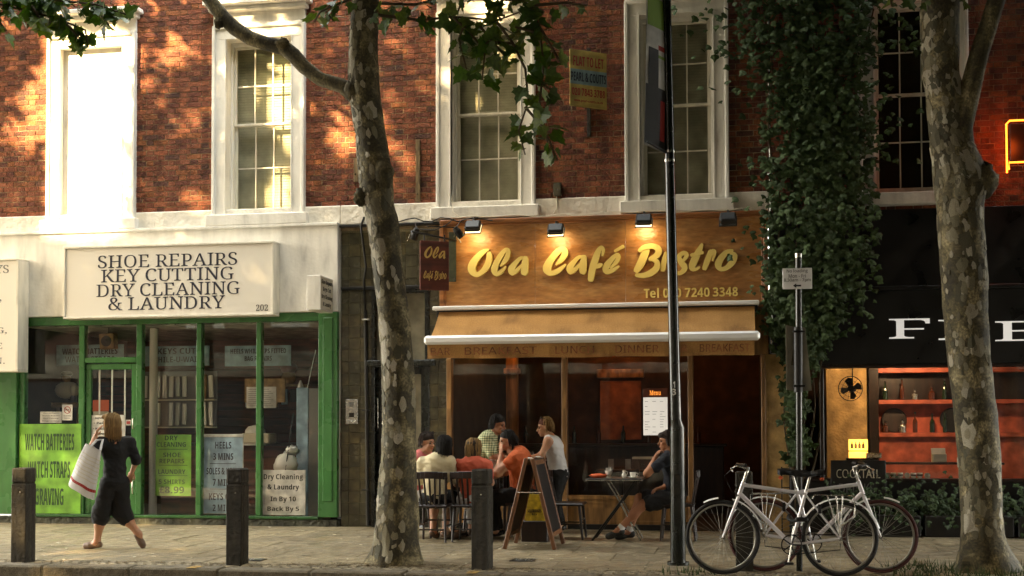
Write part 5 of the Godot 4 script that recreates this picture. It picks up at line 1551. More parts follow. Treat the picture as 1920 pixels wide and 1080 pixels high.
# small leaf of six faces, hanging outwards
func leaf_at(b: MB, p: Vector3, s: float) -> void:
	var down := Vector3(rng.randfn(0, 0.5), -1.0 + rng.randf() * 0.7, rng.randf_range(0.0, 0.7)).normalized()
	var side := down.cross(Vector3(rng.randfn(0, 0.5), rng.randf() * 0.6, 1.0)).normalized()
	var up := side.cross(down)
	var q := [Vector2(0, 0), Vector2(0.42, 0.12), Vector2(0.5, 0.42), Vector2(0.2, 0.62), Vector2(0, 1.0), Vector2(-0.2, 0.62), Vector2(-0.5, 0.42), Vector2(-0.42, 0.12)]
	var c := p + down * 0.4 * s + up * 0.1 * s
	for i in 8:
		var a: Vector2 = q[i]
		var e: Vector2 = q[(i + 1) % 8]
		b.flat(c, p + (side * a.x + down * a.y) * s, p + (side * e.x + down * e.y) * s, up)
const TWIGS_LEFT := [
	[Vector3(-4.75, 5.88, 4.96), Vector3(-4.33, 5.76, 4.94), Vector3(-3.88, 5.62, 4.98), Vector3(-3.60, 5.50, 4.94), Vector3(-3.57, 5.32, 4.93)],
	[Vector3(-4.55, 5.97, 4.98), Vector3(-3.89, 5.79, 5.07), Vector3(-3.42, 5.72, 5.05), Vector3(-3.07, 5.59, 5.04)],
	[Vector3(-4.01, 5.75, 4.96), Vector3(-3.74, 5.52, 5.01), Vector3(-3.65, 5.41, 4.96)],
	[Vector3(-4.69, 5.79, 4.95), Vector3(-4.50, 5.54, 4.94)],
	[Vector3(-3.54, 5.80, 4.95), Vector3(-3.27, 5.49, 5.07)],
	[Vector3(-4.14, 5.75, 5.05), Vector3(-3.99, 5.52, 5.05)],
	[Vector3(-4.57, 5.95, 5.05), Vector3(-4.14, 5.87, 4.95), Vector3(-3.65, 5.86, 4.97)]]
const TWIGS_MIDDLE := [
	[Vector3(-0.75, 5.74, 4.72), Vector3(-0.96, 5.67, 4.74), Vector3(-1.12, 5.60, 4.76), Vector3(-1.18, 5.50, 4.76)],
	[Vector3(-0.94, 5.81, 4.63), Vector3(-1.08, 5.62, 4.72), Vector3(-0.99, 5.51, 4.73)]]
const TWIGS_RIGHT := [
	[Vector3(-0.56, 5.54, 4.75), Vector3(-0.08, 5.47, 4.70), Vector3(0.26, 5.47, 4.75), Vector3(0.69, 5.43, 4.68), Vector3(1.08, 5.49, 4.82)],
	[Vector3(0.28, 5.44, 4.81), Vector3(0.43, 5.30, 4.76), Vector3(0.58, 5.12, 4.72), Vector3(0.57, 4.80, 4.82)],
	[Vector3(0.70, 5.40, 4.76), Vector3(0.87, 5.16, 4.81), Vector3(1.00, 4.89, 4.81), Vector3(1.02, 4.58, 4.75), Vector3(0.92, 4.30, 4.74), Vector3(0.99, 4.05, 4.77)],
	[Vector3(1.07, 5.51, 4.74), Vector3(1.13, 5.28, 4.70), Vector3(1.17, 4.95, 4.72), Vector3(1.14, 4.56, 4.80), Vector3(1.21, 4.12, 4.68)],
	[Vector3(1.06, 5.45, 4.68), Vector3(1.29, 5.04, 4.77), Vector3(1.34, 4.96, 4.71)],
	[Vector3(0.54, 5.35, 4.76), Vector3(0.78, 5.05, 4.75)],
	[Vector3(0.85, 5.18, 4.72), Vector3(0.63, 5.17, 4.83), Vector3(0.44, 5.05, 4.70)],
	[Vector3(1.07, 4.80, 4.74), Vector3(1.30, 4.66, 4.70)],
	[Vector3(-0.56, 5.65, 4.77), Vector3(-0.13, 5.63, 4.71), Vector3(0.15, 5.68, 4.73)],
	[Vector3(1.08, 5.52, 4.79), Vector3(1.39, 5.55, 4.72), Vector3(1.60, 5.50, 4.76)],
	[Vector3(0.39, 5.66, 4.81), Vector3(0.29, 5.52, 4.69)],
	[Vector3(0.74, 5.42, 4.68), Vector3(0.66, 5.57, 4.71), Vector3(0.87, 5.64, 4.79)],
	[Vector3(0.38, 5.38, 4.77), Vector3(0.31, 5.25, 4.71), Vector3(0.39, 4.94, 4.72)],
	[Vector3(0.98, 4.54, 4.70), Vector3(1.17, 4.31, 4.74), Vector3(1.30, 4.00, 4.68)],
	[Vector3(1.08, 5.26, 4.78), Vector3(0.90, 5.31, 4.81)],
	[Vector3(0.52, 5.65, 4.82), Vector3(0.81, 5.59, 4.79), Vector3(1.14, 5.59, 4.82)]]
const SUN_GAPS := [Vector3(-7.07, 6.41, 0.44), Vector3(-7.24, 5.71, 0.33), Vector3(-6.89, 5.06, 0.22), Vector3(-6.64, 6.07, 0.37), Vector3(-4.90, 6.84, 0.33), Vector3(-4.77, 5.68, 0.28), Vector3(-4.55, 4.65, 0.24), Vector3(-5.14, 6.47, 0.18), Vector3(-3.60, 6.31, 0.40), Vector3(-3.68, 4.94, 0.40), Vector3(-3.36, 5.62, 0.29), Vector3(-2.38, 5.50, 0.33), Vector3(-2.73, 4.95, 0.21), Vector3(-1.76, 4.80, 0.16), Vector3(-1.19, 6.64, 0.10), Vector3(-1.19, 5.82, 0.09), Vector3(-3.77, 7.01, 0.22), Vector3(-7.48, 4.77, 0.18), Vector3(-3.05, 6.97, 0.15)]

# ---------------------------------------------------------------- street furniture
func dup(o: Node3D, at: Vector3, label: String, turn := 0.0) -> Node3D:
	var r: Node3D = o.duplicate()
	r.name = numbered(String(o.name))
	add_child(r)
	r.position = at
	r.rotation.y = turn
	r.set_meta("label", label)
	return r

func make_street() -> void:
	# bollards
	var b := thing("bollard", "square timber bollard at the left end of the kerb", "bollard", Vector3(-4.27, 0, 4.9), "timber bollards along the kerb")
	var m := MB.new()
	m.cbox(Vector3(0, 0.37, 0), Vector3(0.165, 0.86, 0.2), 0.008)
	m.cbox(Vector3(0, 0.805, 0), Vector3(0.145, 0.012, 0.18), 0.001)
	put(b, "post", m.mesh(), M.timber)
	var hd := MB.new()
	hd.cbox(Vector3(0, 0.888, 0), Vector3(0.165, 0.154, 0.2), 0.014)
	put(b, "head", hd.mesh(), M.timber)
	tubes(b, "stud", M.steel, [Vector3(0.02, 0.72, 0.1), Vector3(0.02, 0.72, 0.104)], [0.008], 8)
	dup(b, Vector3(-1.96, 0, 4.82), "square timber bollard in front of the blue heel banner")
	dup(b, Vector3(0.555, 0, 4.78), "square timber bollard between the trunk and the sandwich board", -0.1)
	dup(b, Vector3(3.08, -0.02, 4.6), "square timber bollard behind the front wheel of the silver bicycle")
	# lamp post
	var l := thing("lamp_post", "dark green lamp post numbered 13", "lamp post", Vector3(2.43, 0, 4.2))
	tubes(l, "base", M.post, [Vector3(0, -0.05, 0), Vector3(0.0, 1.36, 0), Vector3(-0.012, 1.44, 0)], [0.078, 0.074, 0.056], 20)
	tubes(l, "shaft", M.post, [Vector3(-0.012, 1.44, 0), Vector3(-0.05, 3.5, 0), Vector3(-0.09, 6.2, 0), Vector3(-0.11, 8.0, 0)], [0.056, 0.05, 0.046, 0.04], 20)
	tubes(l, "flange", M.post, [Vector3(0, -0.02, 0), Vector3(0, 0.03, 0)], [0.11], 20)
	cb(l, "access_door", M.post, -0.04, 0.04, 0.4, 0.9, 0.06, 0.082, 0.004)
	text(l, "1", Vector3(-0.026, 1.795, 0.062), 0.022, 0.062, M.enamel, "sans-bold", 0.006)
	text(l, "3", Vector3(-0.026, 1.722, 0.062), 0.038, 0.062, M.enamel, "sans-bold", 0.006)
	for y in [4.04, 4.13]:
		tubes(l, "clamp", M.steel, [Vector3(-0.06, y, 0), Vector3(-0.06, y + 0.025, 0)], [0.056], 16)
	tubes(l, "banner_arm", M.blackm, [Vector3(-0.06, 4.12, 0), Vector3(-0.27, 4.2, 0.26)], [0.012], 8)
	tubes(l, "banner_arm", M.blackm, [Vector3(-0.1, 6.0, 0), Vector3(-0.31, 6.0, 0.26)], [0.012], 8)
	var bn := thing("street_banner", "printed white and dark banner hanging from the lamp post", "banner", Vector3(2.25, 4.15, 4.3))
	var wb := Basis(Vector3.UP, 0.92)
	var strip := func(called: String, mm: Material, y0: float, y1: float, xa: float, xb: float, off: float) -> void:
		var q := MB.new()
		for i in 8:
			for k in 4:
				var c := []
				for e in [[0, 0], [1, 0], [1, 1], [0, 1]]:
					var u: float = lerpf(xa, xb, (k + e[0]) / 4.0)
					var y: float = lerpf(y0, y1, (i + e[1]) / 8.0)
					c.append(wb * Vector3(u, 0, 0.025 * sin(u * 5.0 + y * 1.6) + off) + Vector3(0, y + u * -0.22 * (1.0 - y / 2.0), 0))
				q.quad(c[0], c[1], c[2], c[3], wb.z)
		put(bn, called, q.mesh(), mm)
	strip.call("cloth", M.paper, 0.0, 1.9, -0.17, 0.17, 0.0)
	strip.call("cloth_back", M.paper, 0.0, 1.9, -0.17, 0.17, -0.004)
	strip.call("green_block", mat("bannergreen", rgb(120, 150, 60), 0.7), 1.22, 1.52, -0.16, 0.15, 0.004)
	strip.call("dark_picture", mat("bannerdark", rgb(36, 30, 24), 0.6, {"tex": "blotch", "s": 2.5}), 0.02, 0.62, -0.168, 0.168, 0.004)
	strip.call("dark_figure", M.bannerdark, 0.6, 1.0, -0.14, 0.0, 0.005)
	strip.call("red_block", M.inkred, 0.1, 0.5, 0.03, 0.09, 0.006)
	strip.call("red_line", M.inkred, 1.0, 1.05, 0.0, 0.12, 0.004)
	strip.call("green_line", M.bannergreen, 0.92, 0.95, -0.03, 0.13, 0.004)
	strip.call("headline", M.inkblue, 1.62, 1.72, -0.05, 0.15, 0.004)
	# parking sign
	var s := thing("sign_post", "slim grey post with no loading plate", "sign post", Vector3(3.6, 0, 4.6))
	tubes(s, "pole", M.post, [Vector3(-0.008, -0.1, 0), Vector3(0.01, 3.0, 0)], [0.03], 14)
	tubes(s, "cap", M.steel, [Vector3(0.01, 2.99, 0), Vector3(0.01, 3.03, 0)], [0.033], 14)
	var pl := cb(s, "plate", M.enamel, -0.142, 0.134, 2.684, 2.884, 0.04, 0.046, 0.003)
	for t in [["No loading", 0.1, 0.075, 0.195, 0.04], ["Mon - Fri", 0.0, 0.03, 0.16, 0.036], ["8.30am - 7pm", 0.0, -0.013, 0.25, 0.038]]:
		text(pl, t[0], Vector3(0, t[2] - 0.005, 0.0042), t[3], t[4], M.ink, "sans", 0.002)
	var ar := MB.new()
	ar.prism(PackedVector2Array([Vector2(-0.04, 0), Vector2(-0.01, 0.022), Vector2(-0.01, 0.008), Vector2(0.035, 0.008), Vector2(0.035, -0.008), Vector2(-0.01, -0.008), Vector2(-0.01, -0.022)]), 0.002, Vector3(0, -0.068, 0.0032))
	put(pl, "arrow", ar.mesh(), M.ink)
	var pm := MB.new()
	pm.prism(PackedVector2Array([Vector2(-0.12, 1.725), Vector2(-0.118, 2.345), Vector2(-0.015, 2.325), Vector2(-0.02, 1.715)]), 0.006, Vector3(0, 0, -0.03), Basis(Vector3.UP, 0.25))
	put(s, "side_panel", pm.mesh(), M.frosted)
	var pn := MB.new()
	pn.prism(PackedVector2Array([Vector2(0.035, 1.715), Vector2(0.04, 2.325), Vector2(0.07, 2.32), Vector2(0.125, 1.717)]), 0.006, Vector3(0, 0, -0.03))
	put(s, "side_panel", pn.mesh(), M.frosted)
	var pg := MB.new()
	pg.prism(PackedVector2Array([Vector2(-0.07, 1.96), Vector2(-0.035, 2.2), Vector2(-0.03, 1.96)]), 0.002, Vector3(0, 0, -0.022), Basis(Vector3.UP, 0.25))
	put(s, "triangle_print", pg.mesh(), M.tile3)
	for y in [1.75, 2.27]:
		cb(s, "strap", M.blackm, -0.05, 0.06, y, y + 0.02, -0.045, 0.045, 0.003)
	tubes(s, "sleeve", M.black, [Vector3(-0.004, 1.7, 0), Vector3(0.0, 2.32, 0)], [0.042], 14)
	# sandwich board
	var a := thing("sandwich_board", "wooden sandwich board standing in front of the cafe tables", "sandwich board", Vector3(0.71, 0, 2.5))
	for z in [-0.36, 0.36]:
		for sg in [-1.0, 1.0]:
			var t := MB.new()
			var p0 := Vector3(sg * 0.285, 0.0, z)
			var p1 := Vector3(sg * 0.035, 1.02, z)
			var dir := (p1 - p0).normalized()
			t.cbox((p0 + p1) / 2, Vector3(0.045, (p1 - p0).length(), 0.05), 0.005, Basis(dir.cross(Vector3.BACK).normalized(), dir, Vector3.BACK))
			put(a, "leg", t.mesh(), M.wood)
	for sg in [-1.0, 1.0]:
		var q0 := Vector3(sg * 0.248, 0.16, 0)
		var q1 := Vector3(sg * 0.037, 1.01, 0)
		var dir := (q1 - q0).normalized()
		var t := MB.new()
		t.cbox((q0 + q1) / 2, Vector3(0.02, (q1 - q0).length(), 0.67), 0.003, Basis(dir.cross(Vector3.BACK).normalized(), dir, Vector3.BACK))
		put(a, "panel", t.mesh(), M.black if sg > 0 else mat("boardback", rgb(74, 44, 26), 0.6, {"tex": "grainv", "s": 2.0}))
		var r := MB.new()
		for y in [0.0, 0.95]:
			r.cbox(q0.lerp(q1, y) , Vector3(0.04, 0.05, 0.67), 0.004, Basis(dir.cross(Vector3.BACK).normalized(), dir, Vector3.BACK))
		put(a, "rail", r.mesh(), M.wood)
	for z in [-0.3, 0.3]:
		tubes(a, "hinge", M.chrome, [Vector3(-0.03, 1.02, z), Vector3(0.03, 1.02, z)], [0.014], 8)
	tubes(a, "stay", M.chrome, [Vector3(-0.135, 0.64, 0.385), Vector3(0.135, 0.64, 0.385)], [0.007], 6)
	# covers and litter
	for c in [[Vector3(-2.0, 0.0, 4.45), 0.36, "thin iron cover set in the paving near the blue banner bollard"], [Vector3(0.83, 0.0, 4.05), 0.24, "small iron cover set in the paving before the sandwich board"]]:
		var o := thing("utility_cover", c[2], "cover", c[0])
		cb(o, "frame", M.blackm, -c[1] / 2, c[1] / 2, 0.001, 0.008, -0.1, 0.1, 0.002)
		for i in 6:
			cb(o, "rib", M.steel, -c[1] / 2 + 0.02, c[1] / 2 - 0.02, 0.008, 0.011, -0.085 + i * 0.03, -0.07 + i * 0.03, 0.001)

# ---------------------------------------------------------------- trees
const TRUNK_A := [Vector3(-0.395, -0.03, 0.275), Vector3(-0.387, 0.14, 0.238), Vector3(-0.379, 0.355, 0.223), Vector3(-0.374, 0.841, 0.19), Vector3(-0.36, 1.382, 0.17), Vector3(-0.374, 1.924, 0.168), Vector3(-0.411, 2.468, 0.154), Vector3(-0.464, 2.906, 0.152), Vector3(-0.53, 3.455, 0.161), Vector3(-0.58, 3.65, 0.158), Vector3(-0.609, 3.952, 0.173), Vector3(-0.666, 4.395, 0.156), Vector3(-0.73, 4.84, 0.157), Vector3(-0.747, 5.229, 0.146), Vector3(-0.717, 5.782, 0.137), Vector3(-0.72, 6.4, 0.12), Vector3(-0.6, 7.6, 0.1), Vector3(-0.3, 9.5, 0.06)]
const TRUNK_B := [Vector3(5.34, -0.05, 0.30), Vector3(5.331, 0.077, 0.254), Vector3(5.31, 0.355, 0.2), Vector3(5.304, 0.608, 0.187), Vector3(5.287, 1.114, 0.196), Vector3(5.221, 1.878, 0.195), Vector3(5.187, 2.389, 0.202), Vector3(5.169, 2.902, 0.212), Vector3(5.145, 3.417, 0.216), Vector3(5.16, 3.7, 0.245), Vector3(5.12, 3.932, 0.225), Vector3(5.048, 4.194, 0.18), Vector3(5.016, 4.558, 0.172), Vector3(4.987, 4.804, 0.171), Vector3(4.984, 5.184, 0.178), Vector3(4.983, 5.8, 0.17), Vector3(4.9, 7.5, 0.12), Vector3(4.8, 9.5, 0.06)]
var leaf_meshes := []

func trunk(parent: Node, called: String, pts: Array, z: float, seed_: int, m: Material) -> Array:
	var f := noise(seed_, 1.0, 3)
	var b := MB.new()
	var sides := 28
	var q := []
	for i in pts.size() - 1:
		for k in 4:
			q.append((pts[i] as Vector3).cubic_interpolate(pts[i + 1], pts[maxi(i - 1, 0)], pts[mini(i + 2, pts.size() - 1)], k / 4.0))
	q.append(pts[pts.size() - 1])
	var rings := []
	for p in q:
		var ring := []
		for k in sides:
			var a := TAU * k / sides
			var d := Vector3(cos(a), 0, sin(a))
			var root: float = maxf(0.0, 0.25 - p.y) * 0.3 * maxf(0.0, sin(a * 5.0 + seed_))
			var r: float = p.z * (1.0 + 0.10 * f.get_noise_3d(d.x * 1.6, p.y * 1.5, d.z * 1.6) + 0.04 * f.get_noise_3d(d.x * 5.0, p.y * 7.0, d.z * 5.0)) + root
			ring.append(Vector3(p.x, p.y, z) + d * r)
		rings.append(ring)
	for i in rings.size() - 1:
		for k in sides:
			var k2 := (k + 1) % sides
			var c0 := Vector3(q[i].x, q[i].y, z)
			var c1 := Vector3(q[i + 1].x, q[i + 1].y, z)
			var p := [rings[i][k], rings[i][k2], rings[i + 1][k2], rings[i + 1][k]]
			var n0 := ((p[0] as Vector3) - c0).normalized()
			var n1 := ((p[1] as Vector3) - c0).normalized()
			var n2 := ((p[2] as Vector3) - c1).normalized()
			var n3 := ((p[3] as Vector3) - c1).normalized()
			b.tri(p[0], p[1], p[2], n0, n1, n2)
			b.tri(p[0], p[2], p[3], n0, n2, n3)
	put(parent, called, b.mesh(), m)
	return rings

# plates of peeling bark, each a thin raised patch with its own ragged outline
func flakes(parent: Node, rings: Array, n: int, r0: int, r1: int, mean: float, spread: float) -> void:
	var tones := [Color(0.33, 0.29, 0.19), Color(0.42, 0.37, 0.26), Color(0.24, 0.21, 0.125), Color(0.15, 0.13, 0.075), Color(0.10, 0.09, 0.05), Color(0.50, 0.45, 0.34)]
	var b := MB.new()
	var sides: int = rings[0].size()
	var at := func(u: float, t: float, lift: float) -> Vector3:
		t = clampf(t, 0.0, rings.size() - 1.01)
		var i := int(t)
		var k := int(floor(u))
		var fu := u - k
		var p0: Vector3 = (rings[i][posmod(k, sides)] as Vector3).lerp(rings[i][posmod(k + 1, sides)], fu)
		var p1: Vector3 = (rings[i + 1][posmod(k, sides)] as Vector3).lerp(rings[i + 1][posmod(k + 1, sides)], fu)
		var p := p0.lerp(p1, t - i)
		var c := ((rings[i][0] as Vector3) + (rings[i][sides / 2] as Vector3)) / 2.0
		return p + Vector3(p.x - c.x, 0, p.z - c.z).normalized() * lift
	for j in n:
		var a := mean + rng.randfn() * spread
		var t := rng.randf_range(r0, r1)
		var u0 := a / TAU * sides
		var base: Vector3 = at.call(u0, t, 0.0)
		var ring: Array = rings[clampi(int(t), 0, rings.size() - 1)]
		var r := ((ring[0] as Vector3) - (ring[sides / 2] as Vector3)).length() / 2.0
		var hgt: float = absf((rings[mini(int(t) + 1, rings.size() - 1)][0] as Vector3).y - (ring[0] as Vector3).y)
		var w := rng.randf_range(0.012, 0.04) * (1.9 if rng.randf() < 0.2 else 1.0)
		var h := w * rng.randf_range(0.9, 2.3)
		var lift := rng.randf_range(0.003, 0.007)
		b.col = tones[rng.randi() % 6] * rng.randf_range(0.8, 1.1)
		var m := 11
		var q := []
		var q2 := []
		for i in m:
			var e := TAU * i / m
			var k := rng.randf_range(0.62, 1.15)
			var du: float = cos(e) * w * k / (TAU * r) * sides
			var dt: float = sin(e) * h * k / maxf(hgt, 0.01)
			q.append(at.call(u0 + du, t + dt, lift))
			q2.append(at.call(u0 + du * 1.03, t + dt * 1.03, -0.002))
		var c: Vector3 = at.call(u0, t, lift + 0.001)
		for i in m:
			var i2 := (i + 1) % m
			var out: Vector3 = q[i] - q2[i]
			b.flat(c, q[i], q[i2], out)
			b.quad(q[i], q[i2], q2[i2], q2[i], (q[i] as Vector3) - c)
	put(parent, "bark_flakes", b.mesh(true), M.flake).set_meta("kind", "stuff")

func knot(parent: Node, at: Vector3, r: Vector3, seed_: int, m: Material) -> void:
	put(parent, "burr", _lump(r, seed_, 0.35), m, at)

func make_leaf_meshes() -> void:
	var half := [Vector2(0.0, 0.0), Vector2(0.16, -0.03), Vector2(0.34, -0.06), Vector2(0.33, 0.1), Vector2(0.56, 0.16), Vector2(0.46, 0.27), Vector2(0.53, 0.44), Vector2(0.34, 0.46), Vector2(0.22, 0.52), Vector2(0.22, 0.7), Vector2(0.1, 0.78), Vector2(0.0, 1.0)]
	for variant in 3:
		var out := []
		for p in half:
			out.append(p)
		for i in range(half.size() - 2, 0, -1):
			out.append(Vector2(-half[i].x, half[i].y))
		var b := MB.new()
		var bend: float = [0.25, 0.45, 0.1][variant]
		var fold: float = [0.3, 0.12, 0.5][variant]
		var lift := func(p: Vector2) -> Vector3: return Vector3(p.x, -p.y, fold * absf(p.x) * 0.6 - bend * p.y * p.y * 0.5)
		for i in out.size():
			b.flat(lift.call(Vector2(0, 0.32)), lift.call(out[i]), lift.call(out[(i + 1) % out.size()]), Vector3.BACK)
		b.tube([Vector3(0, 0, 0), Vector3(0, 0.25, -0.05)], [0.012], 3, false)
		leaf_meshes.append(b.mesh())

func leaves_on(tree: Node3D, twigs: Array, every: float, size: Vector2) -> void:
	for t in twigs:
		var rr := []
		for i in t.size():
			rr.append(lerpf(0.016, 0.005, float(i) / t.size()))
		tubes(tree, "twig", M.twig, t, rr, 6)
		for i in t.size() - 1:
			var p0: Vector3 = t[i]
			var p1: Vector3 = t[i + 1]
			var n := int(ceil(p0.distance_to(p1) / every))
			for k in n:
				var p := p0.lerp(p1, (k + rng.randf()) / n)
				var s := rng.randf_range(size.x, size.y)
				var out := Vector3(rng.randfn(0, 0.7), rng.randf_range(-1.1, 0.25), rng.randfn(0, 0.6)).normalized()
				var facing := Vector3(rng.randfn(0, 0.6), rng.randf_range(-0.2, 1.0), rng.randf_range(-0.2, 1.2)).normalized()
				var side := (-out).cross(facing).normalized()
				var b := Basis(side, -out, side.cross(-out).normalized())
				put(tree, "leaf", leaf_meshes[rng.randi() % 3], [M.leafa, M.leafb, M.leafa, M.leafc][rng.randi() % 4], p + out * 0.2 * s + Vector3(rng.randfn(0, 0.02), -0.02, rng.randfn(0, 0.03)), b * s)

func in_sun_gap(p: Vector3) -> bool:
	var t := p.z / SUN_TO.z
	var x := p.x - SUN_TO.x * t
	var y := p.y - SUN_TO.y * t
	if x > -6.95 and x < -5.4 and y > 4.0 and y < 7.2: return true
	for g in SUN_GAPS:
		var k: Vector3 = g
		if Vector2(x - k.x, y - k.y).length() < k.z * 0.95: return true
	return false

func crown(tree: Node3D, c: Vector3, r: Vector3, n: int, size: float, clump: int) -> void:
	var f := noise(clump, 0.35, 2)
	var xf := []
	while xf.size() < n:
		var p := Vector3(rng.randf_range(-1, 1), rng.randf_range(-1, 1), rng.randf_range(-1, 1))
		if p.length() > 1.0: continue
		p = c + p * r
		if p.x < 9.5 and p.y < 1.38 + 0.352 * (17.0 - p.z) + 0.35: continue
		if p.z < 0.45: continue
		if f.get_noise_3dv(p) < -0.12: continue
		if in_sun_gap(p): continue
		var b := Basis.from_euler(Vector3(rng.randf() * TAU, rng.randf() * TAU, rng.randf() * TAU)) * size * rng.randf_range(0.7, 1.3)
		xf.append(Transform3D(b, p))
	var mm := MultiMesh.new()
	mm.transform_format = MultiMesh.TRANSFORM_3D
	mm.mesh = leaf_meshes[0]
	mm.instance_count = n
	for i in n:
		mm.set_instance_transform(i, xf[i])
	var o := MultiMeshInstance3D.new()
	o.name = "crown"
	o.multimesh = mm
	o.material_override = M.leafcrown
	o.set_meta("kind", "stuff")
	tree.add_child(o, true)

func make_trees() -> void:
	make_leaf_meshes()
	var a := thing("plane_tree", "plane tree with peeling pale bark in front of the tiled entrance", "tree", Vector3.ZERO, "plane trees along the kerb")
	flakes(a, trunk(a, "trunk", TRUNK_A, 4.5, 31, M.bark), 420, 3, 60, 2.45, 0.75)
	tubes(a, "limb", M.bark, [Vector3(-0.7, 4.7, 4.5), Vector3(-0.82, 4.8, 4.5), Vector3(-0.978, 4.905, 4.5), Vector3(-1.209, 4.985, 4.5), Vector3(-1.382, 5.12, 4.5), Vector3(-1.499, 5.253, 4.5), Vector3(-1.616, 5.343, 4.5), Vector3(-1.792, 5.387, 4.5), Vector3(-1.968, 5.453, 4.5), Vector3(-2.146, 5.57, 4.5), Vector3(-2.277, 5.697, 4.5), Vector3(-2.385, 5.84, 4.5), Vector3(-2.6, 6.1, 4.5), Vector3(-3.4, 7.0, 4.6)], [0.13, 0.1, 0.075, 0.072, 0.075, 0.08, 0.082, 0.072, 0.076, 0.078, 0.075, 0.07, 0.06, 0.04], 14)
	knot(a, Vector3(-1.60, 5.36, 4.55), Vector3(0.075, 0.06, 0.07), 41, M.bark)
	knot(a, Vector3(-2.3, 5.62, 4.55), Vector3(0.05, 0.06, 0.05), 42, M.bark)
	knot(a, Vector3(-0.74, 3.72, 4.6), Vector3(0.07, 0.09, 0.08), 43, M.bark)
	knot(a, Vector3(-0.5, 3.95, 4.6), Vector3(0.1, 0.16, 0.1), 44, M.bark)
	knot(a, Vector3(-0.83, 4.83, 4.56), Vector3(0.09, 0.11, 0.09), 45, M.bark)
	leaves_on(a, TWIGS_MIDDLE, 0.07, Vector2(0.12, 0.19))
	leaves_on(a, TWIGS_RIGHT, 0.08, Vector2(0.12, 0.21))
	crown(a, Vector3(1.4, 9.5, 5.2), Vector3(3.9, 3.6, 4.8), 8000, 0.36, 51)
	var b := thing("plane_tree", "forked plane tree in the dark in front of the bar", "tree", Vector3.ZERO, "plane trees along the kerb")
	flakes(b, trunk(b, "trunk", TRUNK_B, 4.3, 33, M.bark), 430, 8, 60, 1.9, 0.8)
	tubes(b, "limb", M.bark, [Vector3(5.173, 3.7, 4.3), Vector3(5.152, 4.035, 4.34), Vector3(5.154, 4.241, 4.36), Vector3(5.232, 4.548, 4.36), Vector3(5.32, 4.905, 4.36), Vector3(5.412, 5.185, 4.36), Vector3(5.6, 5.8, 4.4), Vector3(6.1, 7.2, 4.4)], [0.15, 0.13, 0.11, 0.1, 0.09, 0.085, 0.08, 0.06], 16)
	knot(b, Vector3(5.36, 3.72, 4.34), Vector3(0.12, 0.17, 0.14), 46, M.bark)
	var low := []
	for i in 5:
		low.append([Vector3(4.4 + i * 0.14, 5.9, 4.3), Vector3(4.5 + i * 0.16, 5.65, 4.35), Vector3(4.52 + i * 0.17, 5.45 + 0.06 * (i % 2), 4.4)])
	leaves_on(b, low, 0.09, Vector2(0.1, 0.17))
	crown(b, Vector3(6.4, 9.4, 5.2), Vector3(6.2, 4.2, 5.8), 20000, 0.4, 52)
	var c := thing("plane_tree", "plane tree whose hanging branch reaches in at the top left", "tree", Vector3.ZERO, "plane trees along the kerb")
	trunk(c, "trunk", [Vector3(-7.6, -0.03, 0.3), Vector3(-7.6, 1.0, 0.2), Vector3(-7.5, 3.0, 0.18), Vector3(-7.5, 5.0, 0.16), Vector3(-7.3, 8.0, 0.12), Vector3(-7.2, 10.0, 0.06)], 4.6, 35, M.bark)
	leaves_on(c, TWIGS_LEFT, 0.04, Vector2(0.12, 0.2))
	crown(c, Vector3(-8.4, 9.6, 5.0), Vector3(5.2, 3.6, 4.6), 4200, 0.3, 53)
	crown(c, Vector3(-4.6, 8.6, 9.2), Vector3(3.0, 4.6, 2.8), 7000, 0.36, 56)  # extra lobe added out of view to keep left sky light off the right
	var d := thing("plane_tree", "unseen plane tree added on the opposite pavement at the left to keep the sun off the shopfront", "tree", Vector3.ZERO, "plane trees along the kerb")  # unseen tree, added to keep the sun off the lower shopfront and pavement
	trunk(d, "trunk", [Vector3(-11.0, -0.03, 0.3), Vector3(-11.0, 1.0, 0.2), Vector3(-10.9, 3.0, 0.18), Vector3(-11.0, 6.0, 0.16), Vector3(-11.1, 10.0, 0.1)], 14.9, 36, M.bark)
	crown(d, Vector3(-13.5, 9.0, 13.0), Vector3(6.4, 5.4, 4.6), 12000, 0.34, 54)
	var e := thing("plane_tree", "unseen plane tree added on the opposite pavement to shade the bar", "tree", Vector3.ZERO, "plane trees along the kerb")  # unseen tree, added to hold front sky light off the right-hand walls
	trunk(e, "trunk", [Vector3(9.5, -0.03, 0.3), Vector3(9.5, 1.0, 0.2), Vector3(9.4, 3.0, 0.18), Vector3(9.4, 6.0, 0.16), Vector3(9.2, 10.0, 0.1)], 14.9, 37, M.bark)
	crown(e, Vector3(7.0, 7.6, 13.2), Vector3(8.0, 5.6, 4.6), 22000, 0.42, 55)
	var g := thing("plane_tree", "unseen plane tree added beyond the right edge to block sky light", "tree", Vector3.ZERO, "plane trees along the kerb")  # unseen tree, added to close off sky light from the right street end
	trunk(g, "trunk", [Vector3(12.6, -0.03, 0.3), Vector3(12.6, 1.0, 0.2), Vector3(12.5, 3.0, 0.18), Vector3(12.5, 6.0, 0.16), Vector3(12.3, 10.0, 0.1)], 4.5, 38, M.bark)
	crown(g, Vector3(13.5, 7.6, 5.6), Vector3(5.0, 5.4, 5.4), 16000, 0.42, 57)

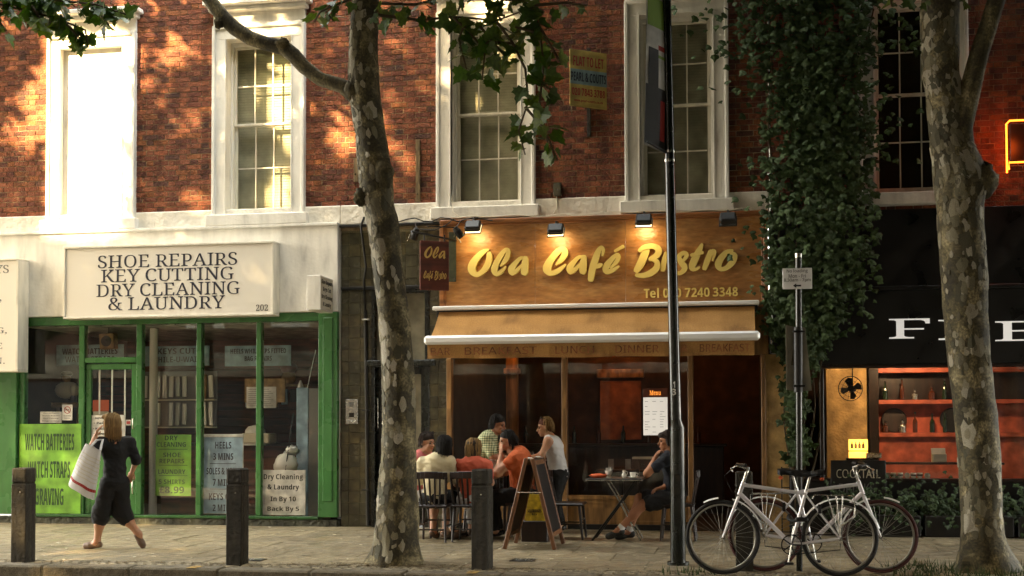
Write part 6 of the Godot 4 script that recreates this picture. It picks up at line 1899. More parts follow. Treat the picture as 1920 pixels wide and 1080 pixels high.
# ---------------------------------------------------------------- bicycles
func wheel(parent: Node, called: String, c: Vector3, r: float, tyre: Material) -> void:
	var w := sub(parent, called, c)
	var t := MB.new()
	var rm := MB.new()
	var p := []
	var q := []
	for i in 49:
		var a := TAU * i / 48
		p.append(Vector3(cos(a) * (r - 0.017), sin(a) * (r - 0.017), 0))
		q.append(Vector3(cos(a) * (r - 0.042), sin(a) * (r - 0.042), 0))
	t.tube(p, [0.0175], 8, false)
	rm.tube(q, [0.0115], 6, false)
	put(w, "tyre", t.mesh(), tyre)
	put(w, "rim", rm.mesh(), M.rim)
	var s := MB.new()
	for i in 32:
		var a := TAU * i / 32
		var o := a + (0.5 if i % 4 < 2 else -0.5)
		var z := 0.03 if i % 2 else -0.03
		s.tube([Vector3(cos(o) * 0.02, sin(o) * 0.02, z), Vector3(cos(a) * (r - 0.045), sin(a) * (r - 0.045), 0)], [0.0016], 4, false)
	put(w, "spokes", s.mesh(), M.rim)
	tubes(w, "hub", M.steel, [Vector3(0, 0, -0.055), Vector3(0, 0, -0.03), Vector3(0, 0, -0.02), Vector3(0, 0, 0.02), Vector3(0, 0, 0.03), Vector3(0, 0, 0.055)], [0.01, 0.022, 0.014, 0.014, 0.022, 0.01], 10)

func guard(parent: Node, c: Vector3, r: float, a0: float, a1: float, m: Material) -> void:
	var b := MB.new()
	for i in 18:
		var a := lerpf(a0, a1, i / 18.0)
		var e := lerpf(a0, a1, (i + 1) / 18.0)
		for k in 4:
			var z0 := -0.024 + k * 0.012
			var z1 := z0 + 0.012
			var d0 := 0.014 * (z0 / 0.024) * (z0 / 0.024)
			var d1 := 0.014 * (z1 / 0.024) * (z1 / 0.024)
			b.quad(c + Vector3(cos(a) * (r - d0), sin(a) * (r - d0), z0), c + Vector3(cos(e) * (r - d0), sin(e) * (r - d0), z0), c + Vector3(cos(e) * (r - d1), sin(e) * (r - d1), z1), c + Vector3(cos(a) * (r - d1), sin(a) * (r - d1), z1), Vector3(cos(a), sin(a), 0))
	put(parent, "mudguard", b.mesh(), m)

# built facing left; mirrored ones face right. All points lie in the plane of the bicycle
func bicycle(label: String, at: Vector3, dir: float, lean: float, rack: bool, tyre: Material) -> Node3D:
	var o := thing("bicycle", label, "bicycle", at, "bicycles locked by the kerb")
	o.rotation.x = lean
	var P := func(x: float, y: float, z := 0.0) -> Vector3: return Vector3(x * dir, y, z)
	var fa: Vector3 = P.call(-0.53, 0.345)
	var ra: Vector3 = P.call(0.53, 0.345)
	wheel(o, "front_wheel", fa, 0.345, tyre)
	wheel(o, "rear_wheel", ra, 0.345, tyre)
	var ht: Vector3 = P.call(-0.335, 0.86)
	var hb: Vector3 = P.call(-0.378, 0.735)
	var bb: Vector3 = P.call(0.095, 0.285)
	var st: Vector3 = P.call(0.235, 0.79)
	var fr := sub(o, "frame")
	tubes(fr, "head_tube", M.silver, [hb, ht], [0.02], 12)
	tubes(fr, "top_tube", M.silver, [ht.lerp(hb, 0.22), st + (bb - st) * 0.07], [0.018, 0.016], 12)
	tubes(fr, "down_tube", M.silver, [hb.lerp(ht, 0.15), bb], [0.021], 12)
	tubes(fr, "seat_tube", M.silver, [bb, st], [0.0165], 12)
	for z in [-0.045, 0.045]:
		var e: Vector3 = ra + Vector3(0, 0, z)
		tubes(fr, "seat_stay", M.silver, [st + (bb - st) * 0.08 + Vector3(0, 0, z * 0.35), e], [0.009], 8)
		tubes(fr, "chain_stay", M.silver, [bb + Vector3(0, 0, z * 0.6), e], [0.011], 8)
	var fk := sub(o, "fork")
	tubes(fk, "crown", M.silver, [hb + (fa - hb) * 0.05 + Vector3(0, 0, -0.05), hb + (fa - hb) * 0.05 + Vector3(0, 0, 0.05)], [0.017], 8)
	for z in [-0.05, 0.05]:
		tubes(fk, "blade", M.silver, [hb + (fa - hb) * 0.05 + Vector3(0, 0, z), hb.lerp(fa, 0.55) + Vector3(0.0, 0, z), fa + Vector3(0, 0, z)], [0.016, 0.014, 0.009], 10)
	tubes(fk, "steerer", M.steel, [ht, ht + (ht - hb) * 0.75], [0.015], 10)
	var top: Vector3 = ht + (ht - hb) * 1.0
	var sm := sub(o, "handlebar")
	tubes(sm, "stem", M.steel, [ht + (ht - hb) * 0.55, top, top + P.call(-0.1, 0.03)], [0.019, 0.019, 0.015], 10)
	var c: Vector3 = top + P.call(-0.1, 0.03)
	tubes(sm, "bar", M.blackm, [c + P.call(0.06, 0.0, -0.28), c + P.call(0.0, 0.01, -0.12), c, c + P.call(0.0, 0.01, 0.12), c + P.call(0.06, 0.0, 0.28)], [0.012], 8)
	for z in [-1.0, 1.0]:
		tubes(sm, "grip", M.rubber, [c + P.call(0.045, 0.0, z * 0.2), c + P.call(0.075, -0.003, z * 0.3)], [0.017], 8)
		tubes(sm, "brake_lever", M.steel, [c + P.call(0.0, 0.0, z * 0.15), c + P.call(-0.06, -0.03, z * 0.22), c + P.call(-0.04, -0.06, z * 0.27)], [0.006], 6)
	tubes(sm, "cable", M.cable, [c + P.call(-0.01, 0, 0.14), c + P.call(-0.12, -0.1, 0.08), c + P.call(-0.05, -0.25, 0.03), hb + P.call(0.0, 0.0, 0.03)], [0.003], 4)
	var sd := sub(o, "saddle")
	var sp: Vector3 = st + (st - bb).normalized() * 0.155
	tubes(sd, "seat_post", M.steel, [st, sp], [0.0135], 10)
	var sb := MB.new()
	var prof := [[-0.15, 0.016], [-0.08, 0.024], [0.0, 0.04], [0.06, 0.07], [0.11, 0.08], [0.13, 0.06]]
	for i in prof.size() - 1:
		var a: Array = prof[i]
		var e: Array = prof[i + 1]
		for k in 6:
			var q := []
			for s in [[a, k], [a, k + 1], [e, k + 1], [e, k]]:
				var u: float = s[1] / 3.0 - 1.0
				var ya: float = 0.025 + (0.012 if s[0][0] > 0.05 else 0.0) - 0.035 * u * u
				q.append(sp + P.call(s[0][0], ya, u * s[0][1]))
			sb.quad(q[0], q[1], q[2], q[3], Vector3.UP)
			sb.quad(q[0] - Vector3(0, 0.02, 0), q[1] - Vector3(0, 0.02, 0), q[2] - Vector3(0, 0.02, 0), q[3] - Vector3(0, 0.02, 0), Vector3.DOWN)
	put(sd, "cover", sb.mesh(), M.black)
	tubes(sd, "rail", M.steel, [sp + P.call(-0.12, 0.015), sp + P.call(0.0, -0.015), sp + P.call(0.1, 0.01)], [0.005], 6)
	var lm := MB.new()
	lm.cbox(sp + P.call(0.1, -0.05), Vector3(0.04, 0.03, 0.03), 0.008)
	put(o, "rear_reflector", lm.mesh(), M.orange)
	guard(o, fa, 0.372, PI / 2 - dir * 0.25, PI / 2 - dir * 1.35, M.enamel)
	guard(o, fa, 0.372, PI / 2 + dir * 0.1, PI / 2 + dir * 0.5, M.enamel)
	guard(o, ra, 0.372, PI / 2 + dir * 1.25, PI / 2 - dir * 1.3, M.enamel)
	# drive
	var dv := sub(o, "drivetrain")
	var ch := MB.new()
	var ring := []
	for i in 25:
		ring.append(bb + Vector3(cos(TAU * i / 24) * 0.09, sin(TAU * i / 24) * 0.09, 0.045))
	ch.tube(ring, [0.006], 5, false)
	for i in 5:
		ch.tube([bb + Vector3(0, 0, 0.045), bb + Vector3(cos(TAU * i / 5) * 0.09, sin(TAU * i / 5) * 0.09, 0.045)], [0.007], 5)
	put(dv, "chainring", ch.mesh(), M.blackm)
	tubes(dv, "chain", M.blackm, [bb + Vector3(0, 0.09, 0.045), ra + Vector3(0, 0.04, 0.04)], [0.005], 5)
	tubes(dv, "chain", M.blackm, [bb + Vector3(0, -0.09, 0.045), ra + Vector3(0, -0.1, 0.04), ra + Vector3(0, -0.04, 0.04)], [0.005], 5)
	for z in [-1.0, 1.0]:
		var e: Vector3 = bb + P.call(-0.03 * z, -0.165 * z, 0.075 * z)
		tubes(dv, "crank", M.steel, [bb + Vector3(0, 0, 0.06 * z), e], [0.01], 6)
		put(dv, "pedal", _box_mesh(Vector3(0.09, 0.022, 0.07), 0.006), M.black, e + Vector3(0, 0, 0.05 * z))
	for e in [fa, ra]:
		var up: Vector3 = (hb - fa).normalized() if e == fa else (st - ra).normalized()
		for z in [-1.0, 1.0]:
			put(o, "brake", _box_mesh(Vector3(0.03, 0.085, 0.016), 0.005), M.blackm, e + up * 0.325 + Vector3(0, 0, 0.035 * z))
	if rack:
		var rk := sub(o, "rack")
		for z in [-0.055, 0.055]:
			tubes(rk, "rail", M.steel, [P.call(0.29, 0.71, z * 0.6), P.call(0.31, 0.745, z), P.call(0.66, 0.735, z), P.call(0.665, 0.55, z), P.call(0.53, 0.45, z)], [0.006], 6)
			for x in [0.42, 0.5, 0.56]:
				tubes(rk, "strut", M.steel, [P.call(x, 0.742, z), P.call(0.53, 0.36, z)], [0.005], 6)
		for x in [0.36, 0.46, 0.56, 0.65]:
			tubes(rk, "crossbar", M.steel, [P.call(x, 0.742, -0.055), P.call(x, 0.742, 0.055)], [0.005], 6)
	return o

func make_bicycles() -> void:
	mat("rim", rgb(150, 148, 140), 0.35, {"metal": 0.7})
	bicycle("silver bicycle with rear rack facing left, nearest the kerb", Vector3(3.41, 0.0, 4.98), 1.0, -0.03, true, M.rubber)
	bicycle("silver bicycle with dark tyres facing right, behind the other one", Vector3(3.80, 0.0, 4.66), -1.0, 0.03, true, mat("redtyre", rgb(70, 30, 26), 0.7))
	var lock := thing("bicycle_lock", "black lock holding both bicycles to the sign post", "lock", Vector3(3.6, 0.52, 4.8))
	var p := []
	for i in 17:
		var a := TAU * i / 16
		p.append(Vector3(cos(a) * 0.12, 0.02 * sin(a * 2), sin(a) * 0.2))
	tubes(lock, "cable", M.rubber, p, [0.013], 8)
	put(lock, "barrel", _box_mesh(Vector3(0.12, 0.04, 0.04), 0.012), M.black, Vector3(0.0, 0, 0.2))

# ---------------------------------------------------------------- rounded bodies from joints
# bones: [a, b, ra, rb] tapered limb, or [centre, radii, basis] rounded mass; joined smoothly and meshed as surface nets
class Body:
	var verts := PackedVector3Array()
	var norms := PackedVector3Array()
	var ids := PackedInt32Array()

	func add(bones: Array, cell: float, k: float, folds := 0.0) -> void:
		var lo := Vector3(1e9, 1e9, 1e9)
		var hi := -lo
		var spans := []
		for bn in bones:
			var a: Vector3
			var b: Vector3
			if bn.size() == 4:
				var r: float = maxf(bn[2], bn[3])
				a = (bn[0] as Vector3).min(bn[1]) - Vector3(r, r, r)
				b = (bn[0] as Vector3).max(bn[1]) + Vector3(r, r, r)
			else:
				var bb: Basis = bn[2]
				var rr: Vector3 = bn[1]
				var e := Vector3(absf(bb.x.x) * rr.x + absf(bb.y.x) * rr.y + absf(bb.z.x) * rr.z, absf(bb.x.y) * rr.x + absf(bb.y.y) * rr.y + absf(bb.z.y) * rr.z, absf(bb.x.z) * rr.x + absf(bb.y.z) * rr.y + absf(bb.z.z) * rr.z)
				a = bn[0] - e
				b = bn[0] + e
			var pad := Vector3.ONE * (cell * 2.0 + k * 0.5)
			spans.append([a - pad, b + pad])
			lo = lo.min(a - pad * 1.3)
			hi = hi.max(b + pad * 1.3)
		var nx := int(ceil((hi.x - lo.x) / cell)) + 1
		var ny := int(ceil((hi.y - lo.y) / cell)) + 1
		var nz := int(ceil((hi.z - lo.z) / cell)) + 1
		var f := PackedFloat32Array()
		f.resize(nx * ny * nz)
		f.fill(0.5)
		for i in bones.size():
			var bn: Array = bones[i]
			var a: Vector3 = (spans[i][0] - lo) / cell
			var b: Vector3 = (spans[i][1] - lo) / cell
			var x0 := maxi(0, int(a.x)); var x1 := mini(nx - 1, int(b.x) + 1)
			var y0 := maxi(0, int(a.y)); var y1 := mini(ny - 1, int(b.y) + 1)
			var z0 := maxi(0, int(a.z)); var z1 := mini(nz - 1, int(b.z) + 1)
			var limb := bn.size() == 4
			var pa: Vector3 = bn[0]
			var ab := Vector3.ONE
			var inv := 1.0
			var ra := 0.0
			var rb := 0.0
			var rad := Vector3.ONE
			var tb := Basis()
			if limb:
				ab = bn[1] - pa
				inv = 1.0 / maxf(ab.length_squared(), 1e-9)
				ra = bn[2]
				rb = bn[3]
			else:
				rad = bn[1]
				tb = (bn[2] as Basis).transposed()
			for z in range(z0, z1 + 1):
				for y in range(y0, y1 + 1):
					var at := (z * ny + y) * nx
					for x in range(x0, x1 + 1):
						var p := lo + Vector3(x, y, z) * cell - pa
						var d: float
						if limb:
							var t := clampf(p.dot(ab) * inv, 0.0, 1.0)
							d = (p - ab * t).length() - (ra + (rb - ra) * t)
						else:
							var q := (tb * p) / rad
							var k0 := q.length()
							d = k0 * (k0 - 1.0) / maxf((q / rad).length(), 1e-6)
						var e := f[at + x]
						var h := clampf(0.5 + 0.5 * (e - d) / k, 0.0, 1.0)
						f[at + x] = e + (d - e) * h - k * h * (1.0 - h)
		if folds > 0.0:
			var fn := FastNoiseLite.new()
			fn.seed = bones.size() * 7 + nx
			fn.frequency = 1.0
			fn.fractal_type = FastNoiseLite.FRACTAL_RIDGED
			fn.fractal_octaves = 2
			for z in nz:
				for y in ny:
					var at := (z * ny + y) * nx
					for x in nx:
						if absf(f[at + x]) < 0.035:
							var p := lo + Vector3(x, y, z) * cell
							f[at + x] -= folds * fn.get_noise_3d(p.x * 6.0 + p.y * 3.0, p.y * 8.0, p.z * 6.0)
		var sl := nx * ny
		var idx := {}
		for z in nz - 1:
			for y in ny - 1:
				var at := (z * ny + y) * nx
				for x in nx - 1:
					var o := at + x
					var c0 := f[o]; var c1 := f[o + 1]; var c2 := f[o + nx]; var c3 := f[o + nx + 1]
					var c4 := f[o + sl]; var c5 := f[o + sl + 1]; var c6 := f[o + sl + nx]; var c7 := f[o + sl + nx + 1]
					var mn := minf(minf(minf(c0, c1), minf(c2, c3)), minf(minf(c4, c5), minf(c6, c7)))
					if mn >= 0.0: continue
					var mx := maxf(maxf(maxf(c0, c1), maxf(c2, c3)), maxf(maxf(c4, c5), maxf(c6, c7)))
					if mx < 0.0: continue
					var s := Vector3.ZERO
					var n := 0
					if (c0 < 0) != (c1 < 0): s += Vector3(c0 / (c0 - c1), 0, 0); n += 1
					if (c2 < 0) != (c3 < 0): s += Vector3(c2 / (c2 - c3), 1, 0); n += 1
					if (c4 < 0) != (c5 < 0): s += Vector3(c4 / (c4 - c5), 0, 1); n += 1
					if (c6 < 0) != (c7 < 0): s += Vector3(c6 / (c6 - c7), 1, 1); n += 1
					if (c0 < 0) != (c2 < 0): s += Vector3(0, c0 / (c0 - c2), 0); n += 1
					if (c1 < 0) != (c3 < 0): s += Vector3(1, c1 / (c1 - c3), 0); n += 1
					if (c4 < 0) != (c6 < 0): s += Vector3(0, c4 / (c4 - c6), 1); n += 1
					if (c5 < 0) != (c7 < 0): s += Vector3(1, c5 / (c5 - c7), 1); n += 1
					if (c0 < 0) != (c4 < 0): s += Vector3(0, 0, c0 / (c0 - c4)); n += 1
					if (c1 < 0) != (c5 < 0): s += Vector3(1, 0, c1 / (c1 - c5)); n += 1
					if (c2 < 0) != (c6 < 0): s += Vector3(0, 1, c2 / (c2 - c6)); n += 1
					if (c3 < 0) != (c7 < 0): s += Vector3(1, 1, c3 / (c3 - c7)); n += 1
					if n == 0: continue
					idx[o] = verts.size()
					verts.push_back(lo + (Vector3(x, y, z) + s / n) * cell)
					norms.push_back(Vector3(c1 + c3 + c5 + c7 - c0 - c2 - c4 - c6, c2 + c3 + c6 + c7 - c0 - c1 - c4 - c5, c4 + c5 + c6 + c7 - c0 - c1 - c2 - c3).normalized())
		for o in idx:
			var s0: bool = f[o] < 0.0
			# edges that start at this corner
			for ax in 3:
				var st: int = [1, nx, sl][ax]
				if s0 == (f[o + st] < 0.0): continue
				var u: int = [nx, sl, 1][ax]
				var w: int = [sl, 1, nx][ax]
				if not (idx.has(o - u) and idx.has(o - w) and idx.has(o - u - w)): continue
				var q := [idx[o], idx[o - u], idx[o - u - w], idx[o - w]]
				if s0: q.reverse()
				for t in [[0, 1, 2], [0, 2, 3]]:
					ids.push_back(q[t[0]]); ids.push_back(q[t[1]]); ids.push_back(q[t[2]])

	func mesh() -> ArrayMesh:
		# front faces run clockwise: check one face and turn all if need be
		for i in range(0, ids.size(), 3):
			var a := verts[ids[i]]
			var nn := (verts[ids[i + 1]] - a).cross(verts[ids[i + 2]] - a)
			if nn.dot(norms[ids[i]] + norms[ids[i + 1]] + norms[ids[i + 2]]) > 0.0:
				var t := ids[i + 1]
				ids[i + 1] = ids[i + 2]
				ids[i + 2] = t
		var arr := []
		arr.resize(Mesh.ARRAY_MAX)
		arr[Mesh.ARRAY_VERTEX] = verts
		arr[Mesh.ARRAY_NORMAL] = norms
		arr[Mesh.ARRAY_INDEX] = ids
		var o := ArrayMesh.new()
		o.add_surface_from_arrays(Mesh.PRIMITIVE_TRIANGLES, arr)
		return o

func frame(y: Vector3, z: Vector3) -> Basis:
	y = y.normalized()
	var x := y.cross(z).normalized()
	return Basis(x, y, x.cross(y))

# bones of a hand: wrist, way the fingers run, way the palm faces, +1 for a thumb on the x side
func hand_bones(w: Vector3, dir: Vector3, palm: Vector3, thumb: float, curl: float) -> Array:
	var b := frame(dir, palm)
	var out := [[w - b.y * 0.02, w + b.y * 0.02, 0.025, 0.024], [w + b.y * 0.05, Vector3(0.038, 0.048, 0.016), b]]
	var lens := [0.068, 0.08, 0.074, 0.056]
	for i in 4:
		var x := (0.028 - 0.0185 * i) * thumb
		var p := w + b.x * x + b.y * (0.088 - 0.006 * absf(i - 1.2))
		var a := curl * (0.8 + 0.12 * i)
		for s in 3:
			var d := (b.y * cos(a) + b.z * sin(a)).normalized()
			var l: float = lens[i] * [0.45, 0.32, 0.23][s]
			out.append([p, p + d * l, 0.0092 - 0.0008 * s, 0.0088 - 0.0009 * s])
			p += d * l
			a += curl * 0.8
	var t := w + b.x * 0.026 * thumb + b.y * 0.025
	var t2 := t + (b.x * 0.7 * thumb + b.y * 0.75 + b.z * 0.4).normalized() * 0.038
	var t3 := t2 + (b.x * 0.25 * thumb + b.y * 0.9 + b.z * 0.35).normalized() * 0.03
	out.append([t, t2, 0.013, 0.0105])
	out.append([t2, t3, 0.0105, 0.0085])
	return out

# J: joints; look: colours and clothes
func person(label: String, J: Dictionary, look: Dictionary) -> Node3D:
	var base := Vector3(J.pv.x, 0, J.pv.z)
	var o := thing("person", label, "person", base)
	for k in J:
		if k not in ["fw", "pL", "pR", "dL", "dR"]:
			J[k] -= base
	var g: float = look.get("g", 1.0)
	var hs: float = look.get("hs", 1.0)
	var spine: Vector3 = (J.ch - J.pv).normalized()
	var across: Vector3 = (J.sL - J.sR).normalized()
	var cb_ := Basis(across, spine, across.cross(spine)).orthonormalized()
	var hb := frame((J.hd - J.nk).normalized() * 0.35 + Vector3.UP, J.fw)
	var hip: Vector3 = across * 0.085 * g
	if J.has("hL"): hip = J.hL
	var mid: Vector3 = J.pv.lerp(J.ch, 0.45)
	var body := Body.new()
	var torso := [
		[J.ch + spine * 0.02, Vector3(0.155, 0.17, 0.105) * g, cb_],
		[mid, Vector3(0.13, 0.17, 0.105) * g, cb_],
		[J.pv, Vector3(0.15, 0.12, 0.12) * g, cb_],
		[J.sL, J.sR, 0.058 * g, 0.058 * g]]
	var bones := torso.duplicate()
	bones.append([J.ch + spine * 0.1, J.nk, 0.075, 0.055])
	bones.append([J.nk, J.hd - hb.y * 0.04, 0.056, 0.052])
	for s in ["L", "R"]:
		bones.append([J["s" + s], J["e" + s], 0.052 * g, 0.040 * g])
		bones.append([J["e" + s], J["w" + s], 0.041 * g, 0.027])
		var h: Vector3 = J.pv + (hip if s == "L" else -hip) - spine * 0.02
		bones.append([h, J["k" + s], 0.085 * g, 0.058])
		bones.append([J["k" + s], J["k" + s].lerp(J["a" + s], 0.4), 0.056, 0.054])
		bones.append([J["k" + s].lerp(J["a" + s], 0.4), J["a" + s], 0.053, 0.036])
		bones.append([J["a" + s] - Vector3(0, 0.01, 0), J["t" + s], 0.036, 0.026])
	body.add(bones, 0.016, 0.045)
	# head
	var H := func(x: float, y: float, z: float) -> Vector3: return J.hd + (hb.x * x + hb.y * y + hb.z * z) * hs
	var head := [
		[H.call(0, 0.03, -0.012), Vector3(0.073, 0.085, 0.093) * hs, hb],
		[H.call(0, -0.045, 0.022), Vector3(0.058, 0.068, 0.066) * hs, hb],
		[H.call(0, -0.092, 0.058), Vector3(0.026, 0.02, 0.022) * hs, hb],
		[H.call(0, 0.022, 0.07), Vector3(0.05, 0.014, 0.016) * hs, hb],
		[H.call(0, 0.005, 0.084), H.call(0, -0.03, 0.104), 0.009, 0.0135],
		[H.call(0, -0.062, 0.082), Vector3(0.023, 0.009, 0.011) * hs, hb],
		[H.call(-0.036, -0.025, 0.06), Vector3(0.022, 0.02, 0.02) * hs, hb],
		[H.call(0.036, -0.025, 0.06), Vector3(0.022, 0.02, 0.02) * hs, hb],
		[H.call(-0.076, -0.01, -0.008), Vector3(0.01, 0.031, 0.019) * hs, hb],
		[H.call(0.076, -0.01, -0.008), Vector3(0.01, 0.031, 0.019) * hs, hb]]
	body.add(head, 0.008, 0.012)
	for s in ["L", "R"]:
		if look.get("hands", "LR").contains(s):
			var dir: Vector3 = J.get("d" + s, (J["w" + s] - J["e" + s]).normalized())
			var palm: Vector3 = J.get("p" + s, Vector3.DOWN)
			body.add(hand_bones(J["w" + s], dir, palm, 1.0 if s == "L" else -1.0, look.get("curl" + s, 0.35)), 0.0055, 0.007)
	put(o, "body", body.mesh(), look.skin)
	for x in [-0.03, 0.03]:
		var e := MB.new()
		e.lathe([Vector2(0, 0.011), Vector2(0.008, 0.008), Vector2(0.011, 0.0), Vector2(0.008, -0.008), Vector2(0, -0.011)], 8)
		put(o, "eye", e.mesh(), M.ink, H.call(x, 0.004, 0.073))
		var br := MB.new()
		br.tube([H.call(x * 0.5, 0.024, 0.086), H.call(x, 0.028, 0.085), H.call(x * 1.5, 0.022, 0.076)], [0.004], 5)
		put(o, "eyebrow", br.mesh(), look.hair)
	var lp := MB.new()
	lp.tube([H.call(-0.022, -0.062, 0.087), H.call(0, -0.061, 0.0945), H.call(0.022, -0.062, 0.087)], [0.003, 0.0045, 0.003], 6)
	put(o, "lips", lp.mesh(), M.lips)
	# hair
	var hr := []
	for h in look.hairs:
		if h.size() == 2:
			hr.append([H.call(h[0].x, h[0].y, h[0].z), h[1] * hs, hb])
		else:
			hr.append([H.call(h[0].x, h[0].y, h[0].z), H.call(h[1].x, h[1].y, h[1].z), h[2], h[3]])
	var hm := Body.new()
	hm.add(hr, 0.009, 0.014)
	put(o, "hair", hm.mesh(), look.hair)
	if true:
		var sk := MB.new()
		var longest: float = look.get("long", 0.0)
		for i in 70:
			var a := rng.randf_range(-0.35, PI + 0.35)
			var sx := cos(a)
			var sz := -sin(a)
			var low := -0.03 - longest - 0.05 * rng.randf() if sz < 0.2 else 0.05
			var o1 := rng.randf_range(-0.012, 0.012)
			var p0: Vector3 = H.call(sx * 0.03 + o1, 0.142, sz * 0.05 - 0.012)
			var p1: Vector3 = H.call(sx * 0.078 + o1, 0.105, sz * 0.085 - 0.016)
			var p2: Vector3 = H.call(sx * 0.092 + o1, 0.03, sz * 0.106 - 0.016)
			var p3: Vector3 = H.call(sx * (0.092 + 0.01 * rng.randf()) - o1, low, sz * (0.105 + 0.012 * rng.randf()) - 0.016)
			var th := rng.randf_range(0.004, 0.009)
			sk.tube([p0, p1, p2, p3], [th * 0.5, th, th, th * 0.3], 5)
		put(o, "hair_strands", sk.mesh(), look.get("streak", look.hair))
	if look.has("shades"):
		var gm := MB.new()
		for x in [-0.034, 0.034]:
			gm.lathe([Vector2(0, 0.006), Vector2(0.019, 0.003), Vector2(0.021, 0.0), Vector2(0.0, -0.003)], 12, H.call(x, look.shades.x, look.shades.y), hb * Basis(Vector3.RIGHT, 1.0))
		gm.tube([H.call(-0.012, look.shades.x, look.shades.y), H.call(0.012, look.shades.x, look.shades.y)], [0.004], 5)
		for x in [-1.0, 1.0]:
			gm.tube([H.call(x * 0.058, look.shades.x, look.shades.y - 0.004), H.call(x * 0.085, look.shades.x - 0.02, look.shades.y - 0.05), H.call(x * 0.083, look.shades.x - 0.055, look.shades.y - 0.1)], [0.004], 5)
		put(o, "sunglasses", gm.mesh(), M.blackm)
	# clothes, a little larger than the body under them
	var fat: float = look.get("loose", 0.012)
	var top := []
	for t in torso:
		if t.size() == 3: top.append([t[0], t[1] + Vector3.ONE * fat, t[2]])
	if look.get("sleeve", 0.5) >= 0.0:
		top.append([J.sL, J.sR, 0.058 * g + fat, 0.058 * g + fat])
		for s in ["L", "R"]:
			var sv: float = look.get("sleeve", 0.5)
			top.append([J["s" + s], J["s" + s].lerp(J["e" + s], minf(sv, 1.0) * 0.95), 0.054 * g + fat, lerpf(0.054, 0.042, minf(sv, 1.0)) * g + fat + 0.004])
			if sv > 1.0:
				top.append([J["e" + s], J["e" + s].lerp(J["w" + s], sv - 1.0), 0.043 * g + fat, 0.034 + fat])
	else:
		for s in ["L", "R"]:
			top.append([J["s" + s].lerp(J.nk, 0.42), J.ch + (J["s" + s] - J.ch) * 0.4, 0.05 + fat, 0.09 * g + fat])
	if look.get("collar", false):
		top.append([J.ch + spine * 0.12, J.nk, 0.078, 0.064])
	var tm := Body.new()
	tm.add(top, 0.013, 0.04, look.get("folds", 0.009))
	put(o, look.get("topname", "shirt"), tm.mesh(), look.top)
	var lg := [[J.pv, Vector3(0.15, 0.125, 0.125) * g + Vector3.ONE * fat * 0.7, cb_]]
	for s in ["L", "R"]:
		var h: Vector3 = J.pv + (hip if s == "L" else -hip) - spine * 0.02
		var lv: float = look.get("leg", 1.0)
		var w: float = look.get("flare", 0.0)
		lg.append([h, h.lerp(J["k" + s], minf(lv, 1.0)), 0.088 * g + fat, lerpf(0.088, 0.06, minf(lv, 1.0)) * g + fat + w])
		if lv > 1.0:
			lg.append([J["k" + s], J["k" + s].lerp(J["a" + s], lv - 1.0), 0.06 + fat + w, lerpf(0.058, 0.042, lv - 1.0) + fat + w])
	var lm := Body.new()
	lm.add(lg, 0.014, 0.04, 0.009)
	put(o, look.get("legname", "trousers"), lm.mesh(), look.bottom)
	for s in ["L", "R"]:
		var sh := Body.new()
		var heel: Vector3 = J["a" + s] - (J["t" + s] - J["a" + s]) * Vector3(0.25, 0, 0.25) - Vector3(0, 0.025, 0)
		var ft: Array = [[heel, J["t" + s], 0.036, 0.034], [J["t" + s].lerp(heel, 0.3), J["t" + s], 0.042, 0.034]]
		if look.get("boot", false): ft.append([J["a" + s], heel, 0.044, 0.04])
		sh.add(ft, 0.01, 0.02)
		put(o, "shoe", sh.mesh(), look.shoe)
		if look.has("sock"):
			var so := MB.new()
			so.tube([J["a" + s] - Vector3(0, 0.01, 0), J["a" + s].lerp(J["k" + s], 0.16)], [0.045, 0.046], 14)
			put(o, "sock", so.mesh(), look.sock)
	if look.has("straps"):
		var sp := MB.new()
		for s in ["L", "R"]:
			var a: Vector3 = J["s" + s].lerp(J.nk, 0.5)
			sp.tube([J.ch + (J["s" + s] - J.ch) * 0.45 + cb_.z * 0.1, a + Vector3(0, 0.045, 0), J.ch + (J["s" + s] - J.ch) * 0.45 - cb_.z * 0.1], [0.02], 6)
		put(o, "shoulder_straps", sp.mesh(), look.top)
	return o

func v(x: float, y: float, z: float) -> Vector3:
	return Vector3(x, y, z)

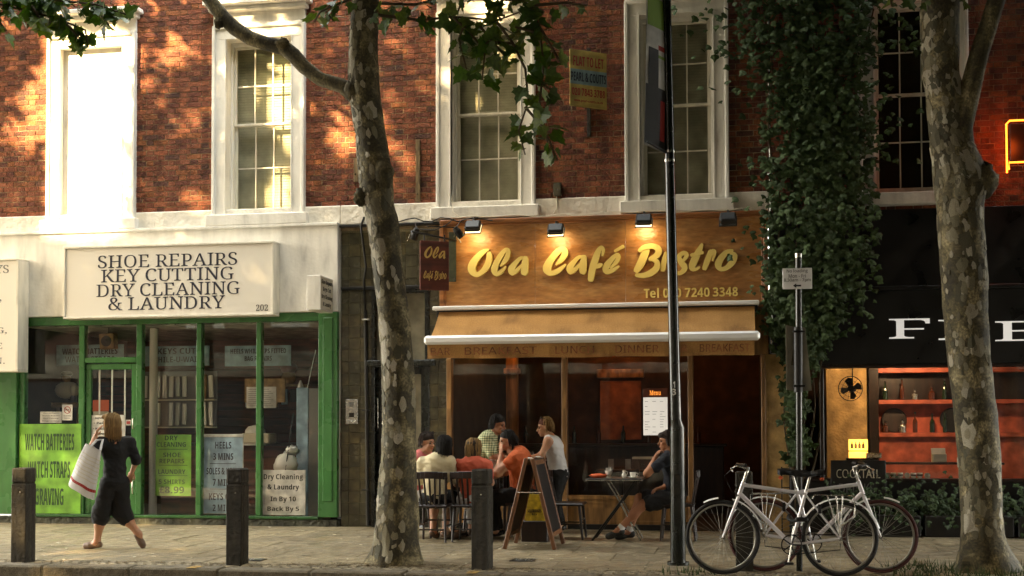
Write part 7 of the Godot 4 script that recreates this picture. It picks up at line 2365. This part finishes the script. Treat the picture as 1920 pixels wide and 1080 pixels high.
func make_people() -> void:
	var skin := mat("skin", rgb(206, 152, 116), 0.55, {"tex": "fine", "s": 9.0})
	skin.subsurf_scatter_enabled = true
	skin.subsurf_scatter_strength = 0.15
	var skin2 := mat("skin2", rgb(186, 126, 88), 0.55, {"tex": "fine", "s": 9.0})
	mat("lips", rgb(160, 84, 76), 0.5)
	mat("blond", rgb(170, 132, 76), 0.85, {"tex": "grainv", "s": 9.0, "bump": "nrough", "bs": 1.0})
	mat("brown", rgb(52, 33, 21), 0.9, {"tex": "grainv", "s": 9.0, "bump": "nrough", "bs": 1.0})
	mat("darkhair", rgb(20, 14, 11), 0.9, {"tex": "grainv", "s": 9.0, "bump": "nrough", "bs": 1.0})
	mat("auburn", rgb(110, 58, 32), 0.85, {"tex": "grainv", "s": 9.0, "bump": "nrough", "bs": 1.0})
	var cl := {"tex": "cloth", "s": 3.0, "bump": "nwave", "bs": 0.8}
	mat("blackcloth", rgb(13, 12, 13), 0.9, cl)
	mat("navy", rgb(24, 27, 38), 0.9, cl)
	mat("darkcloth", rgb(22, 21, 20), 0.9, cl)
	mat("pinkcloth", rgb(208, 112, 110), 0.9, cl)
	mat("creamcloth", rgb(222, 208, 170), 0.9, cl)
	mat("coralcloth", rgb(212, 98, 70), 0.9, cl)
	mat("orangecloth", rgb(206, 98, 46), 0.9, cl)
	mat("whitecloth", rgb(230, 228, 226), 0.9, cl)
	mat("flats", rgb(104, 82, 66), 0.6)
	mat("trainer", rgb(52, 54, 48), 0.6, {"tex": "blotch", "s": 8.0})
	# a checked shirt: woven bands
	var im := Image.create(128, 128, false, Image.FORMAT_RGB8)
	for y in 128:
		for x in 128:
			var a := 1.0 if (x / 8) % 2 == 0 else 0.0
			var b := 1.0 if (y / 8) % 2 == 0 else 0.0
			im.set_pixel(x, y, rgb(58, 78, 44).lerp(rgb(206, 200, 160), (a + b) * 0.5))
	T.check = tx(im)
	mat("checkcloth", Color(1, 1, 1), 0.9, {"tex": "check", "s": 4.2, "world": false})

	var bob := [[v(0, 0.055, -0.022), v(0.088, 0.085, 0.098)], [v(0, -0.03, -0.055), v(0.088, 0.1, 0.062)], [v(0.078, 0.0, -0.01), v(0.02, 0.075, 0.05)], [v(-0.078, 0.0, -0.01), v(0.02, 0.075, 0.05)]]
	var short := [[v(0, 0.06, -0.02), v(0.083, 0.078, 0.096)], [v(0, 0.0, -0.06), v(0.078, 0.075, 0.05)]]
	var long := bob + [[v(0, -0.1, -0.075), v(0.085, 0.1, 0.045)], [v(0.07, -0.08, -0.03), v(0.03, 0.1, 0.045)], [v(-0.07, -0.08, -0.03), v(0.03, 0.1, 0.045)], [v(0.03, 0.1, 0.05), v(0.06, 0.035, 0.04)]]

	person("woman in black with a white bag walking past the shoe repair shop", {
		"hd": v(-4.03, 1.41, 3.5), "fw": v(-0.85, -0.12, -0.5), "nk": v(-4.0, 1.28, 3.5), "ch": v(-3.985, 1.09, 3.5), "pv": v(-3.985, 0.76, 3.5),
		"sL": v(-4.10, 1.205, 3.62), "sR": v(-3.87, 1.21, 3.38), "eL": v(-4.19, 1.07, 3.74), "wL": v(-4.145, 1.27, 3.66), "eR": v(-3.79, 1.0, 3.36), "wR": v(-3.87, 0.87, 3.3),
		"kL": v(-4.12, 0.42, 3.55), "aL": v(-4.16, 0.075, 3.57), "tL": v(-4.30, 0.032, 3.55), "kR": v(-3.92, 0.40, 3.44), "aR": v(-3.73, 0.17, 3.42), "tR": v(-3.685, 0.036, 3.40),
		"dL": v(0.25, 0.95, -0.2), "pL": v(0.9, 0.0, -0.3), "pR": v(0.2, 0, 1)},
		{"skin": skin, "hair": M.blond, "hairs": long, "long": 0.13, "top": M.blackcloth, "sleeve": 1.05, "bottom": M.blackcloth, "leg": 1.22, "flare": 0.028, "shoe": M.flats, "loose": 0.01, "g": 0.9, "legname": "culottes", "topname": "blouse", "hs": 0.97})
	person("woman in pink with sunglasses on her head behind the cream shirt", {
		"hd": v(-0.78, 1.178, 1.6), "fw": v(0.82, -0.28, 0.5), "nk": v(-0.83, 1.05, 1.58), "ch": v(-0.87, 0.89, 1.55), "pv": v(-0.88, 0.54, 1.5),
		"sL": v(-0.80, 0.975, 1.40), "sR": v(-0.90, 0.975, 1.72), "eL": v(-0.66, 0.77, 1.36), "wL": v(-0.42, 0.79, 1.4), "eR": v(-0.78, 0.75, 1.82), "wR": v(-0.55, 0.78, 1.7),
		"kL": v(-0.48, 0.5, 1.42), "aL": v(-0.5, 0.09, 1.45), "tL": v(-0.34, 0.035, 1.45), "kR": v(-0.5, 0.5, 1.62), "aR": v(-0.55, 0.09, 1.65), "tR": v(-0.4, 0.035, 1.65)},
		{"skin": skin, "hair": M.brown, "hairs": short, "top": M.pinkcloth, "sleeve": 0.5, "bottom": M.whitecloth, "leg": 1.8, "shoe": M.flats, "g": 1.08, "shades": Vector2(0.135, 0.045)})
	person("woman in cream shirt seen from behind on a slatted chair", {
		"hd": v(-0.485, 1.14, 1.97), "fw": v(-0.45, -0.35, -0.85), "nk": v(-0.53, 1.03, 2.0), "ch": v(-0.57, 0.86, 2.02), "pv": v(-0.6, 0.52, 1.98),
		"sL": v(-0.735, 0.94, 2.03), "sR": v(-0.405, 0.955, 2.02), "eL": v(-0.80, 0.73, 1.95), "wL": v(-0.66, 0.79, 1.72), "eR": v(-0.365, 0.75, 1.97), "wR": v(-0.38, 0.79, 1.72),
		"kL": v(-0.7, 0.5, 1.58), "aL": v(-0.68, 0.09, 1.74), "tL": v(-0.66, 0.035, 1.62), "kR": v(-0.5, 0.5, 1.58), "aR": v(-0.53, 0.09, 1.76), "tR": v(-0.5, 0.035, 1.62)},
		{"skin": skin, "hair": M.darkhair, "hairs": bob, "long": 0.06, "top": M.creamcloth, "sleeve": 1.75, "collar": true, "bottom": M.blackcloth, "leg": 1.1, "flare": 0.02, "shoe": M.flats, "legname": "skirt"})
	person("woman in coral top with streaked hair seen from behind", {
		"hd": v(-0.14, 1.1, 1.84), "fw": v(0.3, -0.25, -0.9), "nk": v(-0.14, 0.985, 1.88), "ch": v(-0.147, 0.83, 1.89), "pv": v(-0.155, 0.52, 1.85),
		"sL": v(-0.315, 0.905, 1.9), "sR": v(0.02, 0.905, 1.9), "eL": v(-0.35, 0.69, 1.84), "wL": v(-0.27, 0.79, 1.62), "eR": v(0.06, 0.7, 1.84), "wR": v(0.0, 0.79, 1.62),
		"kL": v(-0.25, 0.5, 1.46), "aL": v(-0.25, 0.09, 1.5), "tL": v(-0.25, 0.035, 1.36), "kR": v(-0.06, 0.5, 1.46), "aR": v(-0.06, 0.09, 1.5), "tR": v(-0.06, 0.035, 1.36)},
		{"skin": skin, "hair": M.brown, "streak": M.blond, "hairs": bob + [[v(0, -0.08, -0.07), v(0.08, 0.07, 0.045)]], "long": 0.1, "top": M.coralcloth, "sleeve": 0.6, "bottom": M.whitecloth, "leg": 1.7, "shoe": M.flats, "g": 1.08, "legname": "trousers"})
	person("man in green checked shirt leaning over the far table", {
		"hd": v(-0.035, 1.395, 0.8), "fw": v(0.88, -0.32, 0.35), "nk": v(-0.11, 1.275, 0.8), "ch": v(-0.2, 1.1, 0.8), "pv": v(-0.3, 0.74, 0.76),
		"sL": v(-0.19, 1.215, 0.62), "sR": v(-0.155, 1.215, 0.99), "eL": v(-0.05, 1.0, 0.58), "wL": v(0.12, 0.98, 0.64), "eR": v(-0.055, 1.0, 1.06), "wR": v(0.09, 0.985, 0.98),
		"kL": v(-0.1, 0.6, 0.66), "aL": v(-0.18, 0.2, 0.66), "tL": v(-0.04, 0.15, 0.66), "kR": v(-0.1, 0.6, 0.88), "aR": v(-0.18, 0.2, 0.88), "tR": v(-0.04, 0.15, 0.88)},
		{"skin": skin2, "hair": M.darkhair, "hairs": short, "top": M.checkcloth, "sleeve": 0.85, "collar": true, "bottom": M.darkcloth, "leg": 1.9, "shoe": M.black, "g": 1.16, "loose": 0.018, "hs": 1.04})
	person("woman in orange top resting her cheek on her hand", {
		"hd": v(0.205, 1.2, 1.5), "fw": v(-0.86, -0.3, 0.42), "nk": v(0.285, 1.06, 1.49), "ch": v(0.37, 0.89, 1.47), "pv": v(0.40, 0.54, 1.45),
		"sL": v(0.345, 0.985, 1.66), "sR": v(0.36, 0.985, 1.29), "eL": v(0.125, 0.815, 1.70), "wL": v(0.155, 1.03, 1.61), "eR": v(0.15, 0.82, 1.3), "wR": v(-0.04, 0.79, 1.4),
		"kL": v(0.0, 0.5, 1.54), "aL": v(0.08, 0.09, 1.54), "tL": v(-0.08, 0.035, 1.54), "kR": v(0.0, 0.5, 1.36), "aR": v(0.08, 0.09, 1.36), "tR": v(-0.08, 0.035, 1.36),
		"dL": v(-0.1, 0.98, -0.12), "pL": v(0.75, 0.1, -0.65)},
		{"skin": skin, "hair": M.darkhair, "hairs": short + [[v(0, 0.0, -0.1), v(0.05, 0.07, 0.05)], [v(0.05, -0.05, -0.06), v(0.09, -0.16, -0.02), 0.02, 0.008]], "top": M.orangecloth, "sleeve": 0.35, "bottom": M.darkcloth, "leg": 1.9, "shoe": M.black, "g": 1.3, "curlL": 0.2, "shades": Vector2(0.14, 0.04)})
	person("woman in white vest standing at the far table with sunglasses on her head", {
		"hd": v(0.545, 1.365, 0.6), "fw": v(-0.95, -0.2, 0.22), "nk": v(0.605, 1.245, 0.6), "ch": v(0.67, 1.07, 0.59), "pv": v(0.72, 0.76, 0.55),
		"sL": v(0.61, 1.185, 0.755), "sR": v(0.635, 1.185, 0.43), "eL": v(0.535, 1.01, 0.82), "wL": v(0.43, 0.995, 0.78), "eR": v(0.5, 1.0, 0.42), "wR": v(0.4, 0.985, 0.52),
		"kL": v(0.66, 0.42, 0.63), "aL": v(0.74, 0.09, 0.62), "tL": v(0.6, 0.035, 0.63), "kR": v(0.66, 0.42, 0.47), "aR": v(0.74, 0.09, 0.46), "tR": v(0.6, 0.035, 0.47)},
		{"skin": skin, "hair": M.auburn, "streak": M.blond, "hairs": short, "top": M.whitecloth, "sleeve": -1.0, "straps": true, "topname": "vest", "bottom": M.darkcloth, "leg": 1.9, "shoe": M.black, "shades": Vector2(0.135, 0.04)})
	person("man in navy polo shirt and shorts with crossed legs and a hand at his mouth", {
		"hd": v(2.17, 1.195, 1.42), "fw": v(-0.97, -0.02, 0.26), "nk": v(2.2, 1.065, 1.41), "ch": v(2.225, 0.89, 1.4), "pv": v(2.27, 0.52, 1.4),
		"sL": v(2.19, 0.99, 1.58), "sR": v(2.215, 0.99, 1.22), "eL": v(1.945, 0.81, 1.63), "wL": v(2.05, 1.02, 1.56), "eR": v(2.3, 0.73, 1.2), "wR": v(2.12, 0.635, 1.5),
		"kL": v(1.90, 0.435, 1.57), "aL": v(1.60, 0.13, 1.63), "tL": v(1.475, 0.05, 1.64), "kR": v(1.84, 0.50, 1.42), "aR": v(1.71, 0.09, 1.47), "tR": v(1.575, 0.035, 1.5),
		"dL": v(0.35, 0.6, -0.5), "pL": v(0.6, 0.2, -0.6), "dR": v(-0.9, -0.15, 0.3), "pR": v(0, -1, 0.1)},
		{"skin": skin2, "hair": M.brown, "hairs": short + [[v(0, 0.08, 0.06), v(0.06, 0.035, 0.04)], [v(0.07, 0.0, -0.02), v(0.022, 0.06, 0.045)], [v(-0.07, 0.0, -0.02), v(0.022, 0.06, 0.045)]], "top": M.navy, "sleeve": 0.62, "collar": true, "bottom": M.blackcloth, "leg": 0.8, "flare": 0.02, "legname": "shorts", "shoe": M.trainer, "boot": true, "sock": M.whitecloth, "curlL": 0.7, "curlR": 0.5})

# ---------------------------------------------------------------- tables, chairs and what stands on them
func make_small_things() -> void:
	var c := thing("chair", "dark slatted chair under the woman in cream", "chair", Vector3(-0.6, 0, 2.0), "dark slatted bistro chairs")
	var seat := MB.new()
	seat.cbox(Vector3(0, 0.43, 0), Vector3(0.42, 0.035, 0.42), 0.014)
	put(c, "seat", seat.mesh(), M.darkwood)
	for s in [-1.0, 1.0]:
		tubes(c, "leg", M.darkwood, [v(0.17 * s, 0.42, -0.16), v(0.185 * s, 0.0, -0.2)], [0.02, 0.014], 8)
		tubes(c, "leg", M.darkwood, [v(0.17 * s, 0.42, 0.17), v(0.19 * s, 0.0, 0.22)], [0.02, 0.014], 8)
		tubes(c, "back_post", M.darkwood, [v(0.185 * s, 0.44, 0.18), v(0.2 * s, 0.78, 0.245)], [0.017, 0.015], 8)
		tubes(c, "stretcher", M.darkwood, [v(0.18 * s, 0.19, -0.18), v(0.18 * s, 0.19, 0.2)], [0.011], 6)
	tubes(c, "stretcher", M.darkwood, [v(-0.18, 0.24, -0.18), v(0.18, 0.24, -0.18)], [0.011], 6)
	tubes(c, "stretcher", M.darkwood, [v(-0.18, 0.15, 0.2), v(0.18, 0.15, 0.2)], [0.011], 6)
	var rail := MB.new()
	for i in 8:
		var x := -0.215 + 0.43 * (i + 0.5) / 8.0
		rail.cbox(v(x, 0.79 + 0.014 * cos(x * 7.0), 0.25 + 0.04 * cos(x * 6.5) - 0.03), Vector3(0.056, 0.085, 0.022), 0.004, Basis(Vector3.UP, x * 0.6))
	put(c, "top_rail", rail.mesh(), M.darkwood)
	for i in 5:
		var x := -0.12 + i * 0.06
		tubes(c, "slat", M.darkwood, [v(x * 0.85, 0.44, 0.19), v(x, 0.6, 0.215), v(x * 1.08, 0.76, 0.25)], [0.011, 0.014, 0.011], 6)
	dup(c, v(-0.16, 0, 1.9), "dark slatted chair under the woman in coral")
	dup(c, v(-0.92, 0, 1.5), "dark slatted chair behind the trunk under the woman in pink", -PI / 2)
	dup(c, v(0.42, 0, 1.45), "dark slatted chair under the woman in orange", PI / 2)
	dup(c, v(2.30, 0, 1.4), "dark slatted chair under the man in navy", PI / 2)
	dup(c, v(0.96, 0, 1.45), "empty dark slatted chair left of the coffee table", -PI / 2)
	var st := thing("stool", "tall stool under the man in the checked shirt", "stool", v(-0.3, 0, 0.76))
	put(st, "seat", _box_mesh(Vector3(0.34, 0.04, 0.34), 0.015), M.darkwood, v(0, 0.62, 0))
	for a in [[-1, -1], [1, -1], [-1, 1], [1, 1]]:
		tubes(st, "leg", M.darkwood, [v(0.13 * a[0], 0.6, 0.13 * a[1]), v(0.17 * a[0], 0, 0.17 * a[1])], [0.016], 6)
	tubes(st, "foot_rail", M.darkwood, [v(-0.16, 0.17, 0.16), v(0.16, 0.17, 0.16), v(0.16, 0.17, -0.16), v(-0.16, 0.17, -0.16), v(-0.16, 0.17, 0.16)], [0.01], 6)
	# the group's table and the far one
	var t := thing("table", "wooden table between the seated women", "table", v(-0.3, 0, 1.45))
	cb(t, "top", M.wood, -0.42, 0.40, 0.735, 0.765, -0.32, 0.32, 0.008)
	tubes(t, "column", M.blackm, [v(0, 0.02, 0), v(0, 0.73, 0)], [0.035], 12)
	for a in 4:
		tubes(t, "foot", M.blackm, [v(0, 0.05, 0), v(cos(a * PI / 2 + 0.78) * 0.3, 0.012, sin(a * PI / 2 + 0.78) * 0.3)], [0.022, 0.015], 6)
	var t2 := thing("table", "high wooden table between the checked shirt and the white vest", "table", v(0.25, 0, 0.72))
	cb(t2, "top", M.wood, -0.32, 0.3, 0.925, 0.955, -0.28, 0.28, 0.008)
	for a in [[-1, -1], [1, -1], [-1, 1], [1, 1]]:
		cb(t2, "leg", M.darkwood, a[0] * 0.26 - 0.02, a[0] * 0.26 + 0.02, 0.0, 0.924, a[1] * 0.23 - 0.02, a[1] * 0.23 + 0.02, 0.003)
	# coffee table
	var k := thing("table", "black coffee table with crossed steel legs beside the man in navy", "table", v(1.56, 0, 1.45))
	cb(k, "top", M.black, -0.34, 0.33, 0.725, 0.752, -0.31, 0.31, 0.006)
	cb(k, "edge", M.steel, -0.342, 0.332, 0.728, 0.736, 0.3105, 0.313, 0.001)
	for z in [-0.2, 0.2]:
		tubes(k, "leg", M.blackm, [v(-0.28, 0.0, z), v(0.06, 0.46, z), v(0.24, 0.72, z)], [0.014], 8)
		tubes(k, "leg", M.steel, [v(0.30, 0.0, z * 0.9), v(0.06, 0.46, z * 0.9), v(-0.1, 0.72, z * 0.9)], [0.012], 8)
	tubes(k, "crossbar", M.steel, [v(-0.22, 0.09, -0.2), v(-0.22, 0.09, 0.2)], [0.01], 6)
	var y := 0.7525
	var bowl := thing("sugar_bowl", "white footed bowl holding sugar sachets on the coffee table", "bowl", v(1.47, y, 1.5))
	var bm := MB.new()
	bm.lathe([Vector2(0, 0.0), Vector2(0.032, 0.0), Vector2(0.03, 0.018), Vector2(0.02, 0.026), Vector2(0.036, 0.04), Vector2(0.044, 0.065), Vector2(0.046, 0.085), Vector2(0.042, 0.085), Vector2(0.03, 0.045), Vector2(0, 0.04)], 18)
	put(bowl, "bowl", bm.mesh(), M.china)
	for i in 9:
		cb_at(bowl, "sachet", M.paper if i % 3 else M.darkwood, Vector3(0.03, 0.06, 0.004), v(-0.028 + 0.007 * i, 0.09, 0.012 * sin(i * 2.1)), Basis(Vector3.UP, 0.5 * sin(i * 1.7)) * Basis(Vector3.BACK, 0.2 * sin(i * 2.9)), 0.001)
	var jug := thing("milk_jug", "small white milk jug on the coffee table", "jug", v(1.655, y, 1.48))
	var jm := MB.new()
	jm.lathe([Vector2(0, 0), Vector2(0.022, 0.0), Vector2(0.03, 0.02), Vector2(0.028, 0.045), Vector2(0.017, 0.065), Vector2(0.02, 0.092), Vector2(0.016, 0.092), Vector2(0.014, 0.07), Vector2(0, 0.06)], 16)
	put(jug, "pot", jm.mesh(), M.china)
	tubes(jug, "handle", M.china, [v(0.018, 0.08, 0), v(0.042, 0.07, 0), v(0.04, 0.045, 0), v(0.026, 0.035, 0)], [0.004], 6)
	var cup := thing("coffee_cup", "white coffee cup and saucer at the right of the coffee table", "cup", v(1.765, y, 1.5))
	var sm := MB.new()
	sm.lathe([Vector2(0, 0.0), Vector2(0.04, 0.0), Vector2(0.072, 0.012), Vector2(0.07, 0.015), Vector2(0.03, 0.006), Vector2(0, 0.006)], 22)
	put(cup, "saucer", sm.mesh(), M.china)
	var cm := MB.new()
	cm.lathe([Vector2(0, 0.007), Vector2(0.024, 0.007), Vector2(0.036, 0.03), Vector2(0.041, 0.068), Vector2(0.038, 0.068), Vector2(0.032, 0.03), Vector2(0, 0.02)], 18)
	put(cup, "bowl", cm.mesh(), M.china)
	tubes(cup, "handle", M.china, [v(0.038, 0.058, 0), v(0.062, 0.055, 0), v(0.058, 0.03, 0), v(0.034, 0.026, 0)], [0.0045], 6)
	var nap := thing("napkin", "folded orange napkin at the left of the coffee table", "napkin", v(1.335, y, 1.52))
	put(nap, "fold", _lump(Vector3(0.1, 0.028, 0.07), 61, 0.3), M.orange, v(0, 0.024, 0))
	var menu := thing("menu_card", "white folded menu standing on the table before the checked shirt", "menu", v(0.0, 0.766, 1.42))
	cb_at(menu, "leaf", M.paper, Vector3(0.15, 0.2, 0.004), v(-0.03, 0.1, 0), Basis(Vector3.UP, 0.5) * Basis(Vector3.RIGHT, -0.12), 0.001)
	cb_at(menu, "leaf", M.paper, Vector3(0.15, 0.2, 0.004), v(-0.02, 0.1, -0.06), Basis(Vector3.UP, -0.25) * Basis(Vector3.RIGHT, 0.12), 0.001)
	var crate := thing("menu_holder", "small tan wooden box on the table beside the woman in orange", "box", v(0.05, 0.766, 1.2))
	cb(crate, "side", M.wood, -0.08, 0.08, 0.0, 0.13, 0.05, 0.062, 0.002)
	cb(crate, "side", M.wood, -0.08, 0.08, 0.0, 0.13, -0.062, -0.05, 0.002)
	cb(crate, "end", M.wood, -0.08, -0.068, 0.0, 0.13, -0.05, 0.05, 0.002)
	cb(crate, "end", M.wood, 0.068, 0.08, 0.0, 0.13, -0.05, 0.05, 0.002)
	for i in 4:
		var gl := thing("drinking_glass", "clear glass on the high far table, %s of four" % ["first", "second", "third", "last"][i], "glass", v(0.12 + 0.09 * i, 0.956, 0.78 - 0.06 * (i % 2)), "glasses on the high table")
		var gm := MB.new()
		gm.lathe([Vector2(0, 0.0), Vector2(0.026, 0.0), Vector2(0.032, 0.1), Vector2(0.029, 0.1), Vector2(0.024, 0.008), Vector2(0, 0.008)], 14)
		put(gl, "bowl", gm.mesh(), M.glass)
		cb(gl, "drink", M.paper if i == 0 else M.amber, -0.014, 0.014, 0.009, 0.05, -0.014, 0.014, 0.006)
	# bags
	var bag := thing("shopping_bag", "yellow shopping bag with black print seen through the sandwich board", "bag", v(0.62, 0.25, 1.9))
	var ym := mat("yellowbag", rgb(222, 186, 44), 0.45, {"tex": "mottle", "s": 3.0})
	var bb := MB.new()
	bb.prism(PackedVector2Array([Vector2(-0.12, 0), Vector2(0.13, 0.0), Vector2(0.1, 0.31), Vector2(-0.07, 0.32)]), 0.09, v(0, 0, -0.045))
	put(bag, "bag", bb.mesh(), ym)
	tubes(bag, "handle", M.black, [v(-0.04, 0.31, 0.03), v(-0.03, 0.42, 0.0), v(0.05, 0.42, 0.0), v(0.06, 0.31, 0.03)], [0.005], 5)
	text(bag, "SELFRIDGES", v(0.0, 0.12, 0.047), 0.17, 0.035, M.ink, "sans-bold", 0.002)
	text(bag, "& Co", v(0.0, 0.08, 0.047), 0.06, 0.022, M.ink, "sans-bold", 0.002)
	cb(bag, "box_below", M.darkwood, -0.16, 0.16, -0.25, -0.001, -0.1, 0.06, 0.006)
	var wb := thing("shoulder_bag", "white printed bag with a red stripe on the walking woman's arm", "bag", v(-4.19, 0.66, 3.80))
	var cl := func(u: float, y0: float) -> Vector3:
		var a := u * TAU
		var wx := lerpf(0.155, 0.09, y0 / 0.52)
		var wz := lerpf(0.085, 0.03, y0 / 0.52)
		return Vector3(cos(a) * wx + y0 * 0.28 - 0.04 + 0.008 * sin(a * 5.0 + y0 * 9.0), y0 - 0.09 * cos(a) * (1.0 - y0), sin(a) * wz)
	var band := func(called: String, m: Material, a0: float, a1: float, off: float, rows: int) -> void:
		var q := MB.new()
		for i in 28:
			for r in rows:
				var e := [cl.call(i / 28.0, lerpf(a0, a1, float(r) / rows)), cl.call((i + 1) / 28.0, lerpf(a0, a1, float(r) / rows)), cl.call((i + 1) / 28.0, lerpf(a0, a1, float(r + 1) / rows)), cl.call(i / 28.0, lerpf(a0, a1, float(r + 1) / rows))]
				var out := Vector3(cos((i + 0.5) / 28.0 * TAU), 0, sin((i + 0.5) / 28.0 * TAU) * 2.0).normalized()
				q.quad(e[0] + out * off, e[1] + out * off, e[2] + out * off, e[3] + out * off, out)
		put(wb, called, q.mesh(), m)
	band.call("cloth", M.whitecloth, 0.0, 0.5, 0.0, 10)
	band.call("red_stripe", M.inkred, 0.07, 0.10, 0.003, 1)
	for i in 7:
		band.call("print_line", M.beige, 0.16 + i * 0.04, 0.168 + i * 0.04, 0.0025, 1)
	var bt := MB.new()
	for i in 28:
		bt.flat(cl.call(i / 28.0, 0.0), cl.call((i + 1) / 28.0, 0.0), v(-0.04, 0.0, 0), Vector3.DOWN)
	put(wb, "base", bt.mesh(), M.whitecloth)
	tubes(wb, "strap", M.whitecloth, [v(0.05, 0.47, 0.02), v(0.12, 0.58, -0.04), v(0.15, 0.585, -0.12), v(0.17, 0.46, -0.03)], [0.014], 6)
	# litter and dirt on the paving
	var li := MB.new()
	for i in 70:
		var p := v(rng.randf_range(-5.5, 4.5), 0.004, rng.randf_range(0.3, 4.7))
		li.cbox(p, Vector3(rng.randf_range(0.012, 0.05), 0.004, rng.randf_range(0.01, 0.03)), 0.001, Basis(Vector3.UP, rng.randf() * TAU))
	var lo := put(self, "litter", li.mesh(), M.litter)
	tag(lo, "scattered cigarette ends and paper scraps on the paving", "litter", "", "stuff")
	var de := MB.new()
	for i in 900:
		var q := v(-0.4 + rng.randfn(0, 0.42), 0.0, 4.62 + absf(rng.randfn(0, 0.16)))
		if i > 500: q = v(rng.randf_range(-6, 5), 0.0, 4.72 + rng.randf() * 0.3)
		de.flat(q + v(rng.randfn(0, 0.012), 0.006, rng.randfn(0, 0.012)), q + v(rng.randfn(0, 0.014), 0.012, rng.randfn(0, 0.014)), q + v(rng.randfn(0, 0.014), 0.007, rng.randfn(0, 0.014)), Vector3.UP)
	var dd := put(self, "leaf_debris", de.mesh(), M.earth)
	tag(dd, "dry seed and leaf debris along the kerb and round the trunk", "debris", "", "stuff")
	var gr := MB.new()
	for i in 700:
		var q := v(rng.randf_range(4.4, 6.6), -0.01, rng.randf_range(3.9, 5.0))
		if i > 660: q = v(rng.randf_range(2.3, 2.8), -0.01, rng.randf_range(4.8, 5.05))
		var h := rng.randf_range(0.03, 0.12)
		var s := rng.randf_range(0.7, 1.2)
		gr.col = Color(0.05 * s, 0.075 * s, 0.025 * s)
		var d := v(rng.randfn(0, 0.03), 0, rng.randfn(0, 0.03))
		gr.flat(q, q + v(0.012, 0, 0.004), q + d + v(0, h, 0), Vector3.BACK)
	var gg := put(self, "weeds", gr.mesh(true), M.ivy)
	tag(gg, "straggling weeds at the foot of the forked plane tree", "weeds", "", "stuff")
